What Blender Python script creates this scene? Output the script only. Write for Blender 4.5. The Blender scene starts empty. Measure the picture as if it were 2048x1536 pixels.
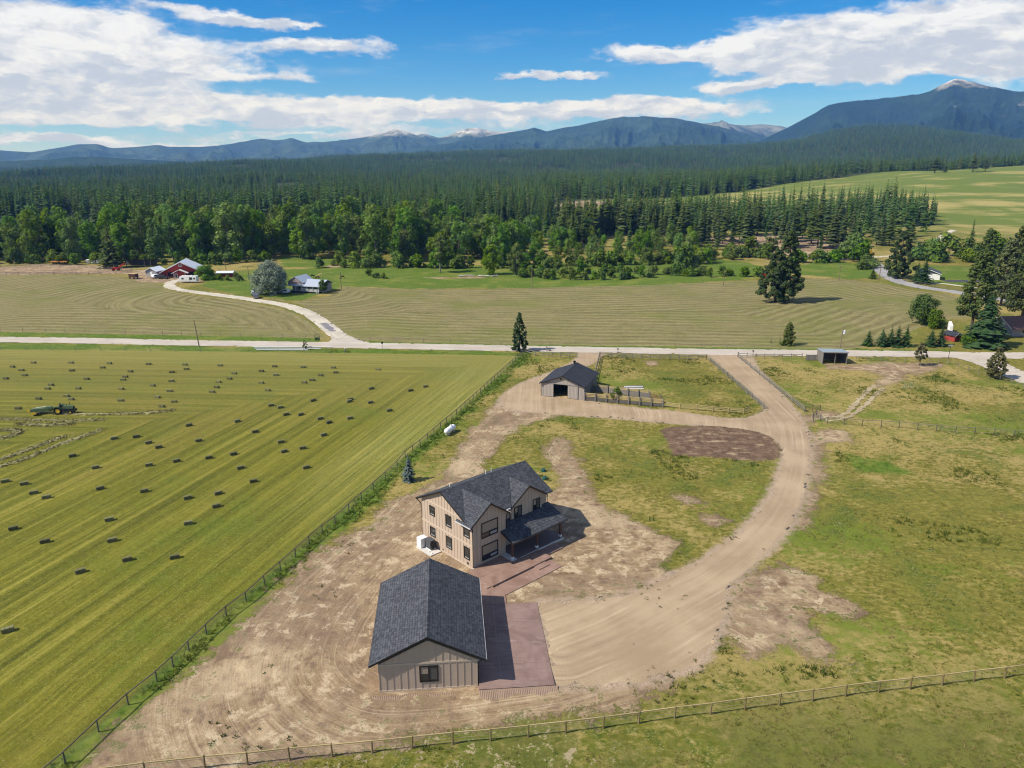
import bpy, math, random
import numpy as np
from mathutils import Vector, Matrix

# ------------------------------------------------------------------ camera, sky, sun, exposure
SC = bpy.context.scene
COL = SC.collection
R = math.radians
cam_data = bpy.data.cameras.new('camera')
cam = bpy.data.objects.new('camera', cam_data)
COL.objects.link(cam)
cam.location = (0, 0, 47.5)
cam.rotation_mode = 'XYZ'
cam.rotation_euler = (math.pi / 2 - 0.2884, 0.0016, 0.0)
cam_data.sensor_fit = 'HORIZONTAL'
cam_data.sensor_width = 36.0
cam_data.lens = 36.0 * 1471.5 / 2048
cam_data.clip_start = 0.5
cam_data.clip_end = 60000
SC.camera = cam

SUN_EL, SUN_AZ = R(46), R(72.5)          # shadows run towards azimuth 72.5 deg (clockwise from +Y)
world = bpy.data.worlds.new('World')
SC.world = world
world.use_nodes = True
sun_data = bpy.data.lights.new('sun', 'SUN')
sun_data.energy = 5.0
sun_data.angle = R(0.5)
sun_data.color = (1.0, 0.95, 0.86)
sun = bpy.data.objects.new('sun', sun_data)
COL.objects.link(sun)
sdir = Vector((math.sin(SUN_AZ) * math.cos(SUN_EL), math.cos(SUN_AZ) * math.cos(SUN_EL), -math.sin(SUN_EL)))
sun.rotation_euler = sdir.to_track_quat('-Z', 'Y').to_euler()
SC.view_settings.view_transform = 'Standard'
SC.view_settings.look = 'None'
SC.view_settings.exposure = 0.36
SC.view_settings.gamma = 1.0
SC.view_settings.use_curve_mapping = False
SC.render.engine = 'CYCLES'
SC.cycles.max_bounces = 6
SC.cycles.diffuse_bounces = 2
SC.cycles.glossy_bounces = 2
SC.cycles.transmission_bounces = 4
SC.cycles.transparent_max_bounces = 8
SC.cycles.volume_bounces = 0
SC.cycles.use_denoising = True
SC.cycles.pixel_filter_type = 'BLACKMAN_HARRIS'
SC.cycles.filter_width = 1.15

rng = random.Random(7)
nrng = np.random.RandomState(11)


# ------------------------------------------------------------------ node helpers
def lin(h):
    h = h.lstrip('#')
    o = []
    for k in (0, 2, 4):
        v = int(h[k:k + 2], 16) / 255
        o.append(v / 12.92 if v <= 0.04045 else ((v + 0.055) / 1.055) ** 2.4)
    return (*o, 1.0)


class NT:
    def __init__(s, tree):
        s.t = tree
        s.N = tree.nodes
        s.L = tree.links

    def node(s, typ, **kw):
        n = s.N.new(typ)
        for k, v in kw.items():
            setattr(n, k, v)
        return n

    def put(s, sock, v):
        if v is None:
            return
        if hasattr(v, 'is_linked') or hasattr(v, 'links'):
            s.L.new(v, sock)
        elif isinstance(v, (tuple, list)) and sock.type == 'RGBA' and len(v) == 3:
            sock.default_value = (*v, 1.0)
        else:
            sock.default_value = v

    def math(s, op, a, b=None, c=None, clamp=False):
        n = s.node('ShaderNodeMath', operation=op, use_clamp=clamp)
        for i, v in enumerate((a, b, c)):
            s.put(n.inputs[i], v)
        return n.outputs[0]

    def vmath(s, op, a, b=None, sc=None):
        n = s.node('ShaderNodeVectorMath', operation=op)
        s.put(n.inputs[0], a)
        s.put(n.inputs[1], b)
        if sc is not None:
            s.put(n.inputs['Scale'], sc)
        return n.outputs['Value'] if op in ('LENGTH', 'DOT_PRODUCT', 'DISTANCE') else n.outputs[0]

    def noise(s, vec, scale=1.0, detail=4.0, rough=0.55, dist=0.0, color=False, dim='3D'):
        n = s.node('ShaderNodeTexNoise', noise_dimensions=dim)
        s.put(n.inputs['Vector'], vec)
        s.put(n.inputs['Scale'], scale)
        n.inputs['Detail'].default_value = detail
        n.inputs['Roughness'].default_value = rough
        n.inputs['Distortion'].default_value = dist
        return n.outputs['Color'] if color else n.outputs['Fac']

    def scale(s, vec, sc, rot=0.0, loc=(0, 0, 0)):
        n = s.node('ShaderNodeMapping')
        s.put(n.inputs['Vector'], vec)
        n.inputs['Scale'].default_value = sc
        n.inputs['Rotation'].default_value = (0, 0, rot)
        n.inputs['Location'].default_value = loc
        return n.outputs[0]

    def mix(s, fac, a, b, mode='MIX'):
        n = s.node('ShaderNodeMix', data_type='RGBA', blend_type=mode)
        s.put(n.inputs[0], fac)
        s.put(n.inputs[6], a)
        s.put(n.inputs[7], b)
        return n.outputs[2]

    def mixf(s, fac, a, b):
        n = s.node('ShaderNodeMix', data_type='FLOAT')
        s.put(n.inputs[0], fac)
        s.put(n.inputs[2], a)
        s.put(n.inputs[3], b)
        return n.outputs[0]

    def step(s, v, a, b):
        n = s.node('ShaderNodeMapRange', interpolation_type='SMOOTHSTEP')
        s.put(n.inputs[0], v)
        n.inputs[1].default_value = a
        n.inputs[2].default_value = b
        return n.outputs[0]

    def ramp(s, fac, stops):
        n = s.node('ShaderNodeValToRGB')
        s.put(n.inputs[0], fac)
        cr = n.color_ramp
        while len(cr.elements) < len(stops):
            cr.elements.new(0.5)
        for e, (p, c) in zip(cr.elements, stops):
            e.position = p
            e.color = (*c[:3], 1.0)
        return n.outputs[0]

    def attr(s, name):
        n = s.node('ShaderNodeAttribute', attribute_name=name)
        return n

    def sep(s, v):
        n = s.node('ShaderNodeSeparateXYZ')
        s.put(n.inputs[0], v)
        return n.outputs

    def comb(s, x=0.0, y=0.0, z=0.0):
        n = s.node('ShaderNodeCombineXYZ')
        for i, v in enumerate((x, y, z)):
            s.put(n.inputs[i], v)
        return n.outputs[0]

    def pos(s):
        return s.node('ShaderNodeNewGeometry').outputs['Position']

    def obj(s):
        return s.node('ShaderNodeTexCoord').outputs['Object']

    def rand(s):
        return s.node('ShaderNodeObjectInfo').outputs['Random']

    def bump(s, h, strength=0.5, dist=0.05):
        n = s.node('ShaderNodeBump')
        n.inputs['Strength'].default_value = strength
        n.inputs['Distance'].default_value = dist
        s.put(n.inputs['Height'], h)
        return n.outputs[0]


MATS = {}


def newmat(name):
    m = bpy.data.materials.new(name)
    m.use_nodes = True
    t = NT(m.node_tree)
    m.node_tree.nodes.clear()
    t.out = t.node('ShaderNodeOutputMaterial')
    t.mat = m
    MATS[name] = m
    return t


def finish(t, color, rough=0.8, normal=None, spec=0.3, metal=0.0, coat=0.0):
    b = t.node('ShaderNodeBsdfPrincipled')
    t.put(b.inputs['Base Color'], color)
    t.put(b.inputs['Roughness'], rough)
    b.inputs['Specular IOR Level'].default_value = spec
    b.inputs['Metallic'].default_value = metal
    b.inputs['Coat Weight'].default_value = coat
    if normal is not None:
        t.put(b.inputs['Normal'], normal)
    t.L.new(b.outputs[0], t.out.inputs['Surface'])
    return t.mat


def plain(name, col, rough=0.7, var=0.18, scale=1.5, spec=0.3, metal=0.0, bump=0.0, stretch=(1, 1, 1), objvar=0.0):
    """one colour with grain and wear"""
    t = newmat(name)
    v = t.scale(t.obj(), stretch)
    n1 = t.noise(v, scale, 5, 0.6)
    n2 = t.noise(v, scale * 9, 3, 0.6)
    f = t.math('ADD', t.math('MULTIPLY', t.math('SUBTRACT', n1, 0.5), 2 * var), t.math('MULTIPLY', t.math('SUBTRACT', n2, 0.5), var))
    if objvar:
        f = t.math('ADD', f, t.math('MULTIPLY', t.math('SUBTRACT', t.rand(), 0.5), objvar))
    k = t.math('ADD', f, 1.0)
    c = t.vmath('SCALE', tuple(col[:3]), None, k)
    nm = t.bump(n2, bump, 0.02) if bump else None
    return finish(t, c, rough, nm, spec, metal)


# ------------------------------------------------------------------ world: Nishita sky with a layer of cloud
def build_world():
    t = NT(world.node_tree)
    t.N.clear()
    out = t.node('ShaderNodeOutputWorld')
    bg = t.node('ShaderNodeBackground')
    bg.inputs['Strength'].default_value = 0.078
    sky = t.node('ShaderNodeTexSky', sky_type='NISHITA', sun_disc=False)
    sky.sun_elevation = SUN_EL
    sky.sun_rotation = SUN_AZ + math.pi
    sky.altitude = 1200
    sky.air_density = 1.0
    sky.dust_density = 0.4
    sky.ozone_density = 2.2
    hs = t.node('ShaderNodeHueSaturation')
    hs.inputs['Saturation'].default_value = 1.34
    hs.inputs['Value'].default_value = SKYV
    t.L.new(t.mix(1.0, sky.outputs[0], SKYTINT, 'MULTIPLY'), hs.inputs['Color'])
    d = t.node('ShaderNodeTexCoord').outputs['Generated']
    x, y, z = t.sep(d)[:3]
    az = t.math('ARCTAN2', x, y)
    el = t.math('ARCSINE', z)
    p = t.comb(az, t.math('MULTIPLY', el, 2.6), 0.0)
    warp = t.vmath('SUBTRACT', t.noise(p, 7.0, 7, 0.62, color=True), (0.5, 0.5, 0.5))
    warp2 = t.vmath('SUBTRACT', t.noise(p, 34.0, 5, 0.65, color=True), (0.5, 0.5, 0.5))
    base = t.comb(az, el, 0.0)
    pw = t.vmath('ADD', base, t.vmath('MULTIPLY', warp, (0.22, 0.05, 0)))
    pw = t.vmath('ADD', pw, t.vmath('MULTIPLY', warp2, (0.028, 0.016, 0)))
    tot = None
    lowsum = None
    for (a0, e0, sa, se, w) in CLOUDS:
        q = t.vmath('MULTIPLY', t.vmath('SUBTRACT', pw, (a0, e0, 0)), (1 / sa, 1 / se, 0))
        l2 = t.vmath('DOT_PRODUCT', q, q)
        g = t.math('MULTIPLY', t.math('EXPONENT', t.math('MULTIPLY', l2, -1.0)), w)
        tot = g if tot is None else t.math('ADD', tot, g)
        lo = t.math('MULTIPLY', g, t.sep(q)[1])
        lowsum = lo if lowsum is None else t.math('ADD', lowsum, lo)
    fine = t.noise(p, 11.0, 9, 0.66, 0.3)
    wide = t.noise(t.comb(az, t.math('MULTIPLY', el, 1.7), 3.0), 2.1, 6, 0.55)
    # outside the photographed part of the sky the same broken cloud goes on
    outside = t.math('MAXIMUM', t.step(t.math('ABSOLUTE', az), 0.7, 1.0), t.step(el, 0.26, 0.42))
    tot = t.math('ADD', tot, t.math('MULTIPLY', outside, t.math('MULTIPLY', t.step(wide, 0.45, 0.60), 0.9)))
    dens = t.math('ADD', tot, t.math('MULTIPLY', t.math('SUBTRACT', fine, 0.5), 1.5))
    cover = t.step(dens, 0.30, 0.80)
    wisp = t.math('MULTIPLY', t.step(t.noise(t.comb(az, t.math('MULTIPLY', el, 6.0), 1.0), 5.0, 8, 0.7), 0.52, 0.85), 0.30)
    cover = t.math('MAXIMUM', cover, wisp)
    above = t.step(z, -0.01, 0.03)
    cover = t.math('MULTIPLY', cover, above)
    # lit tops, greyer thick bases
    puff = t.noise(t.vmath('ADD', p, t.vmath('SCALE', warp, None, 0.12)), 13.0, 9, 0.62)
    puff_up = t.noise(t.vmath('ADD', t.vmath('ADD', p, t.vmath('SCALE', warp, None, 0.12)), (-0.012, 0.022, 0)), 13.0, 9, 0.62)
    relief = t.math('MULTIPLY', t.math('SUBTRACT', puff, puff_up), 4.0)
    shade = t.math('ADD', t.math('MULTIPLY', t.step(lowsum, -0.5, 0.4), 0.55), t.math('ADD', t.math('MULTIPLY', t.step(puff, 0.32, 0.62), 0.35), relief), clamp=True)
    ccol = t.mix(shade, CLOUD_LO, CLOUD_HI)
    col = t.mix(cover, hs.outputs[0], ccol)
    t.L.new(col, bg.inputs['Color'])
    t.L.new(bg.outputs[0], out.inputs['Surface'])


SKYV = 1.06
SKYTINT = (0.78, 0.93, 1.18)
CLOUD_HI = (9.1, 9.4, 10.0)
CLOUD_LO = (5.5, 6.1, 7.4)
CLOUDS = [
    (-0.5383, 0.1385, 0.1329, 0.0303, 1.00),
    (-0.4670, 0.1085, 0.1906, 0.0269, 1.15),
    (-0.5566, 0.0812, 0.1502, 0.0166, 0.75),
    (-0.3789, 0.0605, 0.2426, 0.0132, 1.05),
    (-0.1913, 0.0636, 0.2426, 0.0127, 1.00),
    (-0.0084, 0.0669, 0.1906, 0.0117, 1.00),
    (0.1748, 0.0692, 0.1386, 0.0127, 1.10),
    (-0.2284, 0.1411, 0.1098, 0.0098, 0.95),
    (-0.3504, 0.1685, 0.0693, 0.0088, 0.85),
    (-0.3298, 0.1027, 0.0693, 0.0049, 0.70),
    (-0.5521, 0.0527, 0.0924, 0.0054, 0.60),
    (-0.3703, 0.0382, 0.1444, 0.0034, 0.45),
    (-0.1677, 0.0425, 0.1271, 0.0044, 0.45),
    (0.2254, 0.1351, 0.1560, 0.0098, 1.00),
    (0.3243, 0.1248, 0.1155, 0.0166, 0.90),
    (0.4193, 0.1407, 0.1271, 0.0303, 1.15),
    (0.5267, 0.1379, 0.1271, 0.0303, 1.10),
    (0.4446, 0.1033, 0.1040, 0.0127, 0.85),
    (0.2929, 0.0947, 0.0693, 0.0073, 1.35),
    (0.0485, 0.1084, 0.0607, 0.0054, 1.20),
    (-0.2614, 0.1657, 0.0520, 0.0069, 0.80),
    (-0.4666, 0.1463, 0.0462, 0.0078, 0.90),
    (0.5285, 0.0658, 0.0924, 0.0117, 0.50),
    (0.5686, 0.1011, 0.0693, 0.0196, 0.60),
    (-0.6380, 0.1026, 0.1155, 0.0587, 1.00),
    (-0.4628, 0.0292, 0.2195, 0.0049, 0.70),
    (-0.1554, 0.0377, 0.1271, 0.0044, 0.55),
    (-0.5567, 0.0237, 0.1502, 0.0039, 0.65),
    (0.0813, 0.0468, 0.1617, 0.0049, 0.35),
]
build_world()

# ------------------------------------------------------------------ mesh helpers
class MB:
    """collects boxes, prisms, tubes and sheets, then links them as one mesh object"""
    def __init__(s):
        s.v, s.f = [], []

    def add(s, vs, fs):
        o = len(s.v)
        s.v += [tuple(p) for p in vs]
        s.f += [tuple(i + o for i in f) for f in fs]
        return s

    def box(s, x0, x1, y0, y1, z0, z1):
        vs = [(x, y, z) for z in (z0, z1) for y in (y0, y1) for x in (x0, x1)]
        return s.add(vs, [(0, 2, 3, 1), (4, 5, 7, 6), (0, 1, 5, 4), (2, 6, 7, 3), (0, 4, 6, 2), (1, 3, 7, 5)])

    def prism(s, poly, off):
        """planar polygon (3D, any plane) swept along the vector off"""
        n = len(poly)
        off = Vector(off)
        a = [Vector(p) for p in poly]
        nrm = Vector((0, 0, 0))
        for i in range(n):
            nrm += a[i].cross(a[(i + 1) % n])
        if nrm.dot(off) > 0:
            a.reverse()
        b = [p + off for p in a]
        fs = [tuple(range(n)), tuple(range(2 * n - 1, n - 1, -1))]
        for i in range(n):
            j = (i + 1) % n
            fs.append((j, i, i + n, j + n))
        return s.add(a + b, fs)

    def tube(s, pts, rad, n=8, cap=True):
        pts = [Vector(p) for p in pts]
        if not isinstance(rad, (list, tuple)):
            rad = [rad] * len(pts)
        rings = []
        for i, p in enumerate(pts):
            d = (pts[min(i + 1, len(pts) - 1)] - pts[max(i - 1, 0)])
            d = d.normalized() if d.length > 1e-9 else Vector((0, 0, 1))
            u = d.cross(Vector((0, 0, 1)))
            if u.length < 1e-3:
                u = Vector((1, 0, 0))
            u.normalize()
            w = d.cross(u)
            rings.append([p + (u * math.cos(2 * math.pi * k / n) + w * math.sin(2 * math.pi * k / n)) * rad[i] for k in range(n)])
        vs = [q for r_ in rings for q in r_]
        fs = []
        for i in range(len(rings) - 1):
            for k in range(n):
                k2 = (k + 1) % n
                fs.append((i * n + k, (i + 1) * n + k, (i + 1) * n + k2, i * n + k2))
        if cap:
            fs.append(tuple(range(n)))
            fs.append(tuple(range((len(rings) - 1) * n + n - 1, (len(rings) - 1) * n - 1, -1)))
        return s.add(vs, fs)

    def mesh(s, name, mat=None, smooth=False):
        me = bpy.data.meshes.new(name)
        me.from_pydata(s.v, [], s.f)
        if mat:
            me.materials.append(MATS[mat] if isinstance(mat, str) else mat)
        if smooth:
            me.polygons.foreach_set('use_smooth', [True] * len(me.polygons))
        me.update()
        return me

    def build(s, name, mat, parent=None, loc=(0, 0, 0), rz=0.0, smooth=False):
        return link(name, s.mesh(name, mat, smooth), parent, loc, rz)


def link(name, me, parent=None, loc=(0, 0, 0), rz=0.0, sc=None, rot=None):
    o = bpy.data.objects.new(name, me)
    COL.objects.link(o)
    o.location = loc
    o.rotation_euler = rot if rot is not None else (0, 0, rz)
    if sc is not None:
        o.scale = sc
    if parent is not None:
        o.parent = parent
    return o


def tag(o, label=None, cat=None, group=None, kind=None):
    if label:
        o['label'] = label
    if cat:
        o['category'] = cat
    if group:
        o['group'] = group
    if kind:
        o['kind'] = kind
    return o


def thing(name, label, cat, loc=(0, 0, 0), rz=0.0, group=None):
    o = link(name, None, None, loc, rz)
    o.empty_display_size = 0.2
    return tag(o, label, cat, group)


def copy_tree(o, parent=None):
    c = o.copy()
    COL.objects.link(c)
    c.parent = parent
    for ch in list(o.children):
        copy_tree(ch, c)
    return c


def np_mesh(name, V, F, mats, smooth=False, fmat=None):
    """mesh from numpy vertices and one array of equal-sized faces"""
    V = np.asarray(V, np.float32)
    F = np.asarray(F, np.int32)
    k = F.shape[1]
    me = bpy.data.meshes.new(name)
    me.vertices.add(len(V))
    me.vertices.foreach_set('co', V.ravel())
    me.loops.add(F.size)
    me.loops.foreach_set('vertex_index', F.ravel())
    me.polygons.add(len(F))
    me.polygons.foreach_set('loop_start', np.arange(0, F.size, k, dtype=np.int32))
    me.polygons.foreach_set('loop_total', np.full(len(F), k, np.int32))
    if fmat is not None:
        me.polygons.foreach_set('material_index', np.asarray(fmat, np.int32))
    me.polygons.foreach_set('use_smooth', np.full(len(F), bool(smooth)))
    for m in mats:
        me.materials.append(MATS[m])
    me.update(calc_edges=True)
    me.validate()
    return me


def sstep(x, a, b):
    t = np.clip((np.asarray(x, float) - a) / (b - a), 0, 1)
    return t * t * (3 - 2 * t)


def vnoise(x, y, seed=0):
    """value noise in [-1, 1]"""
    xi = np.floor(x).astype(np.int64)
    yi = np.floor(y).astype(np.int64)
    fx = x - xi
    fy = y - yi
    fx = fx * fx * fx * (fx * (fx * 6 - 15) + 10)
    fy = fy * fy * fy * (fy * (fy * 6 - 15) + 10)

    def h(a, b):
        n = (a * 374761393 + b * 668265263 + seed * 974634577) & 0xFFFFFFFF
        n = ((n ^ (n >> 13)) * 1274126177) & 0xFFFFFFFF
        n = n ^ (n >> 16)
        return (n & 0xFFFFFF) / float(0xFFFFFF) * 2 - 1
    a = h(xi, yi) * (1 - fx) + h(xi + 1, yi) * fx
    b = h(xi, yi + 1) * (1 - fx) + h(xi + 1, yi + 1) * fx
    return a * (1 - fy) + b * fy


def fbm(x, y, octv=4, seed=0, gain=0.5, ridged=False):
    s, a, tot = 0, 1.0, 0
    for k in range(octv):
        n = vnoise(x * 2 ** k, y * 2 ** k, seed + k * 17)
        if ridged:
            n = 1 - 2 * np.abs(n)
        s = s + n * a
        tot += a
        a *= gain
    return s / tot


def polysd(x, y, poly):
    """signed distance to a polygon, negative inside; also the coordinate along the nearest edge"""
    x = np.asarray(x, float)
    y = np.asarray(y, float)
    best = np.full(x.shape, 1e18)
    inside = np.zeros(x.shape, bool)
    n = len(poly)
    for i in range(n):
        ax, ay = poly[i][:2]
        bx, by = poly[(i + 1) % n][:2]
        dx, dy = bx - ax, by - ay
        L2 = dx * dx + dy * dy + 1e-12
        t = np.clip(((x - ax) * dx + (y - ay) * dy) / L2, 0, 1)
        d2 = (x - ax - t * dx) ** 2 + (y - ay - t * dy) ** 2
        best = np.minimum(best, d2)
        if ay != by:
            c = ((ay > y) != (by > y)) & (x < (bx - ax) * (y - ay) / (by - ay) + ax)
            inside ^= c
    d = np.sqrt(best)
    return np.where(inside, -d, d)


def polyline(x, y, pts):
    """distance to a polyline (signed by side) and arc length of the nearest point"""
    best = np.full(np.shape(x), 1e18)
    v = np.zeros(np.shape(x))
    u = np.zeros(np.shape(x))
    s0 = 0.0
    for (ax, ay), (bx, by) in zip([p[:2] for p in pts[:-1]], [p[:2] for p in pts[1:]]):
        dx, dy = bx - ax, by - ay
        L = math.hypot(dx, dy)
        t = np.clip(((x - ax) * dx + (y - ay) * dy) / (L * L), 0, 1)
        d2 = (x - ax - t * dx) ** 2 + (y - ay - t * dy) ** 2
        m = d2 < best
        best = np.where(m, d2, best)
        sg = np.sign((x - ax) * dy - (y - ay) * dx)
        v = np.where(m, np.sqrt(d2) * sg, v)
        u = np.where(m, s0 + t * L, u)
        s0 += L
    return v, u


def catmull(pts, n=6):
    P = [np.array(p[:2], float) for p in pts]
    P = [2 * P[0] - P[1]] + P + [2 * P[-1] - P[-2]]
    out = []
    for i in range(1, len(P) - 2):
        for k in range(n):
            t = k / n
            a, b, c, d = P[i - 1], P[i], P[i + 1], P[i + 2]
            out.append(0.5 * (2 * b + (c - a) * t + (2 * a - 5 * b + 4 * c - d) * t * t + (3 * b - a - 3 * c + d) * t ** 3))
    out.append(P[-2])
    return [tuple(p) for p in out]

# ------------------------------------------------------------------ terrain
CTRL = [
    # valley floor
    (-448.1, 660.0, 6.8), (-185.4, 660.0, 6.4), (-54.1, 660.0, 6.2),
    (-700, 900, 0), (-350, 900, 1), (-60, 900, 3), (-900, 500, 0),
    (-460, 470, 0), (-200, 470, 0), (0, 470, 0), (150, 470, 0), (260, 460, 0), (330, 430, 0), (500, 420, 0),
    # pale knoll and clearing
    (72.1, 800.0, 11.7), (38.5, 760.0, 8.6), (109.2, 800.0, 10.1),
    # meadow hill
    (135.4, 740.0, 9.5), (213.5, 860.0, 13.7), (288.5, 920.0, 16.6), (378.0, 1000.0, 26.5), (464.8, 1050.0, 33.3), (593.5, 1100.0, 40.7), (734.8, 1100.0, 45.3), (915.1, 1100.0, 47.1),
    (205.4, 650.0, 8.5), (291.1, 650.0, 12.2), (377.5, 650.0, 10.4), (441.3, 650.0, 10.3), (549.8, 650.0, 10.1),
    (378.2, 850.0, 20.9), (472.0, 820.0, 25.8), (551.5, 820.0, 26.8), (686.9, 820.0, 27.6),
    (25.6, 500.0, 3.0), (92.4, 500.0, 2.9), (159.3, 500.0, 2.8), (226.2, 500.0, 2.7), (293.2, 500.0, 2.3), (360.1, 500.0, 2.2), (47.2, 560.0, 3.2), (121.9, 560.0, 3.1), (196.6, 560.0, 3.3), (271.2, 560.0, 3.6), (346.0, 560.0, 3.1), (420.7, 560.0, 3.0), (-46.1, 560.0, 3.0), (-158.1, 560.0, 3.2), (-270.1, 560.0, 3.3), (-382.1, 560.0, 3.5),
    # forest benches
    (-1007.7, 1500.0, 8.9), (-712.0, 1500.0, 11.3), (-416.5, 1500.0, 13.7), (-121.4, 1500.0, 13.2), (173.7, 1500.0, 14.7), (499.7, 1600.0, 17.0), (864.3, 1700.0, 20.0), (1197.0, 1700.0, 25.9),
    (-1841.2, 2300.0, 13.5), (-1540.0, 2300.0, 14.4), (-1237.0, 2300.0, 27.0), (-934.8, 2300.0, 41.0), (-604.3, 2300.0, 47.6), (-249.0, 2200.0, 29.2), (110.2, 2200.0, 28.7), (397.5, 2200.0, 29.6), (683.9, 2200.0, 40.2), (969.9, 2200.0, 48.0), (1257.0, 2200.0, 44.8), (1686.7, 2200.0, 46.9),
    (-1940.3, 2900.0, 13.1), (-1369.3, 2900.0, 28.6), (-735.1, 2800.0, 54.7),
    (-918.2, 3500.0, 65.2), (-735.1, 3500.0, 80.1), (-393.7, 3500.0, 88.3), (-52.9, 3500.0, 89.9), (401.1, 3500.0, 102.3), (854.2, 3500.0, 114.6), (1080.8, 3500.0, 116.4), (1304.4, 3500.0, 144.0), (1557.8, 3500.0, 195.0), (1726.7, 3500.0, 194.8), (1978.1, 3500.0, 173.0), (2318.8, 3500.0, 138.2), (2776.0, 3500.0, 137.5),
    (-1652.6, 3500.0, 24.7), (-2340.8, 3500.0, 10.4),
    (-3476.5, 5200.0, -1.1), (-2116.7, 5200.0, 6.6), (-417.6, 5200.0, 52.8), (1273.7, 5200.0, 82.7), (3296.9, 5200.0, 111.9), (4647.6, 5200.0, 109.8),
]
_A = np.array([[math.atan2(p[0], p[1]) / 0.16, math.log(math.hypot(p[0], p[1])) / 0.30] for p in CTRL])
_Z = np.array([p[2] for p in CTRL], float)


def _phi(d2):
    return 0.5 * d2 * np.log(d2 + 1e-9)


def _fit():
    n = len(_A)
    K = _phi(((_A[:, None] - _A[None]) ** 2).sum(-1)) + np.eye(n) * 0.02
    Pm = np.c_[np.ones(n), _A]
    M = np.block([[K, Pm], [Pm.T, np.zeros((3, 3))]])
    return np.linalg.solve(M, np.r_[_Z, np.zeros(3)])


_W = _fit()


def ground_z(x, y):
    x = np.atleast_1d(np.asarray(x, float))
    y = np.atleast_1d(np.asarray(y, float))
    r = np.hypot(x, y)
    z = -0.35 * sstep(y, 62.0, 55.5)
    far = (r > 380) & (y > 40)
    if far.any():
        xx, yy = x[far], y[far]
        a = np.clip(np.arctan2(xx, yy), -0.95, 0.95) / 0.16
        l = np.log(np.clip(np.hypot(xx, yy), 380, 5600)) / 0.30
        q = np.c_[np.ones(len(a)), a, l] @ _W[-3:]
        for k in range(len(_A)):
            q = q + _W[k] * _phi((a - _A[k, 0]) ** 2 + (l - _A[k, 1]) ** 2)
        rr = r[far]
        q = q * sstep(rr, 390, 560) * (1 - sstep(np.abs(np.arctan2(xx, yy)), 0.9, 1.25))
        q = q + sstep(rr, 500, 1500) * (fbm(xx / 160, yy / 160, 4, 5) * 5) + sstep(rr, 900, 1800) * fbm(xx / 420, yy / 420, 3, 15) * 16
        q = q * (1 - sstep(rr, 5000, 7500)) - 12 * sstep(rr, 6000, 9000)
        zz = z[far]
        z[far] = zz + q
    return z


def gz(x, y):
    return float(ground_z(x, y)[0])


# ------------------------------------------------------------------ regions of the ground (metres)
HAY = [(-241.42, 200.86), (-181.98, 196.90), (-139.02, 194.31), (-83.65, 191.69), (-42.91, 189.23), (-3.13, 186.82), (1.57, 185.73), (-1.70, 172.97), (-7.95, 150.72), (-12.14, 136.10), (-15.11, 127.19), (-18.83, 114.76), (-23.77, 98.40), (-27.57, 85.59), (-30.59, 75.41), (-33.02, 67.02), (-34.96, 59.89), (-36.93, 54.50), (-38.42, 50.23), (-40.80, 41.45), (-160, 32), (-420, 40)]
CUT_W = [(-266.24, 222.97), (-184.53, 217.34), (-153.29, 215.72), (-106.61, 211.98), (-67.24, 208.39), (-53.85, 207.01), (-60.12, 221.41), (-70.02, 239.51), (-80.96, 253.86), (-95.50, 265.79), (-109.71, 274.39), (-123.85, 281.22), (-137.90, 293.24), (-147.26, 306.22), (-157.79, 316.01), (-166.00, 320.43), (-178.19, 332.70), (-206.22, 336.19), (-233.82, 336.50), (-282.52, 340.29), (-378.23, 322.71)]
CUT_E = [(-42.97, 204.39), (-31.49, 201.84), (-3.32, 199.22), (37.90, 196.57), (77.89, 193.42), (91.12, 192.77), (101.39, 197.31), (121.10, 216.47), (136.88, 231.29), (153.57, 237.68), (168.04, 261.40), (167.02, 278.45), (157.92, 290.31), (155.53, 305.78), (145.93, 317.08), (126.65, 323.19), (102.03, 314.67), (57.28, 304.11), (15.52, 298.00), (-4.76, 294.40), (-45.02, 294.80), (-68.60, 301.44), (-70.27, 278.44), (-80.29, 263.62), (-86.44, 272.01), (-107.31, 283.36), (-120.81, 293.07), (-76.10, 261.57), (-62.98, 237.78), (-52.54, 217.77)]
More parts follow.
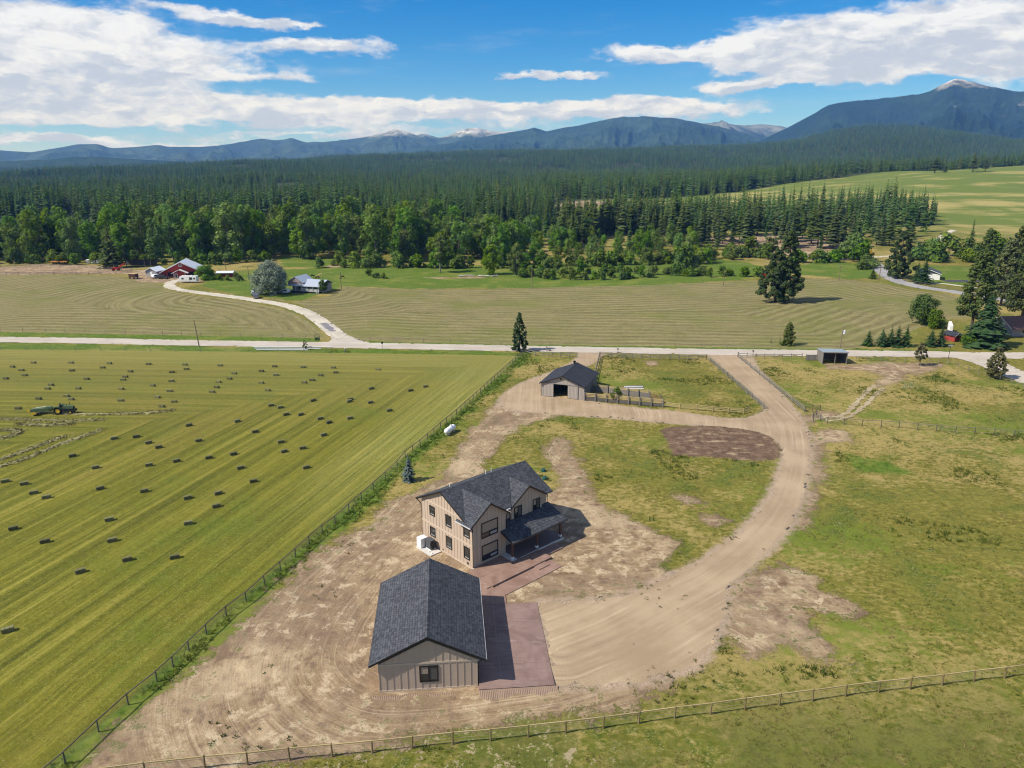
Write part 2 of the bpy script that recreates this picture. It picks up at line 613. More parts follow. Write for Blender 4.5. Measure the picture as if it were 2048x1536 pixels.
DIRT = [
    [(-449.5, 775.0, -2.4), (-403.2, 775.0, -2.5), (-444.6, 860.0, -0.7), (-493.0, 860.0, -0.6)],
    [(-355.4, 745.0, -0.6), (-317.3, 745.0, -0.6), (-339.1, 795.0, 0.8), (-373.3, 795.0, 0.8)],
    [(-80.6, 700.0, 1.9), (-44.4, 700.0, 1.9), (-50.3, 770.0, 1.8), (-85.5, 770.0, 1.8)],
    [(40.5, 740.0, 3.0), (48.5, 775.0, 7.8), (66.9, 800.0, 11.2), (89.1, 810.0, 10.7), (105.1, 800.0, 6.5), (96.5, 760.0, 2.6), (65.2, 720.0, 2.3)],
    [(-35.63, 49.00), (-36.41, 51.16), (-35.84, 53.29), (-34.86, 55.93), (-33.72, 58.23), (-32.06, 61.04), (-31.41, 63.07), (-30.63, 67.71), (-29.35, 71.77), (-27.64, 77.22), (-25.83, 83.92), (-23.06, 88.68), (-20.46, 92.56), (-18.81, 97.23), (-16.84, 101.10), (-14.52, 103.58), (-12.37, 107.33), (-10.95, 113.01), (-9.29, 120.18), (-7.59, 127.68), (-5.81, 136.66), (-4.06, 145.51), (-0.43, 149.61), (5.77, 144.13), (9.61, 139.63), (3.68, 134.84), (0.55, 130.88), (-1.74, 125.06), (-2.96, 118.51), (-5.36, 114.05), (-4.92, 103.19), (-1.71, 93.24), (2.64, 99.65), (7.25, 102.24), (7.54, 106.87), (6.38, 115.09), (5.78, 120.83), (8.85, 127.60), (11.18, 124.49), (10.52, 118.45), (11.55, 111.86), (12.13, 104.03), (12.91, 98.77), (15.28, 94.72), (18.73, 90.23), (21.06, 86.76), (19.55, 84.16), (16.46, 81.09), (18.17, 78.76), (18.14, 77.09), (13.50, 73.93), (4.84, 72.95), (4.06, 59.16), (14.82, 60.45), (15.28, 59.14), (12.38, 57.51), (8.02, 56.15), (-1.12, 54.60), (-9.79, 52.53), (-16.39, 51.12), (-21.05, 49.76), (-23.21, 48.82)],
    [(25.26, 75.99), (28.14, 78.73), (33.61, 82.24), (37.20, 78.70), (34.61, 74.39), (32.41, 72.38), (32.72, 67.55), (33.20, 63.70), (30.86, 62.92), (27.46, 64.68), (23.67, 62.39), (23.41, 65.18), (22.62, 67.57)],
    [(23.62, 100.77), (25.23, 101.29), (28.92, 99.55), (28.77, 97.55), (25.07, 97.24)],
    [(25.83, 93.76), (28.03, 94.67), (29.59, 93.13), (27.33, 91.95)],
    [(33.57, 77.04), (35.39, 75.64), (38.47, 73.36), (38.72, 71.39), (36.56, 70.25), (32.79, 71.89)],
    [(55.84, 127.39), (59.72, 130.06), (62.06, 128.96), (60.92, 124.27), (56.30, 121.81), (52.73, 120.62)],
    [(57.59, 139.39), (62.08, 140.62), (66.57, 139.35), (64.27, 136.32), (59.65, 134.57), (56.07, 132.30)],
    [(77.56, 179.15), (84.03, 176.68), (92.16, 178.08), (105.17, 178.98), (107.29, 176.06), (100.57, 170.54), (93.36, 167.05), (86.13, 159.63), (81.44, 156.91), (81.95, 159.65), (87.64, 166.23), (86.17, 170.63), (76.67, 173.89)],
    [(50.09, 118.29), (56.55, 126.86), (56.87, 124.29), (48.85, 106.71), (45.56, 99.49), (39.09, 90.16), (37.73, 90.16), (43.49, 99.50), (49.65, 112.76)],
    [(33.72, 180.42), (36.25, 180.40), (35.77, 176.50), (33.49, 175.56)],
    [(-91.47, 372.00), (-80.97, 369.92), (-81.82, 362.35), (-91.21, 360.62)],
    [(-38.54, 326.51), (-14.24, 329.32), (-11.84, 324.70), (-31.45, 321.93)],
    [(-257.56, 372.11), (-242.11, 383.95), (-206.90, 371.48), (-185.59, 359.92), (-175.25, 339.07), (-234.90, 338.12), (-268.38, 336.89), (-292.68, 368.69)],
    [(-182.01, 352.70), (-168.07, 352.54), (-153.81, 326.26), (-140.74, 332.28), (-132.31, 311.52), (-153.63, 311.74), (-166.00, 320.43)],
    [(170.41, 512.76), (207.54, 494.41), (209.95, 462.30), (225.36, 462.06), (196.42, 418.82), (157.37, 404.97), (133.59, 435.15), (125.05, 495.77)],
]
TILL = [(27.79, 129.12), (29.41, 131.58), (39.53, 131.81), (44.36, 129.58), (47.03, 125.86), (47.31, 119.93), (45.19, 115.37), (41.61, 114.73), (35.26, 116.08), (27.58, 117.46), (27.51, 120.49), (27.98, 125.43)]
LUSH = [
    [(-246.29, 205.20), (-144.56, 202.62), (-86.21, 198.01), (-43.96, 194.24), (0.81, 190.03), (2.78, 187.85), (-3.12, 186.29), (-42.79, 188.69), (-83.42, 191.14), (-138.64, 193.74), (-240.06, 199.65)],
    [(-267.91, 224.46), (-154.23, 217.12), (-58.52, 208.33), (-52.63, 201.98), (-88.94, 204.72), (-148.80, 208.98), (-255.88, 213.74)],
    [(-43.13, 203.77), (-3.33, 199.82), (65.11, 195.80), (117.33, 191.47), (115.46, 188.19), (63.87, 191.83), (-3.27, 196.27), (-42.05, 198.29)],
    [(-136.42, 338.63), (-110.54, 351.86), (-80.16, 366.08), (-5.90, 369.00), (101.27, 398.87), (121.47, 377.28), (120.02, 329.38), (56.81, 301.47), (-4.78, 295.66), (-45.20, 296.06), (-68.88, 302.75), (-78.37, 269.80), (-106.47, 281.05), (-130.08, 306.04)],
    [(121.64, 340.62), (161.13, 387.14), (177.74, 366.72), (161.62, 322.81), (147.21, 319.99)],
    [(-129.18, 413.60), (-71.32, 401.18), (-65.92, 369.74), (-113.26, 360.88)],
    [(57.41, 118.25), (64.08, 112.70), (64.40, 108.60), (56.08, 109.63)],
    [(177.69, 324.14), (204.85, 366.39), (253.62, 347.57), (217.42, 295.96), (176.84, 302.88)],
]
# strip of long grass along the fence of the hay field
FENCE_L = [(-37.98, 48.14), (-37.40, 49.93), (-36.56, 53.54), (-35.60, 56.87), (-34.26, 59.79), (-33.60, 61.85), (-33.06, 64.31), (-32.39, 67.11), (-31.54, 70.44), (-30.32, 73.22), (-29.37, 76.81), (-28.44, 79.93), (-27.48, 83.14), (-26.62, 86.38), (-25.67, 89.41), (-24.55, 92.12), (-23.47, 95.96), (-22.39, 99.57), (-21.28, 103.25), (-20.12, 107.36), (-18.90, 111.69), (-18.22, 116.30), (-17.26, 118.87), (-16.28, 121.40), (-15.32, 124.61), (-14.46, 127.45), (-13.54, 130.67), (-12.63, 133.48), (-11.81, 135.86)]
_e = FENCE_L[-1]
for _k in range(1, 23):
    _t = _k / 22
    FENCE_L.append((_e[0] + (3.6 - _e[0]) * _t, _e[1] + (189.68 - _e[1]) * _t))
DIRT_LINE = catmull([(5.25, 144.13), (-2.31, 132.57), (-6.47, 119.69), (-10.51, 105.98), (-15.38, 91.06), (-19.66, 78.87), (-21.85, 68.76), (-21.59, 62.12), (-18.90, 57.45), (-13.62, 54.32), (-7.36, 54.19), (-1.13, 55.23), (5.78, 56.78), (15.82, 60.59)], 8)
LOT_LINE = catmull([(56.02, 185.38), (54.94, 163.05), (54.38, 145.21), (53.50, 132.31), (49.14, 118.29), (43.79, 105.77), (37.59, 94.64), (31.03, 86.06), (23.91, 78.74), (17.41, 73.42), (10.41, 67.78), (4.87, 64.41)], 8)

FOREST = [[(-611.0, 600.0, -4.8), (-381.8, 560.0, 5.0), (-269.7, 560.0, 6.3), (-157.8, 560.0, 7.2), (-46.0, 560.0, 7.0), (26.6, 600.0, 4.0), (43.5, 760.0, 8.6), (85.8, 830.0, 10.8), (149.5, 850.0, 11.5), (215.9, 870.0, 14.4), (291.6, 930.0, 17.4), (381.7, 1010.0, 27.5), (471.2, 1065.0, 34.4), (608.7, 1115.0, 42.0), (693.0, 1135.0, 45.3), (769.4, 1150.0, 46.6), (956.7, 1150.0, 47.1), (6500, 3500), (5000, 7000), (-5000, 7000), (-6500, 3000), (-1400, 700)]]


def build_ground():
    def axis(parts):
        out = [parts[0][0]]
        for (a, b, st0, st1) in parts:
            p = a
            L = b - a
            while True:
                t = (p - a) / L
                p = p + st0 + (st1 - st0) * min(max(t, 0), 1)
                if p >= b - 0.3 * st1:
                    break
                out.append(p)
            out.append(b)
        return np.array(out)
    xr = axis([(0, 70, 0.5, 0.6), (70, 160, 0.6, 1.2), (160, 420, 1.2, 5.0), (420, 1300, 5.0, 24), (1300, 5200, 24, 120), (5200, 10300, 200, 1500)])
    xs = np.r_[-xr[:0:-1], xr]
    ys = axis([(-10300, -600, 2000, 500), (-600, 34, 100, 6), (34, 100, 0.45, 0.5), (100, 210, 0.5, 0.75), (210, 420, 0.75, 3.0), (420, 1300, 3.0, 14), (1300, 5200, 14, 90), (5200, 10300, 200, 1500)])
    X, Y = np.meshgrid(xs, ys)
    sh = X.shape
    x, y = X.ravel(), Y.ravel()
    z = ground_z(x, y)
    n = len(x)
    near = (np.abs(x) < 700) & (y > 20) & (y < 900)
    xi, yi = x[near], y[near]

    def full(v, fill=50.0):
        o = np.full(n, fill, np.float32)
        o[near] = v
        return o

    def sdmin(polys):
        d = np.full(len(xi), 60.0)
        for p in polys:
            d = np.minimum(d, polysd(xi, yi, p))
        return d
    hay = polysd(xi, yi, HAY)
    # rows: parallel to the fence, or to the road, whichever is nearer
    fv, fu = polyline(xi, yi, FENCE_L)
    rv, ru = polyline(xi, yi, [FENCE_L[0], FENCE_L[14], FENCE_L[-1]])
    tv, tu = polyline(xi, yi, [HAY[0], HAY[2], HAY[4], HAY[5]])
    useF = np.abs(rv) < np.abs(tv) * 1.02
    hrow = np.where(useF, np.abs(rv), np.abs(tv))
    halong = np.where(useF, ru, tu + 500)
    cw = polysd(xi, yi, CUT_W)
    ce = polysd(xi, yi, CUT_E)
    cut = np.minimum(cw, ce)
    bw = CUT_W
    be = CUT_E
    w1, wu1 = polyline(xi, yi, bw[2:11])
    e1, eu1 = polyline(xi, yi, be[0:10])
    e2, eu2 = polyline(xi, yi, be[10:23])
    wrow = np.abs(w1)
    erow = np.where(np.abs(e1) < np.abs(e2) * 0.9, np.abs(e1), np.abs(e2) + 40)
    crow = np.where(cw < ce, wrow, erow) + fbm(xi / 25, yi / 25, 3, 9) * 1.6
    calong = np.where(cw < ce, wu1, np.where(np.abs(e1) < np.abs(e2) * 0.9, eu1, eu2))
    dirt = sdmin(DIRT)
    dv, du = polyline(xi, yi, DIRT_LINE)
    lv, lu = polyline(xi, yi, LOT_LINE)
    till = polysd(xi, yi, TILL)
    lush = sdmin(LUSH)
    strip = np.abs(fv) - 2.2
    lush = np.minimum(lush, strip)
    forest = np.full(n, 400.0)
    inr = (np.abs(x) < 6000) & (y > 300) & (y < 7000)
    d = np.full(inr.sum(), 400.0)
    for p in FOREST:
        d = np.minimum(d, polysd(x[inr], y[inr], p))
    forest[inr] = d
    # ruts and lumps in the bare soil, gentle relief elsewhere
    rel = np.zeros(n)
    m = sstep(-dirt, -0.5, 2.0)
    keep = sstep(polysd(xi, yi, PADS[0]), 1.0, 4.0) * sstep(polysd(xi, yi, PADS[1]), 1.0, 4.0)
    rut = fbm(dv * 1.1, du * 0.05, 4, 3) * 0.10 + fbm(xi * 0.35, yi * 0.35, 4, 21) * 0.07
    gr = fbm(xi * 0.25, yi * 0.25, 4, 31) * 0.06 * (1 - sstep(-hay, -1, 1))
    drive = np.full(len(xi), 60.0)
    for p in DRIVES:
        drive = np.minimum(drive, polysd(xi, yi, p))
    r2 = (rut * m + gr * (1 - m)) * keep - 0.05
    r2 = np.where(drive < 2.5, (r2 + .012) * sstep(drive, 1.0, 2.5) - 0.012 - 0.07 * sstep(-drive, 0.5, 1.5), r2)
    r2 = r2 + 0.3 * np.exp(-((fv + 1.5) / 1.4) ** 2) * sstep(yi, 45, 60) * sstep(yi, 180, 150) * 0.35
    rel[near] = r2 * (1 - sstep(np.hypot(xi, yi), 250, 330))
    z = z + rel
    ny, nx = sh
    idx = np.arange(n).reshape(sh)
    F = np.stack([idx[:-1, :-1], idx[:-1, 1:], idx[1:, 1:], idx[1:, :-1]], -1).reshape(-1, 4)
    me = np_mesh('ground', np.c_[x, y, z], F, ['ground'], smooth=True)

    def vec(name, a, b, c):
        at = me.attributes.new(name, 'FLOAT_VECTOR', 'POINT')
        at.data.foreach_set('vector', np.c_[a, b, c].astype(np.float32).ravel())
    vec('g_hay', full(hrow), full(halong), full(hay))
    vec('g_cut', full(crow), full(calong), full(cut))
    vec('g_dirt', full(dv), full(du), full(dirt))
    vec('g_misc', full(lush), full(till), forest)
    vec('g_lot', full(lv), full(lu), full(np.minimum(drive, 50.0)))
    o = link('ground', me)
    tag(o, kind='structure')
    return o


def ground_material():
    t = newmat('ground')
    P = t.pos()
    S3 = lambda v: t.sep(v)
    hay = S3(t.attr('g_hay').outputs['Vector'])
    cut = S3(t.attr('g_cut').outputs['Vector'])
    dirt = S3(t.attr('g_dirt').outputs['Vector'])
    misc = S3(t.attr('g_misc').outputs['Vector'])
    lot = S3(t.attr('g_lot').outputs['Vector'])
    nA = t.noise(P, 0.018, 6, 0.6)         # broad patches
    nB = t.noise(P, 0.09, 6, 0.62, 0.6)    # patches of a few metres
    nC = t.noise(P, 0.7, 6, 0.65)          # clumps
    nD = t.noise(P, 4.0, 4, 0.7)           # blades and pebbles
    lean = t.noise(t.scale(P, (0.9, 1.3, 1.0), 0.15), 1.1, 7, 0.75, 0.2)
    mx = lambda a, b, f: t.mix(f, a, b)
    st = t.step

    def add(*a):
        r_ = a[0]
        for q in a[1:]:
            r_ = t.math('ADD', r_, q)
        return r_

    def wob(n_, amp):
        return t.math('MULTIPLY', t.math('SUBTRACT', n_, 0.5), amp)
    # rough pasture
    green = mx((0.050, 0.078, 0.008), (0.125, 0.158, 0.018), st(nC, 0.3, 0.7))
    straw = mx((0.27, 0.205, 0.060), (0.40, 0.31, 0.12), st(nD, 0.3, 0.7))
    olive = mx((0.115, 0.110, 0.016), (0.235, 0.205, 0.042), st(lean, 0.35, 0.65))
    past = mx(green, olive, st(add(nB, wob(nC, 0.5)), 0.30, 0.52))
    past = mx(past, straw, t.math('MULTIPLY', st(add(nA, wob(lean, 0.75), wob(nB, 0.7)), 0.44, 0.59), 0.9))
    past = mx(past, (0.085, 0.075, 0.035), t.math('MULTIPLY', st(add(nC, wob(lean, 0.6)), 0.56, 0.74), 0.6))
    past = mx(past, (0.5, 0.44, 0.32), t.math('MULTIPLY', st(add(nD, wob(nB, 0.8)), 0.72, 0.85), 0.7))
    past = mx(past, mx((0.07, 0.115, 0.010), (0.15, 0.195, 0.020), st(nC, .3, .7)), t.math('MULTIPLY', st(add(t.noise(P, 0.035, 5, 0.6), wob(nC, 0.35), wob(nB, 0.3)), 0.52, 0.66), 0.85))
    past = mx(past, (0.045, 0.05, 0.012), t.math('MULTIPLY', st(add(nD, wob(nC, .5)), 0.56, 0.74), 0.55))
    past = mx(past, (0.44, 0.37, 0.17), t.math('MULTIPLY', st(add(nD, wob(nC, .5), wob(nB, .4)), 0.42, 0.26), 0.5))
    # long green grass
    lush = mx((0.046, 0.086, 0.010), (0.125, 0.180, 0.020), st(add(lean, wob(nC, 0.5)), 0.3, 0.7))
    lush = mx(lush, (0.19, 0.195, 0.04), t.math('MULTIPLY', st(add(nB, wob(lean, .5)), 0.46, 0.66), 0.65))
    lush = mx(lush, (0.035, 0.065, 0.009), t.math('MULTIPLY', st(add(nC, wob(lean, .6)), 0.55, 0.75), 0.55))
    # far meadow
    mead = mx((0.115, 0.150, 0.026), (0.31, 0.262, 0.092), st(add(nA, wob(t.noise(t.scale(P, (0.004, 0.03, 0.01), 0.25), 1.0, 6, 0.65), 1.2)), 0.44, 0.72))
    py = S3(P)[1]
    px_ = S3(P)[0]
    farm = st(py, 470, 600)
    past = mx(past, mx((0.040, 0.062, 0.008), (0.115, 0.135, 0.020), st(add(nC, wob(nD, .5)), .3, .7)), t.math('MULTIPLY', t.math('MULTIPLY', st(py, 66, 50), st(add(nB, wob(nA, .8), wob(nC, .4)), 0.40, 0.56)), 0.8))
    past = mx(past, (0.40, 0.31, 0.20), t.math('MULTIPLY', t.math('MULTIPLY', st(py, 60, 52), st(add(nC, wob(nD, .6), wob(nB, .4)), 0.57, 0.66)), t.math('MULTIPLY', st(px_, 16, 4), 0.8)))
    past = t.vmath('SCALE', past, None, 0.90)
    past = mx(past, mead, farm)
    # mown hay field: rows follow the fence and the road
    hv = t.comb(t.math('MULTIPLY', hay[0], 0.40), t.math('MULTIPLY', hay[1], 0.004), 0.0)
    h1 = t.noise(hv, 1.0, 7, 0.72)
    hv2 = t.comb(t.math('MULTIPLY', hay[0], 2.1), t.math('MULTIPLY', hay[1], 0.035), 4.0)
    h2 = t.noise(hv2, 1.0, 5, 0.7)
    swath = t.math('SINE', add(t.math('MULTIPLY', hay[0], 2 * math.pi / 2.75), wob(h1, 3.0)))
    hrow = add(t.math('MULTIPLY', h1, 0.50), t.math('MULTIPLY', h2, 0.42), t.math('MULTIPLY', swath, 0.022), wob(nD, 0.12), wob(nC, 0.10), 0.04)
    hc = t.ramp(hrow, [(0.33, (0.034, 0.040, 0.004)), (0.43, (0.086, 0.090, 0.008)), (0.53, (0.152, 0.144, 0.014)), (0.66, (0.32, 0.285, 0.058))])
    hc = mx(hc, (0.165, 0.125, 0.028), t.math('MULTIPLY', st(add(nA, wob(h1, 0.7)), 0.48, 0.68), 0.5))
    hc = mx(hc, (0.078, 0.118, 0.009), t.math('MULTIPLY', st(add(t.noise(P, 0.04, 5, 0.62), wob(h2, 0.5), wob(nC, .25)), 0.50, 0.66), 0.6))
    hc = mx(hc, (0.29, 0.26, 0.09), t.math('MULTIPLY', st(add(nD, wob(h2, 0.7)), 0.62, 0.85), 0.55))
    hc = mx(hc, mx((0.17, 0.185, 0.03), (0.34, 0.31, 0.10), st(add(h2, wob(nD, .6)), .4, .6)), t.math('MULTIPLY', t.math('MULTIPLY', st(hay[0], 16.0, 6.0), st(py, 75, 125)), 0.45))
    nE = t.noise(P, 8.0, 4, 0.75)
    nF = t.noise(P, 1.7, 6, 0.75, 0.8)
    hc = mx(hc, (0.045, 0.062, 0.006), t.math('MULTIPLY', st(add(nF, wob(nE, .5)), 0.52, 0.68), 0.55))
    hc = mx(hc, (0.26, 0.235, 0.045), t.math('MULTIPLY', st(add(nF, wob(nE, .6)), 0.46, 0.32), 0.40))
    hc = mx(hc, (0.05, 0.055, 0.012), t.math('MULTIPLY', st(add(nE, wob(nD, .7)), 0.58, 0.78), 0.55))
    hc = mx(hc, (0.42, 0.38, 0.16), t.math('MULTIPLY', st(add(nE, wob(nD, .7)), 0.40, 0.24), 0.45))
    top = st(py, 120, 190)
    hc = mx(hc, (0.215, 0.19, 0.058), t.math('MULTIPLY', top, 0.45))
    # cut field beyond the road: windrows
    wv = t.math('ADD', cut[0], wob(t.noise(t.comb(t.math('MULTIPLY', cut[1], 0.06), t.math('MULTIPLY', cut[0], 0.06), 0.0), 1.0, 4, 0.6), 3.0))
    wave = t.math('SINE', t.math('MULTIPLY', wv, 2 * math.pi / 4.3))
    wave = t.math('MULTIPLY', wave, st(t.noise(P, 0.022, 4, 0.6), 0.30, 0.62))
    wave = add(wave, wob(t.noise(t.comb(t.math('MULTIPLY', cut[0], 1.0), t.math('MULTIPLY', cut[1], 0.16), 0.0), 1.0, 5, 0.7), 4.2))
    cutlo = mx((0.092, 0.088, 0.024), (0.150, 0.122, 0.052), st(nB, 0.35, 0.65))
    cuthi = mx((0.215, 0.190, 0.078), (0.32, 0.278, 0.135), st(nC, 0.3, 0.7))
    cc = mx(cutlo, cuthi, t.math('ADD', t.math('MULTIPLY', st(wave, -1.2, 1.3), 0.62), t.math('MULTIPLY', st(lean, .3, .7), 0.38)))
    cc = mx(cc, (0.13, 0.15, 0.028), t.math('MULTIPLY', st(nA, 0.48, 0.64), 0.6))
    cc = mx(cc, (0.085, 0.072, 0.035), t.math('MULTIPLY', st(add(t.noise(t.comb(t.math('MULTIPLY', cut[0], 0.9), t.math('MULTIPLY', cut[1], 0.07), 5.0), 1.0, 5, 0.72), wob(nC, .4)), 0.52, 0.66), 0.55))
    nE2 = t.noise(P, 8.0, 4, 0.72)
    # bare soil: tracked along the graded way
    dvv = t.comb(t.math('MULTIPLY', dirt[0], 1.15), t.math('MULTIPLY', dirt[1], 0.06), 0.0)
    d1 = t.mixf(0.45, t.noise(dvv, 1.0, 7, 0.7, 1.2), t.noise(t.scale(P, (1.0, 0.45, 1.0), -0.5), 0.42, 7, 0.68, 1.0))
    dvf = t.comb(t.math('MULTIPLY', dirt[0], 4.0), t.math('MULTIPLY', dirt[1], 0.45), 2.0)
    d2 = t.noise(dvf, 1.0, 4, 0.65)
    dr = t.math('ADD', t.math('MULTIPLY', d1, 0.65), t.math('MULTIPLY', d2, 0.35))
    farv = st(t.math('ABSOLUTE', dirt[0]), 11.0, 20.0)
    diso = t.mixf(0.5, t.noise(t.scale(P, (0.35, 1.0, 1.0), 0.5), 0.9, 7, 0.7, 0.6), nC)
    dr = t.mixf(add(0.25, t.math('MULTIPLY', farv, 0.65)), dr, diso)
    dc = t.ramp(dr, [(0.33, (0.085, 0.052, 0.028)), (0.42, (0.205, 0.138, 0.080)), (0.53, (0.345, 0.248, 0.148)), (0.65, (0.57, 0.44, 0.29))])
    dc = mx(dc, (0.205, 0.140, 0.094), t.math('MULTIPLY', st(add(nB, wob(nC, 0.5)), 0.44, 0.62), 0.7))
    big = t.noise(P, 0.33, 6, 0.7, 0.5)
    dc = mx(dc, (0.60, 0.48, 0.32), t.math('MULTIPLY', st(add(big, wob(nC, .7), wob(nD, .3)), 0.54, 0.66), 0.65))
    dc = mx(dc, (0.165, 0.11, 0.078), t.math('MULTIPLY', st(add(big, wob(nC, .7)), 0.45, 0.34), 0.6))
    dc = mx(dc, (0.52, 0.40, 0.25), t.math('MULTIPLY', st(add(t.noise(P, 0.06, 5, 0.6), wob(nC, 0.3)), 0.5, 0.68), 0.6))
    dc = mx(dc, (0.56, 0.45, 0.31), t.math('MULTIPLY', st(add(nE2, wob(nD, .5)), 0.62, 0.78), 0.6))
    dc = mx(dc, (0.085, 0.055, 0.034), t.math('MULTIPLY', st(add(nE2, wob(nC, .5)), 0.40, 0.26), 0.55))
    dc = mx(dc, (0.16, 0.11, 0.075), t.math('MULTIPLY', st(add(nD, wob(nC, 0.6)), 0.66, 0.8), 0.4))
    # patchy weeds over the soil, thicker towards the edges
    trk = t.noise(t.comb(t.math('MULTIPLY', dirt[0], 2.3), t.math('MULTIPLY', dirt[1], 0.012), 7.0), 1.0, 3, 0.6)
    trk2 = t.noise(t.comb(t.math('MULTIPLY', lot[0], 2.6), t.math('MULTIPLY', lot[1], 0.012), 3.0), 1.0, 3, 0.6)
    brk = st(t.noise(P, 0.16, 4, 0.6), 0.38, 0.58)
    dc = mx(dc, (0.155, 0.10, 0.062), t.math('MULTIPLY', t.math('MULTIPLY', st(trk, 0.57, 0.66), t.math('MULTIPLY', brk, t.math('SUBTRACT', 1.0, farv))), 0.5))
    dc = mx(dc, (0.56, 0.44, 0.30), t.math('MULTIPLY', t.math('MULTIPLY', st(trk, 0.43, 0.36), t.math('MULTIPLY', brk, t.math('SUBTRACT', 1.0, farv))), 0.4))
    edge = add(dirt[2], wob(nB, 9.0), wob(nC, 6.0), wob(nD, 5.0))
    m_dirt = t.math('SUBTRACT', 1.0, st(edge, -0.6, 0.6))
    weeds = mx((0.055, 0.075, 0.014), (0.10, 0.12, 0.03), st(nD, 0.3, 0.7))
    m_weed = t.math('MULTIPLY', st(add(nC, wob(nD, 0.55), t.math('MULTIPLY', st(dirt[2], -9.0, 0.0), 0.16), wob(nB, 0.35)), 0.70, 0.80), 0.7)
    dc = t.vmath('SCALE', dc, None, 0.88)
    dc = mx(dc, weeds, m_weed)
    tc = mx((0.085, 0.052, 0.033), (0.185, 0.122, 0.080), st(add(nC, wob(nD, 0.6)), 0.3, 0.7))
    tstr = t.noise(t.scale(P, (0.12, 0.9, 1.0), 0.05), 1.0, 6, 0.68)
    tc = mx(tc, (0.40, 0.31, 0.19), t.math('MULTIPLY', st(add(tstr, wob(nC, 0.5)), 0.55, 0.70), 0.75))
    # forest floor
    fc = mx((0.032, 0.042, 0.016), (0.12, 0.11, 0.05), st(nB, 0.52, 0.75))
    c = past
    m_l = t.math('SUBTRACT', 1.0, st(add(misc[0], wob(nB, 7.0), wob(nC, 2.5)), -1.2, 1.0))
    c = mx(c, lush, m_l)
    c = mx(c, fc, t.math('SUBTRACT', 1.0, st(add(misc[2], wob(nA, 40.0)), -8.0, 6.0)))
    m_c = t.math('SUBTRACT', 1.0, st(add(cut[2], wob(nB, 4.0)), -0.6, 0.6))
    c = mx(c, cc, m_c)
    c = mx(c, dc, m_dirt)
    m_s = t.math('SUBTRACT', 1.0, st(add(lot[2], wob(nC, 3.0), wob(nD, 2.5)), 0.1, 1.3))
    c = mx(c, mx((0.25, 0.18, 0.12), (0.42, 0.325, 0.235), st(nD, .3, .7)), m_s)
    m_t = t.math('SUBTRACT', 1.0, st(add(misc[1], wob(nB, 3.0), wob(nC, 3.0), wob(nD, 2.5)), -0.3, 0.3))
    c = mx(c, tc, m_t)
    m_h = t.math('SUBTRACT', 1.0, st(add(hay[2], wob(nC, 1.0)), -0.4, 0.4))
    c = mx(c, hc, m_h)
    # relief
    hgt = add(t.math('MULTIPLY', nD, 0.10), t.math('MULTIPLY', nC, 0.25))
    hgt = add(hgt, t.math('MULTIPLY', t.math('MULTIPLY', hrow, 0.55), m_h))
    hgt = add(hgt, t.math('MULTIPLY', t.math('MULTIPLY', wave, 0.10), m_c))
    hgt = add(hgt, t.math('MULTIPLY', t.math('MULTIPLY', dr, 0.5), m_dirt))
    hgt = add(hgt, t.math('MULTIPLY', lean, 0.2))
    finish(t, c, 0.95, t.bump(hgt, 0.7, 0.5), 0.12)


def gravel_material(name, a, b, pale, line=False):
    t = newmat(name)
    P = t.pos()
    n1 = t.noise(P, 0.12, 6, 0.6)
    n2 = t.noise(P, 1.3, 5, 0.65)
    n3 = t.noise(P, 9.0, 3, 0.7)
    uv = t.node('ShaderNodeAttribute', attribute_name='g_path').outputs['Vector']
    s = t.sep(uv)
    tr = t.noise(t.comb(t.math('MULTIPLY', s[0], 0.9), t.math('MULTIPLY', s[1], 0.03), 0.0), 1.0, 6, 0.65)
    c = t.mix(t.step(t.math('ADD', n1, t.math('MULTIPLY', t.math('SUBTRACT', tr, 0.5), 0.6)), 0.3, 0.7), a, b)
    c = t.mix(t.math('MULTIPLY', t.step(tr, 0.58, 0.8), 0.3), c, pale)
    tk = t.noise(t.comb(t.math('MULTIPLY', s[0], 2.4), t.math('MULTIPLY', s[1], 0.012), 3.0), 1.0, 3, 0.6)
    bk = t.step(t.noise(P, 0.10, 4, 0.6), 0.40, 0.60)
    c = t.mix(t.math('MULTIPLY', t.math('MULTIPLY', t.step(tk, 0.57, 0.66), bk), 0.5), c, tuple(0.68 * q for q in a))
    c = t.mix(t.math('MULTIPLY', t.math('MULTIPLY', t.step(tk, 0.43, 0.36), bk), 0.45), c, pale)
    c = t.mix(t.math('MULTIPLY', t.step(n2, 0.55, 0.75), 0.4), c, a)
    c = t.mix(t.math('MULTIPLY', t.step(n3, 0.54, 0.74), 0.6), c, pale)
    c = t.mix(t.math('MULTIPLY', t.step(n3, 0.46, 0.28), 0.55), c, tuple(0.62 * q for q in a))
    h = t.math('ADD', t.math('MULTIPLY', n3, 0.1), t.math('ADD', t.math('MULTIPLY', tr, 0.3), t.math('MULTIPLY', n2, 0.12)))
    finish(t, c, 0.95, t.bump(h, 0.6, 0.25), 0.15)


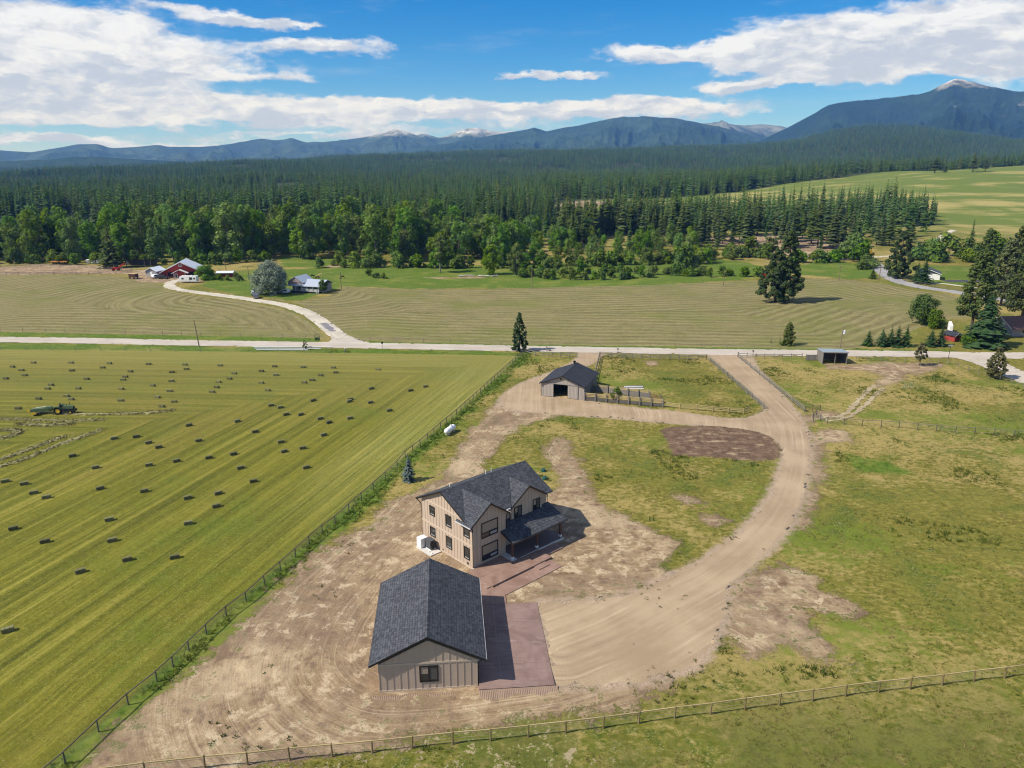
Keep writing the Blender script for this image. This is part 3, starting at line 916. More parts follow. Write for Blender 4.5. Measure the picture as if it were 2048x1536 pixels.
def sheet(name, mat, polys, path, cell, z, rag=0.35, x0=None, kind='structure', ragscale=0.6):
    """flat ground sheet with a ragged edge: a grid snapped to the outline of the polygons"""
    pts = np.array([p[:2] for poly in polys for p in poly])
    lo, hi = pts.min(0) - 2, pts.max(0) + 2
    xs = np.arange(lo[0], hi[0], cell)
    ys = np.arange(lo[1], hi[1], cell)
    X, Y = np.meshgrid(xs, ys)

    def f(x, y):
        d = np.full(np.shape(x), 1e9)
        for p in polys:
            d = np.minimum(d, polysd(x, y, p))
        return d + fbm(x * ragscale, y * ragscale, 4, 77) * rag
    D = f(X, Y)
    e = 0.05
    for _ in range(2):
        gx = (f(X + e, Y) - D) / e
        gy = (f(X, Y + e) - D) / e
        mv = (np.abs(D) < cell * 0.62)
        X = np.where(mv, X - np.clip(D * gx, -cell * .6, cell * .6), X)
        Y = np.where(mv, Y - np.clip(D * gy, -cell * .6, cell * .6), Y)
        D = np.where(mv, f(X, Y), D)
        break
    ins = D < cell * 0.25
    idx = np.arange(X.size).reshape(X.shape)
    q = ins[:-1, :-1].astype(int) + ins[:-1, 1:] + ins[1:, 1:] + ins[1:, :-1]
    F = np.stack([idx[:-1, :-1], idx[:-1, 1:], idx[1:, 1:], idx[1:, :-1]], -1)
    F4 = F[q == 4]
    I4 = np.stack([ins[:-1, :-1], ins[:-1, 1:], ins[1:, 1:], ins[1:, :-1]], -1)
    F3 = F[q == 3]
    M3 = I4[q == 3]
    tri = F3[M3].reshape(-1, 3) if len(F3) else np.zeros((0, 3), int)
    T = np.concatenate([F4[:, [0, 1, 2]], F4[:, [0, 2, 3]], tri])
    used = np.unique(T)
    remap = np.full(X.size, -1)
    remap[used] = np.arange(len(used))
    vx, vy = X.ravel()[used], Y.ravel()[used]
    dd = D.ravel()[used]
    vz = ground_z(vx, vy) + z - 0.02 * sstep(dd, -0.5, 0.0)
    me = np_mesh(name, np.c_[vx, vy, vz], remap[T], [mat], smooth=True)
    v, u = polyline(vx, vy, path)
    at = me.attributes.new('g_path', 'FLOAT_VECTOR', 'POINT')
    at.data.foreach_set('vector', np.c_[v, u, dd].astype(np.float32).ravel())
    o = link(name, me)
    return tag(o, kind=kind)


def band(path, w):
    """polygon of a road of the given widths along a path"""
    P = [np.array(p[:2], float) for p in path]
    n = len(P)
    Lf, Rt = [], []
    for i, p in enumerate(P):
        d = P[min(i + 1, n - 1)] - P[max(i - 1, 0)]
        d = d / (np.hypot(*d) + 1e-9)
        nn = np.array([-d[1], d[0]])
        ww = w if not isinstance(w, (list, tuple)) else w[0] + (w[1] - w[0]) * i / (n - 1)
        Lf.append(tuple(p + nn * ww / 2))
        Rt.append(tuple(p - nn * ww / 2))
    return Lf + Rt[::-1]


ROAD_C = [(-420, 214), (-260, 209), (-146.65, 205.76), (-87.43, 201.00), (-44.76, 198.02), (0.02, 194.23), (56.56, 189.66), (101.92, 187.47), (133.11, 185.41), (200, 186), (420, 182)]
FARM_C = catmull([(-44.94, 198.91), (-51.88, 212.25), (-61.35, 231.27), (-70.23, 246.45), (-80.27, 258.65), (-92.52, 267.83), (-107.16, 277.67), (-120.90, 285.83), (-132.87, 293.19), (-141.88, 303.50), (-145.90, 315.88), (-143.18, 323.14)], 5)
PAVED_C = catmull([(193.46, 404.48), (183.39, 374.48), (172.66, 343.38), (165.24, 316.87), (165.52, 299.06), (171.98, 287.14), (177.55, 273.90), (182.42, 259.28), (189.55, 223.18)], 6)
CROSS_C = catmull([(155.25, 378.88), (174.29, 393.45), (193.47, 403.32), (217.59, 416.06), (243.91, 438.92), (283.04, 493.16), (316.57, 537.13)], 5)
LANE_C = catmull([(166.26, 308.40), (177.75, 308.27), (184.79, 298.86), (191.11, 286.36), (195.80, 279.31), (211.59, 262.01)], 5)
SPUR_C = catmull([(116.15, 187.11), (118.88, 181.89), (119.37, 173.63), (118.72, 163.51), (117.97, 151.12), (117.60, 139.41)], 5)
DRIVES = [
    [(61.86, 185.35), (59.81, 173.99), (58.69, 162.20), (57.62, 147.91), (56.42, 135.76), (54.35, 126.87), (51.38, 118.28), (47.40, 108.67), (42.90, 99.50), (38.33, 91.61), (33.43, 85.27), (28.52, 79.76), (25.52, 76.52), (24.36, 73.40), (23.06, 69.55), (20.95, 65.86), (19.55, 63.42), (18.42, 61.87), (15.33, 60.59), (12.76, 59.79), (8.36, 59.21), (4.11, 59.22), (3.03, 73.06), (9.43, 73.44), (13.57, 74.45), (17.65, 77.64), (22.66, 81.07), (27.77, 86.07), (32.99, 92.37), (38.90, 101.24), (44.61, 112.78), (47.48, 120.41), (47.59, 125.35), (45.77, 129.03), (39.46, 131.53), (26.75, 134.73), (17.37, 137.45), (9.57, 139.01), (1.61, 140.93), (-2.89, 144.17), (-2.25, 149.98), (-0.44, 155.45), (2.39, 160.90), (6.35, 166.27), (7.68, 164.57), (6.78, 159.28), (6.22, 150.64), (15.18, 147.79), (22.20, 143.72), (32.75, 140.14), (40.71, 136.14), (45.70, 135.82), (49.60, 138.82), (51.95, 142.27), (52.42, 145.89), (52.63, 156.68), (52.26, 169.05), (51.94, 180.30), (51.77, 187.53)],
    [(5.29, 162.51), (6.33, 165.84), (10.38, 171.08), (14.49, 177.59), (17.18, 184.07), (18.54, 190.46), (24.13, 189.33), (22.91, 185.60), (20.67, 180.50), (16.57, 172.86), (12.25, 166.67), (8.06, 160.06)],
]
PADS = [[(-4.5, 52), (6.0, 52), (7.5, 76), (-6.0, 77), (-14.0, 74), (-13.0, 58)], [(-2, 70), (14, 76), (11, 88), (3, 101), (-13, 92), (-13, 83)]]
ground_material()
gravel_material('road gravel', (0.38, 0.33, 0.275), (0.475, 0.42, 0.355), (0.58, 0.525, 0.455))
gravel_material('pale soil', (0.30, 0.235, 0.14), (0.42, 0.345, 0.215), (0.52, 0.44, 0.30))
gravel_material('drive gravel', (0.285, 0.208, 0.130), (0.385, 0.29, 0.190), (0.51, 0.405, 0.28))
gravel_material('farm gravel', (0.40, 0.36, 0.29), (0.54, 0.49, 0.40), (0.62, 0.57, 0.48))
gravel_material('worn asphalt', (0.24, 0.23, 0.23), (0.33, 0.32, 0.31), (0.45, 0.44, 0.43))
gravel_material('sealed patch', (0.15, 0.145, 0.16), (0.22, 0.21, 0.225), (0.3, 0.29, 0.3))
build_ground()
sheet('road', 'road gravel', [band(catmull(ROAD_C, 4), 6.6), band(SPUR_C, [9.0, 5.5]), band([FARM_C[0], FARM_C[4]], [11, 5])], ROAD_C, 0.6, 0.035, 0.5)
sheet('driveway', 'drive gravel', DRIVES, LOT_LINE, 0.33, 0.012, 0.5, ragscale=1.1)
sheet('farm_lane', 'farm gravel', [band(FARM_C[3:], [5.2, 4.2])], FARM_C, 0.6, 0.05, 0.5)
sheet('paved_road', 'worn asphalt', [band(PAVED_C, 6.8)], PAVED_C, 0.9, 0.05, 0.4)
sheet('dirt_track', 'farm gravel', [band(CROSS_C, 4.2)], CROSS_C, 1.0, 0.04, 0.8)
sheet('footpath', 'farm gravel', [band(LANE_C, 2.6)], LANE_C, 0.8, 0.04, 0.4)
for _tp in ([(60.60, 136.94), (63.35, 136.92), (66.63, 139.04), (71.66, 145.79), (76.70, 152.43), (81.80, 158.86)], [(61.22, 134.86), (64.51, 135.72), (67.76, 138.42), (72.30, 143.79), (76.87, 149.56), (82.48, 156.52)]):
    sheet('wheel_track', 'pale soil', [band(catmull(_tp, 5), [1.0, 1.2])], _tp, 0.3, 0.05, 0.6, ragscale=.9)
sheet('road_patch', 'sealed patch', [band([FARM_C[6], FARM_C[9]], 2.2)], FARM_C, 0.5, 0.07, 0.5)

# ------------------------------------------------------------------ mountains
def mountain_material(name, forest_a, forest_b, rock, rock_lo, rock_hi, sc=1.0, east=None):
    t = newmat(name)
    P = t.pos()
    n1 = t.noise(P, 0.0016 * sc, 7, 0.62)
    n2 = t.noise(P, 0.012 * sc, 6, 0.68)
    n3 = t.noise(t.scale(P, (1, 1, 0.35)), 0.06 * sc, 4, 0.7)
    c = t.mix(t.step(t.math('ADD', n1, t.math('MULTIPLY', t.math('SUBTRACT', n2, 0.5), 0.9)), 0.38, 0.64), forest_a, forest_b)
    c = t.mix(t.math('MULTIPLY', t.step(n3, 0.5, 0.75), 0.55), c, tuple(0.45 * v for v in forest_a[:3]))
    zz = t.sep(P)[2]
    mr = t.node('ShaderNodeMapRange')
    t.put(mr.inputs[0], t.math('ADD', zz, t.math('MULTIPLY', t.math('SUBTRACT', n2, 0.5), (rock_hi - rock_lo) * 1.6)))
    mr.inputs[1].default_value = rock_lo
    mr.inputs[2].default_value = rock_hi
    rk = t.mix(t.step(n2, 0.35, 0.65), tuple(0.55 * v for v in rock[:3]), rock)
    scree = t.math('MULTIPLY', t.step(t.math('ADD', n2, t.math('MULTIPLY', t.math('SUBTRACT', n1, 0.5), 0.8)), 0.70, 0.76), 0.5)
    c = t.mix(scree, c, tuple(0.6 * v for v in rock[:3]))
    bare = t.math('MULTIPLY', mr.outputs[0], t.step(n2, 0.30, 0.50))
    if east:
        # the rock gives way to woods on the eastern part of the range
        bare = t.math('MULTIPLY', bare, t.math('SUBTRACT', 1.0, t.math('MULTIPLY', t.step(t.sep(P)[0], *east), 0.7)))
    c = t.mix(bare, c, rk)
    h = t.math('ADD', t.math('MULTIPLY', n2, 30.0 / sc), t.math('MULTIPLY', n3, 12.0 / sc))
    finish(t, c, 0.95, t.bump(h, 1.0, 1.0), 0.05)


def ridge(name, prof, dist, depth, mat, rough=0.10, seed=1, base=-8.0, nu=520, nv=64):
    """prof: crest points (x, y, z) about DIST away; the slope falls DEPTH metres towards the valley"""
    az = np.array([math.atan2(p[0], p[1]) for p in prof])
    zc = np.array([p[2] for p in prof])
    o = np.argsort(az)
    az, zc = az[o], zc[o]
    a = np.linspace(az[0], az[-1], nu)
    crest = np.interp(a, az, zc)
    k = np.array([0, 1, 3, 1, 0.0])
    crest = np.convolve(np.pad(crest, 2, 'edge'), k / k.sum(), 'valid')
    v = np.linspace(0, 1.35, nv)
    A, Vv = np.meshgrid(a, v)
    C = np.broadcast_to(crest, A.shape)
    rr = dist - depth + depth * Vv
    front = np.clip(Vv, 0, 1)
    shp = front ** 1.15 * (1 - 0.25 * np.sin(front * math.pi))
    back = np.clip((Vv - 1) / 0.35, 0, 1)
    X, Y = np.sin(A) * rr, np.cos(A) * rr
    s = depth / 5.0
    spur = fbm(A * dist / s, Vv * 1.2 + 3, 5, seed, 0.55, ridged=True)
    bumpy = fbm(X / (s * 0.7), Y / (s * 0.7), 6, seed + 5, 0.55)
    env = np.sin(np.clip(front, 0, 1) * math.pi) ** 0.8
    z = base + (C - base) * shp
    z = z + (C - base) * rough * env * (spur * 1.6 + bumpy) + (C - base) * 0.012 * bumpy * (front > 0.2)
    jag = fbm(A * dist / (s * 0.12), Vv * 0 + 1, 4, seed + 9)
    z = z + (C - base) * 0.010 * jag * sstep(front, 0.85, 1.0)
    z = z - back * (C - base) * 0.6
    n = len(v)
    idx = np.arange(A.size).reshape(A.shape)
    F = np.stack([idx[:-1, :-1], idx[:-1, 1:], idx[1:, 1:], idx[1:, :-1]], -1).reshape(-1, 4)
    me = np_mesh(name, np.c_[X.ravel(), Y.ravel(), z.ravel()], F, [mat], smooth=True)
    return tag(link(name, me), kind='structure')


mountain_material('far range', (0.030, 0.05, 0.035), (0.055, 0.085, 0.05), (0.60, 0.59, 0.59), 345, 430, 0.7, (900, 1700))
mountain_material('dome ridge', (0.020, 0.042, 0.030), (0.04, 0.07, 0.045), (0.33, 0.31, 0.29), 2000, 2100, 0.8)
mountain_material('peak', (0.012, 0.028, 0.024), (0.022, 0.045, 0.032), (0.62, 0.57, 0.55), 520, 590, 1.0)  # forest tones kept dark: cloud shadow on this mountain put into the colour
mountain_material('wooded hill', (0.018, 0.040, 0.026), (0.035, 0.062, 0.036), (0.2, 0.18, 0.15), 3000, 3100, 1.6)
ridge('mountain', [(-6693.5, 6016.4, 230.7), (-5850.7, 6838.8, 223.7), (-4971.1, 7502.5, 201.6), (-4765.7, 7634.7, 185.0), (-4578.8, 7748.2, 224.9), (-4422.7, 7838.4, 265.3), (-4246.0, 7935.5, 272.5), (-4151.4, 7985.3, 224.6), (-3941.6, 8091.0, 246.4), (-3745.8, 8183.5, 268.5), (-3660.0, 8222.2, 249.1), (-3364.8, 8347.3, 251.7), (-3126.7, 8439.4, 274.3), (-2777.6, 8560.6, 345.2), (-2628.4, 8607.6, 325.5), (-2462.3, 8656.6, 353.3), (-2320.4, 8695.7, 306.5), (-2027.7, 8768.6, 319.0), (-1615.4, 8853.8, 380.5), (-1419.0, 8887.4, 424.9), (-1317.4, 8903.1, 447.0), (-1195.4, 8920.3, 409.6), (-1100.4, 8932.5, 382.7), (-997.3, 8944.6, 404.8), (-839.1, 8960.8, 356.0), (-682.8, 8974.1, 411.0), (-538.1, 8983.9, 454.9), (-422.6, 8990.1, 471.4), (-221.0, 8997.3, 433.2), (39.4, 8999.9, 432.9), (444.4, 8989.0, 409.9), (1580.0, 8860.2, 381.3), (2114.5, 8748.1, 503.9), (2323.5, 8694.9, 516.6), (2532.1, 8636.5, 481.7), (2733.3, 8574.9, 488.7), (2932.7, 8508.8, 464.3), (3370.1, 8345.2, 359.1), (4439.2, 7829.0, 241.9), (6216.5, 6508.0, 205.2)], 9000, 2900, 'far range', 0.24, 3)
ridge('mountain', [(-1418.6, 6752.6, 106.3), (-899.9, 6841.1, 199.4), (-547.6, 6878.2, 242.0), (-103.0, 6899.2, 322.1), (96.8, 6899.3, 355.4), (198.6, 6897.1, 371.9), (296.3, 6893.6, 342.3), (428.4, 6886.7, 366.9), (603.6, 6873.6, 395.2), (776.8, 6856.1, 431.4), (991.1, 6828.5, 462.5), (1161.0, 6801.6, 464.7), (1371.6, 6762.3, 445.7), (1621.1, 6706.9, 397.4), (1825.1, 6654.2, 354.0), (2026.1, 6595.8, 294.7), (2260.7, 6519.1, 231.6), (2595.9, 6393.1, 168.4), (3107.2, 6160.8, 117.3)], 6900, 2700, 'dome ridge', 0.20, 21)
ridge('mountain', [(1353.8, 5845.3, 116.2), (1701.3, 5753.8, 171.5), (1864.2, 5703.1, 240.2), (2019.9, 5649.8, 324.2), (2169.1, 5594.2, 412.4), (2249.7, 5562.3, 463.4), (2373.7, 5510.5, 479.1), (2488.6, 5459.6, 491.1), (2627.4, 5394.1, 504.8), (2748.0, 5333.7, 515.2), (2807.1, 5302.9, 528.1), (2859.6, 5274.7, 562.8), (2919.1, 5242.0, 593.4), (2969.2, 5213.8, 590.3), (3033.6, 5176.6, 565.1), (3096.7, 5139.1, 540.0), (3169.9, 5094.3, 517.5), (3273.8, 5028.1, 502.3), (3494.0, 4877.7, 447.7), (3963.9, 4504.2, 335.2), (4400.1, 4079.1, 220.5)], 6000, 2300, 'peak', 0.17, 41)
ridge('hill', [(-3428.8, 3066.5, 89.9), (-2863.9, 3599.7, 68.6), (-2548.0, 3829.8, 74.0), (-2385.4, 3933.2, 81.7), (-2288.3, 3990.4, 94.3), (-2188.5, 4046.0, 97.3), (-2043.5, 4121.2, 87.7), (-1890.2, 4193.7, 77.7), (-1681.5, 4281.6, 59.3), (-1330.6, 4403.4, 31.5), (-950.2, 4500.8, 13.6)], 4600, 1300, 'wooded hill', 0.10, 61)


# ------------------------------------------------------------------ tree makers
def foliage_material(name, a, b, transl=0.25, var=0.5, patch=0.5, hue=0.03):
    t = newmat(name)
    n1 = t.noise(t.obj(), patch, 3, 0.6)
    n2 = t.noise(t.obj(), patch * 6, 2, 0.6)
    f = t.step(t.math('ADD', n1, t.math('MULTIPLY', t.math('SUBTRACT', n2, 0.5), 0.9)), 0.3, 0.7)
    c = t.mix(f, a, b)
    rd = t.rand()
    h = t.node('ShaderNodeHueSaturation')
    t.put(h.inputs['Hue'], t.math('ADD', 0.5 - hue / 2, t.math('MULTIPLY', rd, hue)))
    r2 = t.math('FRACT', t.math('MULTIPLY', rd, 13.7))
    t.put(h.inputs['Value'], t.math('ADD', 1.0 - var / 2, t.math('MULTIPLY', r2, var)))
    t.put(h.inputs['Saturation'], t.math('ADD', 0.85, t.math('MULTIPLY', t.math('FRACT', t.math('MULTIPLY', rd, 7.3)), 0.3)))
    t.put(h.inputs['Color'], c)
    d = t.node('ShaderNodeBsdfDiffuse')
    t.put(d.inputs[0], h.outputs[0])
    tl = t.node('ShaderNodeBsdfTranslucent')
    t.put(tl.inputs[0], h.outputs[0])
    m = t.node('ShaderNodeMixShader')
    m.inputs[0].default_value = transl
    t.L.new(d.outputs[0], m.inputs[1])
    t.L.new(tl.outputs[0], m.inputs[2])
    t.L.new(m.outputs[0], t.out.inputs['Surface'])


foliage_material('fir needles', (0.042, 0.078, 0.024), (0.091, 0.139, 0.036), 0.15, 0.55, 0.35)
foliage_material('pine needles', (0.062, 0.093, 0.026), (0.135, 0.159, 0.047), 0.15, 0.45, 0.4)
foliage_material('far needles', (0.055, 0.103, 0.028), (0.130, 0.184, 0.045), 0.15, 0.8, 0.35, 0.04)
foliage_material('far pine needles', (0.075, 0.104, 0.029), (0.157, 0.177, 0.051), 0.15, 0.7, 0.4, 0.04)
foliage_material('blue needles', (0.055, 0.085, 0.075), (0.12, 0.155, 0.14), 0.1, 0.2, 1.5, 0.01)
foliage_material('spruce needles', (0.022, 0.052, 0.019), (0.050, 0.086, 0.026), 0.1, 0.35, 0.6)
foliage_material('cottonwood leaves', (0.086, 0.165, 0.026), (0.198, 0.289, 0.051), 0.3, 0.55, 0.25, 0.05)
foliage_material('willow leaves', (0.086, 0.145, 0.024), (0.159, 0.228, 0.039), 0.3, 0.5, 0.5, 0.05)
foliage_material('silver leaves', (0.15, 0.19, 0.135), (0.29, 0.335, 0.26), 0.2, 0.1, 0.35, 0.0)
foliage_material('young pine needles', (0.085, 0.088, 0.03), (0.175, 0.16, 0.075), 0.15, 0.2, 1.2, 0.01)
foliage_material('maple leaves', (0.047, 0.106, 0.019), (0.109, 0.187, 0.037), 0.3, 0.3, 0.6, 0.03)
plain('bark', (0.085, 0.065, 0.05), 0.95, 0.35, 1.2, 0.1)
plain('grey bark', (0.17, 0.15, 0.125), 0.95, 0.35, 1.2, 0.1)
plain('pale bark', (0.42, 0.39, 0.35), 0.9, 0.3, 1.2, 0.1)


def conifer_mesh(seed, h=1.0, R=0.17, whorls=15, per=8, low=0.06, mat='fir needles', detail=1, droop=0.34, ragged=0.35, power=0.70):
    """crown of drooping sprays; unit height"""
    g = np.random.RandomState(seed)
    V, F = [], []
    for i in range(whorls):
        f = i / (whorls - 1)
        z0 = low + (0.985 - low) * (f ** 0.92)
        r0 = R * max(0.02, (1 - z0) / (1 - low)) ** power
        if f > 0.05:
            r0 *= 1 + g.uniform(-ragged, ragged * 0.5)
        m = max(4, int(per * (0.6 + 0.4 * (1 - f))))
        a0 = g.uniform(0, 6.28)
        for k in range(m):
            a = a0 + 6.283 * k / m + g.uniform(-0.3, 0.3)
            L = r0 * g.uniform(0.65, 1.12)
            zz = z0 + g.uniform(-0.5, 0.5) * 0.9 / whorls
            dz = -droop * L * g.uniform(0.5, 1.3) + (0.25 * L if f > 0.85 else 0)
            ca, sa = math.cos(a), math.sin(a)
            n = max(1, detail)
            for q in range(n):
                t0 = q / n
                t1 = (q + 1.25) / n
                w = L * (0.50 if detail == 1 else 0.32) * (1.1 - 0.5 * t0)
                x0, x1 = L * t0 * 0.9, L * min(t1, 1.05)
                xm = x0 + (x1 - x0) * 0.55
                zt = lambda t: zz + dz * (t ** 1.4) + 0.012 * (1 - t)
                jz = g.uniform(-0.004, 0.004)
                pts = [(x0, 0, zt(t0) + 0.006), (xm, w, zt((t0 + t1) / 2) - 0.18 * w + jz), (x1, g.uniform(-.2, .2) * w, zt(min(t1, 1))), (xm, -w, zt((t0 + t1) / 2) - 0.18 * w - jz)]
                o = len(V)
                for (px, py, pz) in pts:
                    V.append((px * ca - py * sa, px * sa + py * ca, pz))
                F.append((o, o + 1, o + 2))
                F.append((o, o + 2, o + 3))
    # leader
    o = len(V)
    V += [(0.012, 0, 0.955), (-0.006, 0.010, 0.955), (-0.006, -0.010, 0.955), (0, 0, 1.0)]
    F += [(o, o + 1, o + 3), (o + 1, o + 2, o + 3), (o + 2, o, o + 3)]
    return np_mesh('crown', np.array(V) * h, np.array(F), [mat])


def trunk_mesh(h=1.0, r=0.016, top=0.93, mat='bark', limbs=(), n=6, lean=0.0, bare=0):
    m = MB()
    m.tube([(0, 0, -0.01 * h), (0, 0, 0.03 * h), (lean * .4, 0, 0.4 * h), (lean, 0, top * h)], [r * 1.5 * h, r * 1.05 * h, r * 0.75 * h, r * 0.15 * h], n)
    for l in limbs:
        m.tube(l[0], l[1], 5)
    return m.mesh('trunk', mat, True)


def clump_crown(seed, clumps, leaves, size, mat, flat=0.75, droop=0.0, up=0.3):
    """clumps: (x, y, z, radius); many leaf-sized faces spread through each, facing roughly outwards"""
    g = np.random.RandomState(seed)
    Vs = []
    C = np.array(clumps)
    cw = C[:, 3] ** 2
    cw = cw / cw.sum()
    center = np.average(C[:, :3], axis=0, weights=cw)
    which = g.choice(len(C), leaves, p=cw)
    d = g.normal(size=(leaves, 3))
    d /= np.linalg.norm(d, axis=1)[:, None]
    rad = C[which, 3] * (g.uniform(0.25, 1.12, leaves) ** 0.6 + (g.uniform(0, 1, leaves) > 0.85) * g.uniform(0, 0.35, leaves))
    P = C[which, :3] + d * rad[:, None] * np.array([1, 1, flat])
    P[:, 2] -= droop * rad * g.uniform(0, 1, leaves)
    out = d * 0.7 + (P - center) / (np.abs(P - center).max() + 1e-6) * 0.5 + np.array([0, 0, up]) + g.normal(size=(leaves, 3)) * 0.42
    out /= np.linalg.norm(out, axis=1)[:, None]
    ref = g.normal(size=(leaves, 3))
    u = np.cross(out, ref)
    u /= np.linalg.norm(u, axis=1)[:, None] + 1e-9
    w = np.cross(out, u)
    s = size * g.uniform(0.55, 1.35, leaves)[:, None]
    a = P + u * s
    b = P + w * s * 0.62 + out * s * 0.15
    c = P - u * s
    e = P - w * s * 0.62 + out * s * 0.15
    V = np.stack([a, b, c, e], 1).reshape(-1, 3)
    F = np.arange(leaves * 4).reshape(-1, 4)
    return np_mesh('crown', V, F, [mat])


def broadleaf(seed, h, w, nclump, leaves, size, mat, bark='grey bark', prof=None, base=0.18, stems=1, cr=0.2, trunk_r=0.018, flat=0.85):
    """returns (trunk mesh, crown mesh) of a spreading or upright broad-leaved tree"""
    g = np.random.RandomState(seed)
    prof = prof or (lambda t: math.sin(math.pi * min(1, (t * 0.92 + 0.10))) ** 0.7)
    cl = []
    for i in range(nclump):
        t = (i + g.uniform(0, 1)) / nclump
        z = h * (base + (0.96 - base) * t)
        rr = w / 2 * prof(t)
        a = g.uniform(0, 6.283)
        q = rr * math.sqrt(g.uniform(0.05, 1)) * 0.88
        cl.append((q * math.cos(a), q * math.sin(a), z, max(0.45, min(rr * 0.8 + 0.2, w * cr * g.uniform(0.6, 1.25)))))
    m = MB()
    for s_ in range(stems):
        ox, oy = (0, 0) if stems == 1 else (g.uniform(-.15, .15) * w, g.uniform(-.15, .15) * w)
        m.tube([(ox * 0.4, oy * 0.4, -0.1), (ox * .5, oy * .5, h * 0.03), (ox, oy, h * 0.4), (ox * 1.3, oy * 1.3, h * 0.88)], [trunk_r * h * 1.5, trunk_r * h, trunk_r * h * 0.7, trunk_r * h * 0.12], 7)
    for c in cl[::max(1, nclump // 14)]:
        zb = max(h * 0.12, c[2] * 0.62)
        m.tube([(0, 0, zb), (c[0] * 0.5, c[1] * 0.5, (zb + c[2]) / 2 + 0.03 * h), (c[0], c[1], c[2])], [trunk_r * h * 0.42, trunk_r * h * 0.26, trunk_r * h * 0.07], 5)
    return m.mesh('trunk', bark, True), clump_crown(seed + 1, cl, leaves, size, mat, flat)


def pine_open(seed, h, w, nclump, leaves, size, mat='pine needles', bark='bark', base=0.22, power=0.55):
    """ponderosa: separate tufted boughs round a straight trunk"""
    g = np.random.RandomState(seed)
    cl, limbs = [], MB()
    limbs.tube([(0, 0, -0.1), (0, 0, h * 0.05), (0, 0, h * 0.5), (0, 0, h * 0.97)], [h * 0.022, h * 0.017, h * 0.011, h * 0.002], 7)
    for i in range(nclump):
        t = ((i + 0.5) / nclump) ** 0.9
        z = h * (base + (0.97 - base) * t)
        rr = w / 2 * max(0.05, (1 - t)) ** power * min(1, 0.55 + t * 2.2)
        a = i * 2.4 + g.uniform(-.5, .5)
        q = rr * g.uniform(0.45, 1.0)
        x, y = q * math.cos(a), q * math.sin(a)
        cl.append((x, y, z + 0.12 * q, w * 0.085 * g.uniform(0.75, 1.35) * (1.1 - 0.45 * t)))
        if i % 2 == 0:
            limbs.tube([(0, 0, z - 0.15 * q), (x * .6, y * .6, z - 0.02 * q), (x, y, z + .1 * q)], [h * 0.004, h * 0.003, h * 0.001], 4)
    return limbs.mesh('trunk', bark, True), clump_crown(seed + 1, cl, leaves, size, mat, 0.7, up=0.55)


def plant_tree(name, meshes, label, cat, x, y, sc=1.0, rz=None, group=None, z=None, wide=1.0):
    """an Empty at the foot of the tree with its trunk and its crown"""
    o = thing(name, label, cat, (x, y, (gz(x, y) if z is None else z) - 0.03), rng.uniform(0, 6.283) if rz is None else rz, group)
    o.scale = (sc * wide, sc * wide, sc)
    link('trunk', meshes[0], o)
    link('crown', meshes[1], o)
    return o


# ------------------------------------------------------------------ forest
FIRS = [(trunk_mesh(1.0, 0.014), conifer_mesh(100 + k, 1.0, R_, w_, p_, lo_, m_, 1)) for k, (R_, w_, p_, lo_, m_) in enumerate([
    (0.16, 18, 11, 0.08, 'fir needles'), (0.145, 19, 11, 0.12, 'fir needles'), (0.19, 17, 11, 0.06, 'fir needles'), (0.175, 16, 11, 0.20, 'pine needles'), (0.195, 15, 11, 0.26, 'pine needles')])]
COTTON = []
for k, (h_, w_) in enumerate([(24, 13), (26, 12), (22, 14), (20, 11), (25, 10)]):
    COTTON.append(broadleaf(300 + k, h_, w_, 34, 2300, 0.62, 'cottonwood leaves', prof=lambda t: 0.55 + 0.45 * math.sin(math.pi * min(1, t * 0.85 + 0.12)) if t < 0.8 else max(0.2, 1.0 - (t - 0.8) * 3.2), base=0.10, cr=0.17, trunk_r=0.014, flat=1.15))
BUSH = []
for k, (h_, w_) in enumerate([(4.0, 5.0), (5.0, 5.0), (3.2, 5.5), (6.5, 5.0)]):
    BUSH.append(broadleaf(340 + k, h_, w_, 16, 620, 0.42, 'willow leaves', prof=lambda t: 1 - 0.55 * t * t, base=0.12, cr=0.22, stems=3, trunk_r=0.01))


def inpoly(x, y, poly):
    return polysd(np.array([x]), np.array([y]), poly)[0] < 0


def scatter(poly, spacing, seed, jitter=0.85):
    g = np.random.RandomState(seed)
    pts = np.array([p[:2] for p in poly])
    lo, hi = pts.min(0), pts.max(0)
    xs = np.arange(lo[0], hi[0], spacing)
    ys = np.arange(lo[1], hi[1], spacing)
    X, Y = np.meshgrid(xs, ys)
    X = X.ravel() + g.uniform(-.5, .5, X.size) * spacing * 2 * jitter
    Y = Y.ravel() + g.uniform(-.5, .5, Y.size) * spacing * 2 * jitter
    m = polysd(X, Y, poly) < 0
    return np.c_[X[m], Y[m]]


def side_word(x, y):
    return x / max(y, 1)


GROVE = [(27.50, 423.71), (59.54, 503.83), (103.26, 503.10), (143.19, 540.25), (164.72, 516.55), (204.79, 531.16), (247.12, 546.60), (287.55, 554.31), (314.98, 562.50), (361.02, 642.05), (331.4, 590.0, 6.2), (346.9, 640.0, 6.8), (331.1, 660.0, 8.2), (291.6, 650.0, 8.8), (244.6, 640.0, 9.5), (202.4, 640.0, 7.9), (159.9, 640.0, 7.1), (97.6, 650.0, 8.7), (36.8, 640.0, 7.3)]
CONWOOD = [(-451.81, 625.95), (-338.21, 657.04), (-247.87, 649.31), (-171.00, 636.42), (-129.22, 599.03), (-62.18, 569.59), (-35.04, 505.41), (-8.41, 534.94), (21.86, 490.68), (40.36, 567.66), (48.93, 806.30), (37.5, 740.0, 9.6), (-65.2, 800.0, 10.3), (-223.7, 800.0, 10.6), (-382.2, 800.0, 10.8), (-572.6, 800.0, 9.6)]
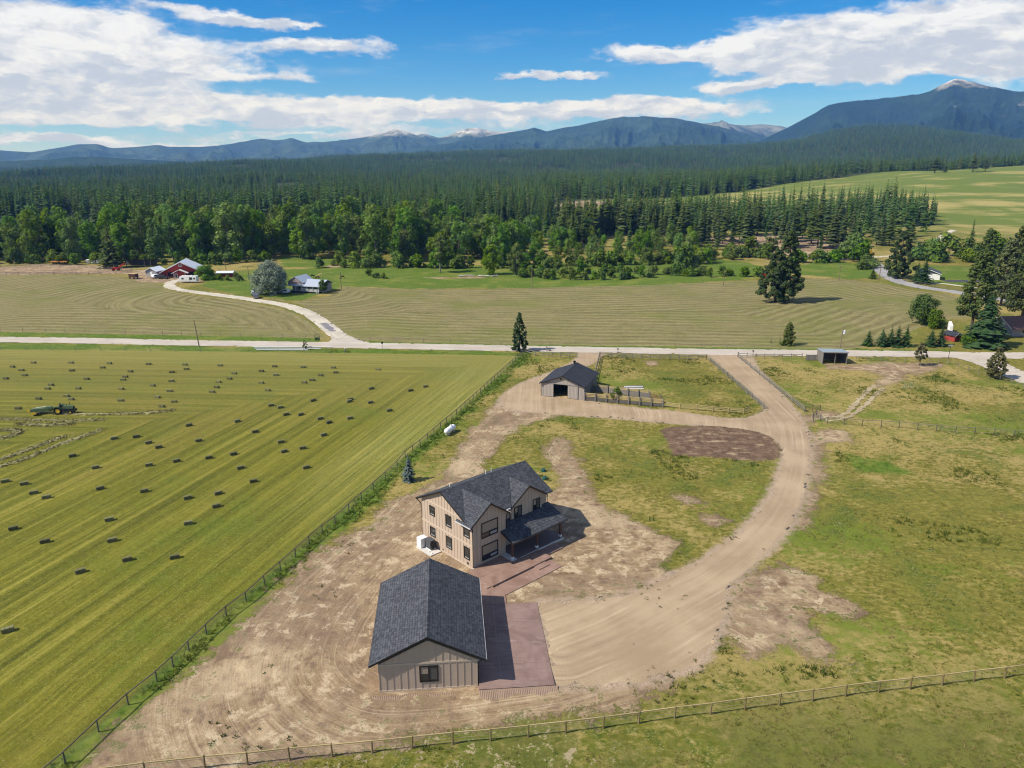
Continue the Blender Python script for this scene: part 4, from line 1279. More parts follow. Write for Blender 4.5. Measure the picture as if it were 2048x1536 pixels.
CLEAR = [[(-446.0, 760.0, -2.4), (-393.0, 760.0, -2.5), (-445.6, 870.0, -0.7), (-503.2, 870.0, -0.6)], [(-353.2, 735.0, -0.9), (-309.3, 735.0, -1.0), (-338.5, 800.0, 1.0), (-378.3, 800.0, 1.0)], [(-81.8, 690.0, 1.7), (-40.6, 690.0, 1.6), (-48.3, 780.0, 1.7), (-89.7, 780.0, 1.8)], [(29.7, 540.0, 2.3), (45.8, 840.0, 11.0), (112.3, 840.0, 10.9), (73.0, 540.0, 2.3)], [(-15.4, 600.0, 4.1), (12.6, 600.0, 4.0), (15.5, 640.0, 7.3), (-14.2, 640.0, 7.4)], [(-153.9, 560.0, 9.0), (-114.8, 560.0, 8.9), (-128.8, 640.0, 8.4), (-179.8, 640.0, 8.5)], [(-206.8, 600.0, 6.3), (-176.9, 600.0, 6.3), (-197.6, 680.0, 7.4), (-236.0, 680.0, 7.4)], [(30.4, 560.0, 8.7), (80.6, 560.0, 8.6), (118.6, 830.0, 11.3), (44.7, 830.0, 11.4)], [(-111.2, 580.0, 7.5), (-97.7, 580.0, 7.5), (-107.6, 640.0, 7.5), (-122.5, 640.0, 7.6)]]


def conifers():
    pts_g = scatter(GROVE, 5.6, 5)
    pts_c = scatter(CONWOOD, 7.2, 6)
    keep = np.ones(len(pts_c), bool)
    for c in CLEAR:
        keep &= polysd(pts_c[:, 0], pts_c[:, 1], c) > 0
    pts_c = pts_c[keep]
    pts_g = pts_g[polysd(pts_g[:, 0], pts_g[:, 1], CLEAR[3]) > 0]
    front = scatter([(60.56, 436.21), (94.28, 458.13), (114.74, 430.15), (146.34, 457.34), (164.65, 440.09), (182.72, 426.59), (217.54, 439.31), (253.14, 467.71), (294.86, 529.56), (243.52, 538.45), (164.72, 516.55), (101.88, 496.16)], 11.5, 25)
    pts_g = np.concatenate([pts_g, front])
    pts_g = pts_g[np.argsort(np.hypot(pts_g[:, 0], pts_g[:, 1]))]
    pts_c = pts_c[np.argsort(np.hypot(pts_c[:, 0], pts_c[:, 1]))]
    ng, nc = 190, 105
    gl = 'tall pine standing in the grove on the bare slope below the meadow hill'
    cl = 'dark fir at the near edge of the wood behind the riverside trees'
    for k, (x, y) in enumerate(pts_g[:ng]):
        m = FIRS[rng.choice([3, 4, 3, 4, 1])]
        plant_tree('pine_tree', m, gl, 'tree', x, y, rng.uniform(11, 27), group='pines of the grove below the meadow hill', wide=rng.uniform(0.9, 1.25))
    for k, (x, y) in enumerate(pts_c[:nc]):
        m = FIRS[rng.choice([0, 1, 2, 0, 3])]
        plant_tree('fir_tree', m, cl, 'tree', x, y, rng.uniform(16, 25), group='firs along the near edge of the wood', wide=rng.uniform(0.9, 1.2))
    far = [np.c_[pts_g[ng:], np.full(len(pts_g) - ng, 21.0)], np.c_[pts_c[nc:], np.full(len(pts_c) - nc, 22.0)]]
    # wood further back, thinning into the hills
    g = np.random.RandomState(8)

    def sector(r0, r1, spacing, hh):
        n = int(0.5 * 1.36 * (r1 * r1 - r0 * r0) / spacing ** 2)
        r = np.sqrt(g.uniform(r0 * r0, r1 * r1, n))
        a = g.uniform(-0.66, 0.70, n)
        x, y = np.sin(a) * r, np.cos(a) * r
        d = np.full(n, 99.0)
        for p in FOREST:
            d = np.minimum(d, polysd(x, y, p))
        ok = (d + fbm(x / 60, y / 60, 3, 3) * 14) < -3
        for c in CLEAR:
            ok &= polysd(x, y, c) > 0
        glade = fbm(x / 130, y / 130, 4, 71)
        ok &= glade < 0.26 + 0.14 * sstep(np.hypot(x, y), 1500, 2600)
        ok &= polysd(x, y, CONWOOD) > 0
        ok &= polysd(x, y, GROVE) > 0
        return np.c_[x[ok], y[ok], np.full(ok.sum(), hh)]
    far += [sector(640, 1100, 7.2, 21.0), sector(1100, 1900, 7.8, 20.0), sector(1900, 2700, 9.0, 20.0), sector(2700, 3900, 10.5, 21.0)]
    A = np.concatenate(far)
    z = ground_z(A[:, 0], A[:, 1]) - 0.3
    hts = A[:, 2] * (g.uniform(0.45, 1.2, len(A)) + 0.28 * fbm(A[:, 0] / 90, A[:, 1] / 90, 3, 4) + 0.3 * (g.uniform(0, 1, len(A)) > .93))
    forest_object('forest', np.c_[A[:, :2], z], hts, g)


def forest_object(name, P, H_, g):
    """trees past the limit of single things: one object, its points carrying the far trees"""
    pc = bpy.data.collections.new('far tree kinds')
    far_meshes = []
    for k, (R_, w_, p_, lo_, m_) in enumerate([(0.165, 12, 9, 0.05, 'far needles'), (0.145, 13, 9, 0.08, 'far needles'), (0.185, 11, 9, 0.05, 'far needles'), (0.16, 11, 8, 0.15, 'far pine needles')]):
        me = conifer_mesh(500 + k, 1.0, R_, w_, p_, lo_, m_, 1)
        o = bpy.data.objects.new('tree_kind', me)
        pc.objects.link(o)
    me = bpy.data.meshes.new(name)
    me.vertices.add(len(P))
    me.vertices.foreach_set('co', P.astype(np.float32).ravel())
    for nm, v in (('hgt', H_), ('turn', g.uniform(0, 6.283, len(P))), ('wide', g.uniform(0.85, 1.3, len(P)))):
        at = me.attributes.new(nm, 'FLOAT', 'POINT')
        at.data.foreach_set('value', v.astype(np.float32))
    at = me.attributes.new('pick', 'INT', 'POINT')
    at.data.foreach_set('value', g.choice([0, 1, 2, 3, 0, 1], len(P)).astype(np.int32))
    o = link(name, me)
    o.modifiers.new('scatter', 'NODES').node_group = scatter_group('scatter ' + name, pc)
    tag(o, kind='stuff')
    return o


def scatter_group(name, coll):
    ng = bpy.data.node_groups.new(name, 'GeometryNodeTree')
    ng.interface.new_socket('Geometry', in_out='INPUT', socket_type='NodeSocketGeometry')
    ng.interface.new_socket('Geometry', in_out='OUTPUT', socket_type='NodeSocketGeometry')
    N, L = ng.nodes, ng.links
    gi, go = N.new('NodeGroupInput'), N.new('NodeGroupOutput')
    m2p = N.new('GeometryNodeMeshToPoints')
    iop = N.new('GeometryNodeInstanceOnPoints')
    ci = N.new('GeometryNodeCollectionInfo')
    ci.inputs['Collection'].default_value = coll
    ci.inputs['Separate Children'].default_value = True
    ci.inputs['Reset Children'].default_value = True

    def named(nm, typ='FLOAT'):
        n = N.new('GeometryNodeInputNamedAttribute')
        n.data_type = typ
        n.inputs['Name'].default_value = nm
        return n.outputs['Attribute']
    L.new(gi.outputs[0], m2p.inputs[0])
    L.new(m2p.outputs[0], iop.inputs['Points'])
    L.new(ci.outputs[0], iop.inputs['Instance'])
    iop.inputs['Pick Instance'].default_value = True
    L.new(named('pick', 'INT'), iop.inputs['Instance Index'])
    cr = N.new('ShaderNodeCombineXYZ')
    L.new(named('turn'), cr.inputs[2])
    L.new(cr.outputs[0], iop.inputs['Rotation'])
    cs = N.new('ShaderNodeCombineXYZ')
    mu = N.new('ShaderNodeMath')
    mu.operation = 'MULTIPLY'
    L.new(named('hgt'), mu.inputs[0])
    L.new(named('wide'), mu.inputs[1])
    L.new(mu.outputs[0], cs.inputs[0])
    L.new(mu.outputs[0], cs.inputs[1])
    L.new(named('hgt'), cs.inputs[2])
    L.new(cs.outputs[0], iop.inputs['Scale'])
    L.new(iop.outputs[0], go.inputs[0])
    return ng


conifers()

BELT = [(-303.45, 393.19), (-253.94, 390.40), (-214.51, 385.67), (-177.66, 379.04), (-150.12, 380.72), (-134.33, 395.33), (-123.59, 408.79), (-99.54, 384.20), (-76.72, 373.78), (-55.90, 369.61), (-5.84, 365.17), (31.19, 364.72), (67.69, 375.94), (101.59, 405.73), (117.19, 463.74), (73.37, 483.24), (24.81, 484.02), (-41.82, 505.53), (-94.52, 536.46), (-166.70, 590.07), (-219.20, 572.55), (-296.37, 574.00), (-393.37, 575.82), (-440.15, 576.70)]
GLADES = [[(-86.99, 386.12), (-68.69, 385.89), (-78.38, 417.74), (-91.08, 417.92)], [(-11.90, 459.76), (11.24, 459.40), (11.25, 534.59), (-8.41, 534.94)], [(-152.20, 537.49), (-104.39, 513.78), (-113.54, 579.66), (-169.39, 599.83)]]


def belt_trees():
    pts = scatter(BELT, 11.2, 15, 0.8)
    k = np.ones(len(pts), bool)
    for g_ in GLADES:
        k &= polysd(pts[:, 0], pts[:, 1], g_) > 0
    pts = pts[k]
    thin = nrng.uniform(0, 1, len(pts))
    pts = pts[(pts[:, 0] / pts[:, 1] < -0.10) | (thin > 0.34)]
    order = np.argsort(np.hypot(pts[:, 0], pts[:, 1]))
    pts = pts[order]
    front = pts[:290]
    for (x, y) in front:
        az = side_word(x, y)
        if az < -0.36:
            lab, grp = 'leafy cottonwood in the riverside belt behind the red barn', 'cottonwoods behind the red barn'
        elif az < -0.12:
            lab, grp = 'leafy cottonwood in the riverside belt behind the silver tree and the horses', 'cottonwoods behind the horse meadow'
        elif az < 0.06:
            lab, grp = 'leafy cottonwood in the riverside belt behind the white fallen logs', 'cottonwoods behind the fallen logs'
        else:
            lab, grp = 'leafy cottonwood of the belt where it meets the pine grove', 'cottonwoods beside the pine grove'
        s = (0.66 if 0.035 < az < 0.16 else 0.84 if az > -0.10 else 1.0) * rng.uniform(0.66, 1.14) * (0.82 if az > 0.02 else 1.0) * (0.8 if az > 0.1 else 1.0)
        plant_tree('cottonwood_tree', COTTON[rng.randrange(5)], lab, 'tree', x, y, s, group=grp, wide=rng.uniform(0.85, 1.15))


belt_trees()

# ------------------------------------------------------------------ building materials
def shingle(name, along, ca, cb, course=0.145, up=2.2):
    """asphalt shingles: courses across the slope, staggered tabs of slightly different tone"""
    t = newmat(name)
    P = t.obj()
    x, y, z = t.sep(P)[:3]
    a = x if along == 'x' else y
    v = t.comb(a, t.math('MULTIPLY', z, up), 0.0)
    b = t.node('ShaderNodeTexBrick')
    t.L.new(v, b.inputs['Vector'])
    b.inputs['Color1'].default_value = (0, 0, 0, 1)
    b.inputs['Color2'].default_value = (1, 1, 1, 1)
    b.inputs['Mortar'].default_value = (0.0, 0.0, 0.0, 1)
    b.inputs['Scale'].default_value = 1.0
    b.inputs['Mortar Size'].default_value = 0.012
    b.inputs['Brick Width'].default_value = 0.34
    b.inputs['Row Height'].default_value = course * 2.0
    b.offset = 0.37
    n = t.noise(P, 1.1, 5, 0.65)
    n2 = t.noise(t.comb(t.math('MULTIPLY', a, 2.2), t.math('MULTIPLY', z, 9.0), 0.0), 1.0, 4, 0.7)
    f = t.math('ADD', t.math('MULTIPLY', t.sep(b.outputs['Color'])[0], 0.22), t.math('ADD', t.math('MULTIPLY', n, 0.33), t.math('MULTIPLY', n2, 0.55)))
    c = t.mix(t.step(f, 0.3, 0.85), ca, cb)
    c = t.mix(b.outputs['Fac'], c, tuple(0.35 * q for q in ca))
    h = t.math('SUBTRACT', t.math('MULTIPLY', n2, 0.5), b.outputs['Fac'])
    return finish(t, c, 0.92, t.bump(h, 0.8, 0.03), 0.2)


shingle('shingles along x', 'x', (0.034, 0.037, 0.045), (0.105, 0.110, 0.126))
shingle('shingles along y', 'y', (0.034, 0.037, 0.045), (0.105, 0.110, 0.126))
shingle('barn shingles', 'y', (0.026, 0.029, 0.040), (0.058, 0.062, 0.076), 0.14)
plain('siding', (0.44, 0.345, 0.265), 0.75, 0.05, 0.8, 0.25)
plain('trim tan', (0.49, 0.392, 0.305), 0.7, 0.05, 0.8, 0.25)
plain('black trim', (0.012, 0.011, 0.011), 0.45, 0.1, 2, 0.4)
plain('dark gutter', (0.02, 0.02, 0.024), 0.35, 0.1, 2, 0.5)
plain('pale flashing', (0.55, 0.55, 0.56), 0.35, 0.08, 3, 0.5)
plain('white pvc', (0.75, 0.74, 0.71), 0.5, 0.06, 3, 0.4)
plain('concrete', (0.52, 0.49, 0.45), 0.9, 0.12, 1.5, 0.2, bump=0.2)
plain('blind', (0.30, 0.245, 0.185), 0.8, 0.05, 4, 0.2)
plain('white blind', (0.30, 0.30, 0.29), 0.8, 0.05, 4, 0.2)
plain('dim blind', (0.09, 0.085, 0.075), 0.8, 0.1, 4, 0.2)
plain('cedar post', (0.115, 0.055, 0.035), 0.7, 0.2, 2, 0.3, stretch=(6, 6, 0.6))
plain('soffit', (0.33, 0.27, 0.22), 0.8, 0.05, 2, 0.2)
plain('porch floor', (0.16, 0.125, 0.12), 0.7, 0.15, 1, 0.3)
plain('heat pump grey', (0.07, 0.075, 0.085), 0.5, 0.1, 3, 0.4)
plain('white enamel', (0.78, 0.78, 0.77), 0.4, 0.03, 2, 0.5)
plain('near black', (0.008, 0.008, 0.009), 0.7, 0.2, 2, 0.2)


def stained_concrete(name, a, b, pale):
    t = newmat(name)
    P = t.pos()
    n1 = t.noise(P, 0.35, 6, 0.65, 0.8)
    n2 = t.noise(t.scale(P, (0.5, 2.5, 1), 0.6), 0.8, 6, 0.68, 1.0)
    c = t.mix(t.step(n1, 0.3, 0.7), a, b)
    c = t.mix(t.math('MULTIPLY', t.step(n2, 0.56, 0.72), 0.55), c, pale)
    c = t.mix(t.math('MULTIPLY', t.step(n1, 0.62, 0.75), 0.35), c, tuple(0.7 * q for q in a))
    rg = t.mixf(t.step(n2, 0.4, 0.6), 0.75, 0.45)
    finish(t, c, rg, t.bump(t.noise(P, 14, 3, 0.6), 0.15, 0.02), 0.35)


stained_concrete('red brown concrete', (0.195, 0.118, 0.088), (0.285, 0.184, 0.142), (0.42, 0.32, 0.27))
stained_concrete('plum concrete', (0.165, 0.105, 0.086), (0.245, 0.166, 0.140), (0.44, 0.36, 0.32))

tg = newmat('window glass')
finish(tg, (0.018, 0.022, 0.026), 0.04, None, 0.9)


# ------------------------------------------------------------------ windows, walls, roofs
def window(parent, x, y, z, w, h, rz, style='single', fw=0.09):
    """a window whose lower left corner is at (x, y, z), facing -Y turned by rz"""
    m = MB()
    d0, d1 = -0.055, 0.03
    m.box(-fw, w + fw, d0, d1, -fw, 0).box(-fw, w + fw, d0 - 0.012, d1, h, h + fw).box(-fw, 0, d0, d1, 0, h).box(w, w + fw, d0, d1, 0, h)
    panes = []
    if style == 'single':
        m.box(0, w, d0 + .01, d1, h * 0.46, h * 0.46 + 0.05)
        panes = [(0, w, 0, h * .46), (0, w, h * .46 + .05, h)]
    elif style == 'tall':
        panes = [(0, w, 0, h)]
    elif style == 'pair':
        m.box(w / 2 - .05, w / 2 + .05, d0 + .005, d1, 0, h)
        panes = [(0, w / 2 - .05, 0, h), (w / 2 + .05, w, 0, h)]
    elif style == 'picture':
        k = h * 0.28
        m.box(0, w, d0 + .005, d1, k, k + 0.10)
        m.box(w * .5 - .05, w * .5 + .05, d0 + .008, d1, 0, k)
        panes = [(0, w, k + .10, h), (0, w * .5 - .05, 0, k), (w * .5 + .05, w, 0, k)]
    f = m.build('window', 'black trim', parent, (x, y, z), rz)
    for i, (a, b, c, d) in enumerate(panes):
        MB().box(a, b, -0.008, 0.012, c, d).build('pane', 'window glass', f)
        if style == 'picture' and i == 0:
            MB().box(a + .01, b - .01, -0.016, -0.0085, c + .02, d - .02).build('blind', 'blind', f)
        if style == 'picture' and i == 2:
            MB().box(a + .04, b - .04, -0.016, -0.0085, c + .06, d - .12).build('blind', 'white blind', f)
        if style == 'pair':
            MB().box(a + .03, b - .03, -0.016, -0.0085, c + .12 if i else c + 0.5 * (d - c), d - .03).build('blind', 'blind' if i == 0 else 'dim blind', f)
        if style in ('tall', 'single') and i == 0:
            MB().box(a + .08, b - .08, -0.016, -0.0085, c + .03, c + .16).build('sash_rail', 'white blind', f)
    return f


BATTEN = {}


def batten(parent, p, length, rz, w=0.055, d=0.028, mat='siding'):
    key = (mat, w)
    if key not in BATTEN:
        BATTEN[key] = MB().box(-w / 2, w / 2, -d, 0.01, 0, 1).mesh('batten', mat)
    return link('batten', BATTEN[key], parent, p, rz, (1, 1, length))


def board(parent, name, p, length, height, rz, mat='trim tan', d=0.034):
    return MB().box(0, length, -d, 0.01, 0, height).build(name, mat, parent, p, rz)


def gable_roof(parent, name, x0, x1, y0, y1, ze, zr, mat, axis, th=0.16, edge='black trim', cap=True, xc=None):
    """two slopes; ridge along AXIS ('x' or 'y')"""
    if axis == 'y':
        xc = (x0 + x1) / 2 if xc is None else xc
        a = [((x0, y0, ze), (xc, y0, zr), (xc, y1, zr), (x0, y1, ze)), ((xc, y0, zr), (x1, y0, ze), (x1, y1, ze), (xc, y1, zr))]
    else:
        yc = (y0 + y1) / 2
        a = [((x0, y0, ze), (x1, y0, ze), (x1, yc, zr), (x0, yc, zr)), ((x0, yc, zr), (x1, yc, zr), (x1, y1, ze), (x0, y1, ze))]
    for q in a:
        MB().prism(q, (0, 0, -th)).build(name, mat, parent)
    e = 0.025
    if axis == 'y':
        for y, s in ((y0, -1), (y1, 1)):
            MB().prism([(x0, y, ze - .015), (xc, y, zr - .015), (xc, y, zr - .015 - th - .06), (x0, y, ze - .015 - th - .06)], (0, s * e, 0)).build('fascia', edge, parent)
            MB().prism([(xc, y, zr - .015), (x1, y, ze - .015), (x1, y, ze - .015 - th - .06), (xc, y, zr - .015 - th - .06)], (0, s * e, 0)).build('fascia', edge, parent)
        if cap:
            k = 0.17
            s1 = (zr - ze) / (xc - x0)
            MB().prism([(xc - k, y0 - .01, zr - k * s1 + .012), (xc, y0 - .01, zr + .03), (xc + k, y0 - .01, zr - k * s1 + .012), (xc, y0 - .01, zr - .05)], (0, y1 - y0 + .02, 0)).build('ridge_cap', mat, parent)
    else:
        for x, s in ((x0, -1), (x1, 1)):
            MB().prism([(x, y0, ze - .015), (x, yc, zr - .015), (x, yc, zr - .015 - th - .06), (x, y0, ze - .015 - th - .06)], (s * e, 0, 0)).build('fascia', edge, parent)
            MB().prism([(x, yc, zr - .015), (x, y1, ze - .015), (x, y1, ze - .015 - th - .06), (x, yc, zr - .015 - th - .06)], (s * e, 0, 0)).build('fascia', edge, parent)
        if cap:
            k = 0.17
            s1 = (zr - ze) / (yc - y0)
            MB().prism([(x0 - .01, yc - k, zr - k * s1 + .012), (x0 - .01, yc, zr + .03), (x0 - .01, yc + k, zr - k * s1 + .012), (x0 - .01, yc, zr - .05)], (x1 - x0 + .02, 0, 0)).build('ridge_cap', mat, parent)


def gutter(parent, a, b, mat='dark gutter', out=(0, -1), w=0.12):
    a, b = Vector(a), Vector(b)
    o = Vector((out[0], out[1], 0)) * w
    m = MB()
    m.prism([a, a + o + Vector((0, 0, .0)), a + o * .75 + Vector((0, 0, -.12)), a + Vector((0, 0, -.13))], b - a)
    m.build('gutter', mat, parent)


def gable_wall(parent, name, a, b, zb, ze, zpk, mat, th=0.15, inward=(0, 1)):
    """wall from a to b (2D) with a gable"""
    ax, ay = a
    bx, by = b
    poly = [(ax, ay, zb), (bx, by, zb), (bx, by, ze), ((ax + bx) / 2, (ay + by) / 2, zpk), (ax, ay, ze)]
    MB().prism(poly, (inward[0] * th, inward[1] * th, 0)).build(name, mat, parent)


# ------------------------------------------------------------------ the garage
def build_garage():
    g = thing('garage', 'detached tan garage with charcoal gabled roof beside the plum concrete apron', 'garage', (-8.573, 65.641, 0), 0.0899)
    hx, y0, y1 = 4.65, -6.81, 6.70
    zb, ze = -0.32, 2.78
    sl = (5.77 - 2.96) / 5.50
    zpk = ze + sl * hx
    gable_wall(g, 'wall', (-hx, y0), (hx, y0), zb, ze, zpk, 'siding')
    gable_wall(g, 'wall', (-hx, y1), (hx, y1), zb, ze, zpk, 'siding', inward=(0, -1))
    MB().box(-hx, -hx + .15, y0 + .15, y1 - .15, zb, ze).build('wall', 'siding', g)
    MB().box(hx - .15, hx, y0 + .15, y1 - .15, zb, ze).build('wall', 'siding', g)
    MB().box(-hx - .02, hx + .02, y0 - .02, y1 + .02, -0.6, zb).build('foundation', 'concrete', g)
    gable_roof(g, 'roof_slope', -5.50, 5.50, -7.155, 7.155, 2.96, 5.77, 'shingles along y', 'y', th=0.15)
    MB().box(5.50, 5.525, -7.155, 7.155, 2.93, 2.985).build('drip_edge', 'pale flashing', g)
    MB().box(-5.525, -5.50, -7.155, 7.155, 2.90, 2.965).build('drip_edge', 'black trim', g)
    # boards and battens of the front gable
    yb = y0 - 0.005
    board(g, 'base_board', (-hx, yb, zb), 2 * hx, 0.24, 0)
    board(g, 'belt_board', (-hx, yb, 2.62), 2 * hx, 0.20, 0)
    n = 14
    for i in range(n + 1):
        x = -hx + 2 * hx * i / n
        x = min(max(x, -hx + .04), hx - .04)
        if -0.86 < x < 0.95:
            batten(g, (x, yb, zb + .24), 0.72 - zb - .24 - .12, 0)
            batten(g, (x, yb, 2.46), 0.16, 0)
        else:
            batten(g, (x, yb, zb + .24), 2.62 - zb - .24, 0)
        top = ze + sl * (hx - abs(x)) - 0.05
        if top > 2.9:
            batten(g, (x, yb, 2.82), top - 2.82, 0)
    for i in range(15):
        y = y0 + .1 + (y1 - y0 - .2) * i / 14
        batten(g, (-hx - .004, y, zb), ze - zb, -math.pi / 2)
    window(g, -0.74, y0 - .01, 0.74, 1.57, 1.56, 0, 'pair', 0.11)
    # roller doors on the apron side, under the eave
    for y in (-4.6, -0.6, 3.4):
        dm = MB()
        for k in range(4):
            dm.box(0, 0.05, -1.35, 1.35, zb + .32 + k * 0.57, zb + .32 + k * 0.57 + 0.55)
        dm.build('roller_door', 'trim tan', g, (hx - .005, y, 0))
    MB().tube([(hx + .42, y0 + .02, 2.72), (hx + .12, y0 + .03, 2.5), (hx + .07, y0 + .03, 2.3), (hx + .07, y0 + .03, -.2), (hx + .12, y0 - .1, -.38)], 0.05, 8).build('downspout', 'black trim', g)
    MB().tube([(hx + .07, y0 - .06, -.28), (hx + .08, y0 - .12, -.62)], 0.045, 8).build('drain_spout', 'pale flashing', g)
    MB().box(hx + .02, hx + .2, y0 + .25, y0 + .4, 2.35, 2.5).build('lamp', 'white pvc', g)
    return g


# ------------------------------------------------------------------ the house
def build_house():
    h = thing('house', 'two storey tan board and batten house with charcoal roof and dark porch', 'house', (-3.653, 89.056, 0), 0.7423)
    XL, XR, YB, YF = -6.95, 6.85, 4.55, -4.62
    WX, WY = -1.62, -5.88
    ZE, ZR = 5.94, 8.64
    sl = (ZR - ZE) / 5.30
    m = MB()
    zw = ZR - sl * 4.6 - 0.2
    # main body, gabled at both ends
    for x, s in ((XL, 1), (XR, -1)):
        poly = [(x, YF, -.3), (x, YB, -.3), (x, YB, zw), (x, 0, ZR - .2), (x, YF, zw)]
        MB().prism(poly, (s * .15, 0, 0)).build('wall', 'siding', h)
    MB().box(XL + .15, XR - .15, YB - .15, YB, -.3, zw).build('wall', 'siding', h)
    MB().box(WX - .1, XR - .15, YF, YF + .15, -.3, zw).build('wall', 'siding', h)
    # wing with the two picture windows
    wc, whw = -4.35, 3.25
    wsl = (8.25 - 5.93) / whw
    zl = 8.25 - wsl * (wc - XL) - .2
    zr_ = 8.25 - wsl * (WX - wc) - .2
    poly = [(XL, WY, -.3), (WX, WY, -.3), (WX, WY, zr_), (wc, WY, 8.02), (XL, WY, zl)]
    MB().prism(poly, (0, .15, 0)).build('wing_wall', 'siding', h)
    MB().box(XL, XL + .15, WY + .15, YF - .002, -.3, zl).build('wing_wall', 'siding', h)
    MB().box(WX - .15, WX, WY + .15, YF + .1, -.3, zr_).build('wing_wall', 'siding', h)
    # upper dormer over the porch
    dc, dhw = 3.10, 3.25
    dsl = (7.95 - 5.80) / dhw
    dx0, dx1, dy = 0.15, 5.65, -4.98
    zd = lambda x: 7.95 - dsl * abs(x - dc) - .18
    poly = [(dx0, dy, 3.6), (dx1, dy, 3.6), (dx1, dy, zd(dx1)), (dc, dy, 7.75), (dx0, dy, zd(dx0))]
    MB().prism(poly, (0, .15, 0)).build('dormer_wall', 'siding', h)
    MB().box(dx0, dx0 + .15, dy + .15, YF - .002, 3.6, zd(dx0)).build('dormer_wall', 'siding', h)
    MB().box(dx1 - .15, dx1, dy + .15, YF - .002, 3.6, zd(dx1)).build('dormer_wall', 'siding', h)
    # roofs: the front slope is cut back along the valleys of the two gables
    wc, whw, dc, dhw = -4.35, 3.25, 3.10, 3.25
    mz = lambda y: ZR - sl * abs(y)
    vw, vd = (ZR - 8.25) / sl, (ZR - 7.95) / sl
    zk = 8.25 - wsl * (7.32 + wc)
    vk = (ZR - zk) / sl
    fr = [(-7.32, 0), (-7.32, -vk), (wc, -vw), (wc + whw, -5.30), (dc - dhw, -5.30), (dc, -vd), (dc + dhw, -5.30), (7.32, -5.30), (7.32, 0)]
    MB().prism([(x, y, mz(y)) for x, y in fr], (0, 0, -.16)).build('roof_slope', 'shingles along x', h)
    MB().prism([(-7.32, 0, ZR), (7.32, 0, ZR), (7.32, 5.30, ZE), (-7.32, 5.30, ZE)], (0, 0, -.16)).build('roof_slope', 'shingles along x', h)
    for x, s, ye in ((-7.32, -1, -vk), (7.32, 1, -5.30)):
        for y2 in (ye, 5.30):
            MB().prism([(x, 0, ZR - .015), (x, y2, mz(y2) - .015), (x, y2, mz(y2) - .24), (x, 0, ZR - .24)], (s * .025, 0, 0)).build('fascia', 'black trim', h)
    MB().prism([(-7.33, -.17, ZR - .17 * sl + .012), (-7.33, 0, ZR + .03), (-7.33, .17, ZR - .17 * sl + .012), (-7.33, 0, ZR - .05)], (14.66, 0, 0)).build('ridge_cap', 'shingles along x', h)

    def cross_roof(xc, hw, zr, ze, yf, yv, left_extra=None):
        s1 = (zr - ze) / hw
        for s in (-1, 1):
            xo = xc + s * hw
            ye = min(-(ZR - ze) / sl, yf + 1.0) if ze < ZE else -(ZR - ze) / sl
            ye = max(ye, yf + .02)
            q = [(xc, yf, zr), (xo, yf, ze)]
            if s < 0 and left_extra:
                xm = -7.335
                zm = zr - s1 * (xc - xm)
                q += [(xo, left_extra, ze), (xm, left_extra, zm), (xm, -(ZR - zm) / sl, zm)]
            else:
                q += [(xo, ye, ze)]
            q += [(xc, yv, zr)]
            MB().prism(q, (0, 0, -.15)).build('dormer_roof', 'shingles along y', h)
            MB().prism([(xc, yf, zr - .015), (xo, yf, ze - .015), (xo, yf, ze - .23), (xc, yf, zr - .23)], (0, -.025, 0)).build('fascia', 'black trim', h)
            yb = left_extra if (s < 0 and left_extra) else max(ye, yf + .3)
            MB().box(min(xo, xo + s * .09), max(xo, xo + s * .09), yf - .02, yb, ze - .11, ze - .02).build('gutter', 'pale flashing', h)
        MB().prism([(xc - .15, yf - .01, zr - .15 * s1 + .012), (xc, yf - .01, zr + .03), (xc + .15, yf - .01, zr - .15 * s1 + .012), (xc, yf - .01, zr - .05)], (0, yv - yf, 0)).build('ridge_cap', 'shingles along y', h)
    cross_roof(wc, whw, 8.25, 5.93, -6.25, -vw, -3.35)
    cross_roof(dc, dhw, 7.95, 5.80, -5.28, -vd)
    gutter(h, (-7.32, 5.30, ZE - .02), (7.32, 5.30, ZE - .02), out=(0, 1))
    gutter(h, (6.35, -5.30, ZE - .02), (7.32, -5.30, ZE - .02), out=(0, -1))
    MB().box(-.9, -.35, -5.42, -5.30, ZE - .14, ZE - .02).build('gutter', 'pale flashing', h)
    # board and batten of the sunny end
    rz = -math.pi / 2
    xb = XL - .006
    board(h, 'belt_board', (xb, YB, 2.93), YB - WY, 0.26, rz)
    board(h, 'belt_board', (xb, 3.6, 6.02), 3.6 + 3.75, 0.26, rz)
    board(h, 'base_board', (xb, YB, -.02), YB - WY, 0.18, rz)
    MB().box(XL - .03, XR + .02, -4.4, YB + .03, -.35, -.025).build('foundation', 'concrete', h)
    MB().box(XL - .03, WX + .02, WY - .03, -4.4, -.35, -.025).build('foundation', 'concrete', h)
    wins = [(2.74, 4.42, .92, 1.14, 'single'), (-0.64, 4.08, .96, 1.44, 'tall'), (2.76, 1.43, .92, 1.14, 'single'), (-0.66, 1.06, .96, 1.46, 'tall'), (-4.24, 4.06, .94, 1.40, 'tall'), (-4.20, 1.07, .94, 1.46, 'tall')]
    n = 17
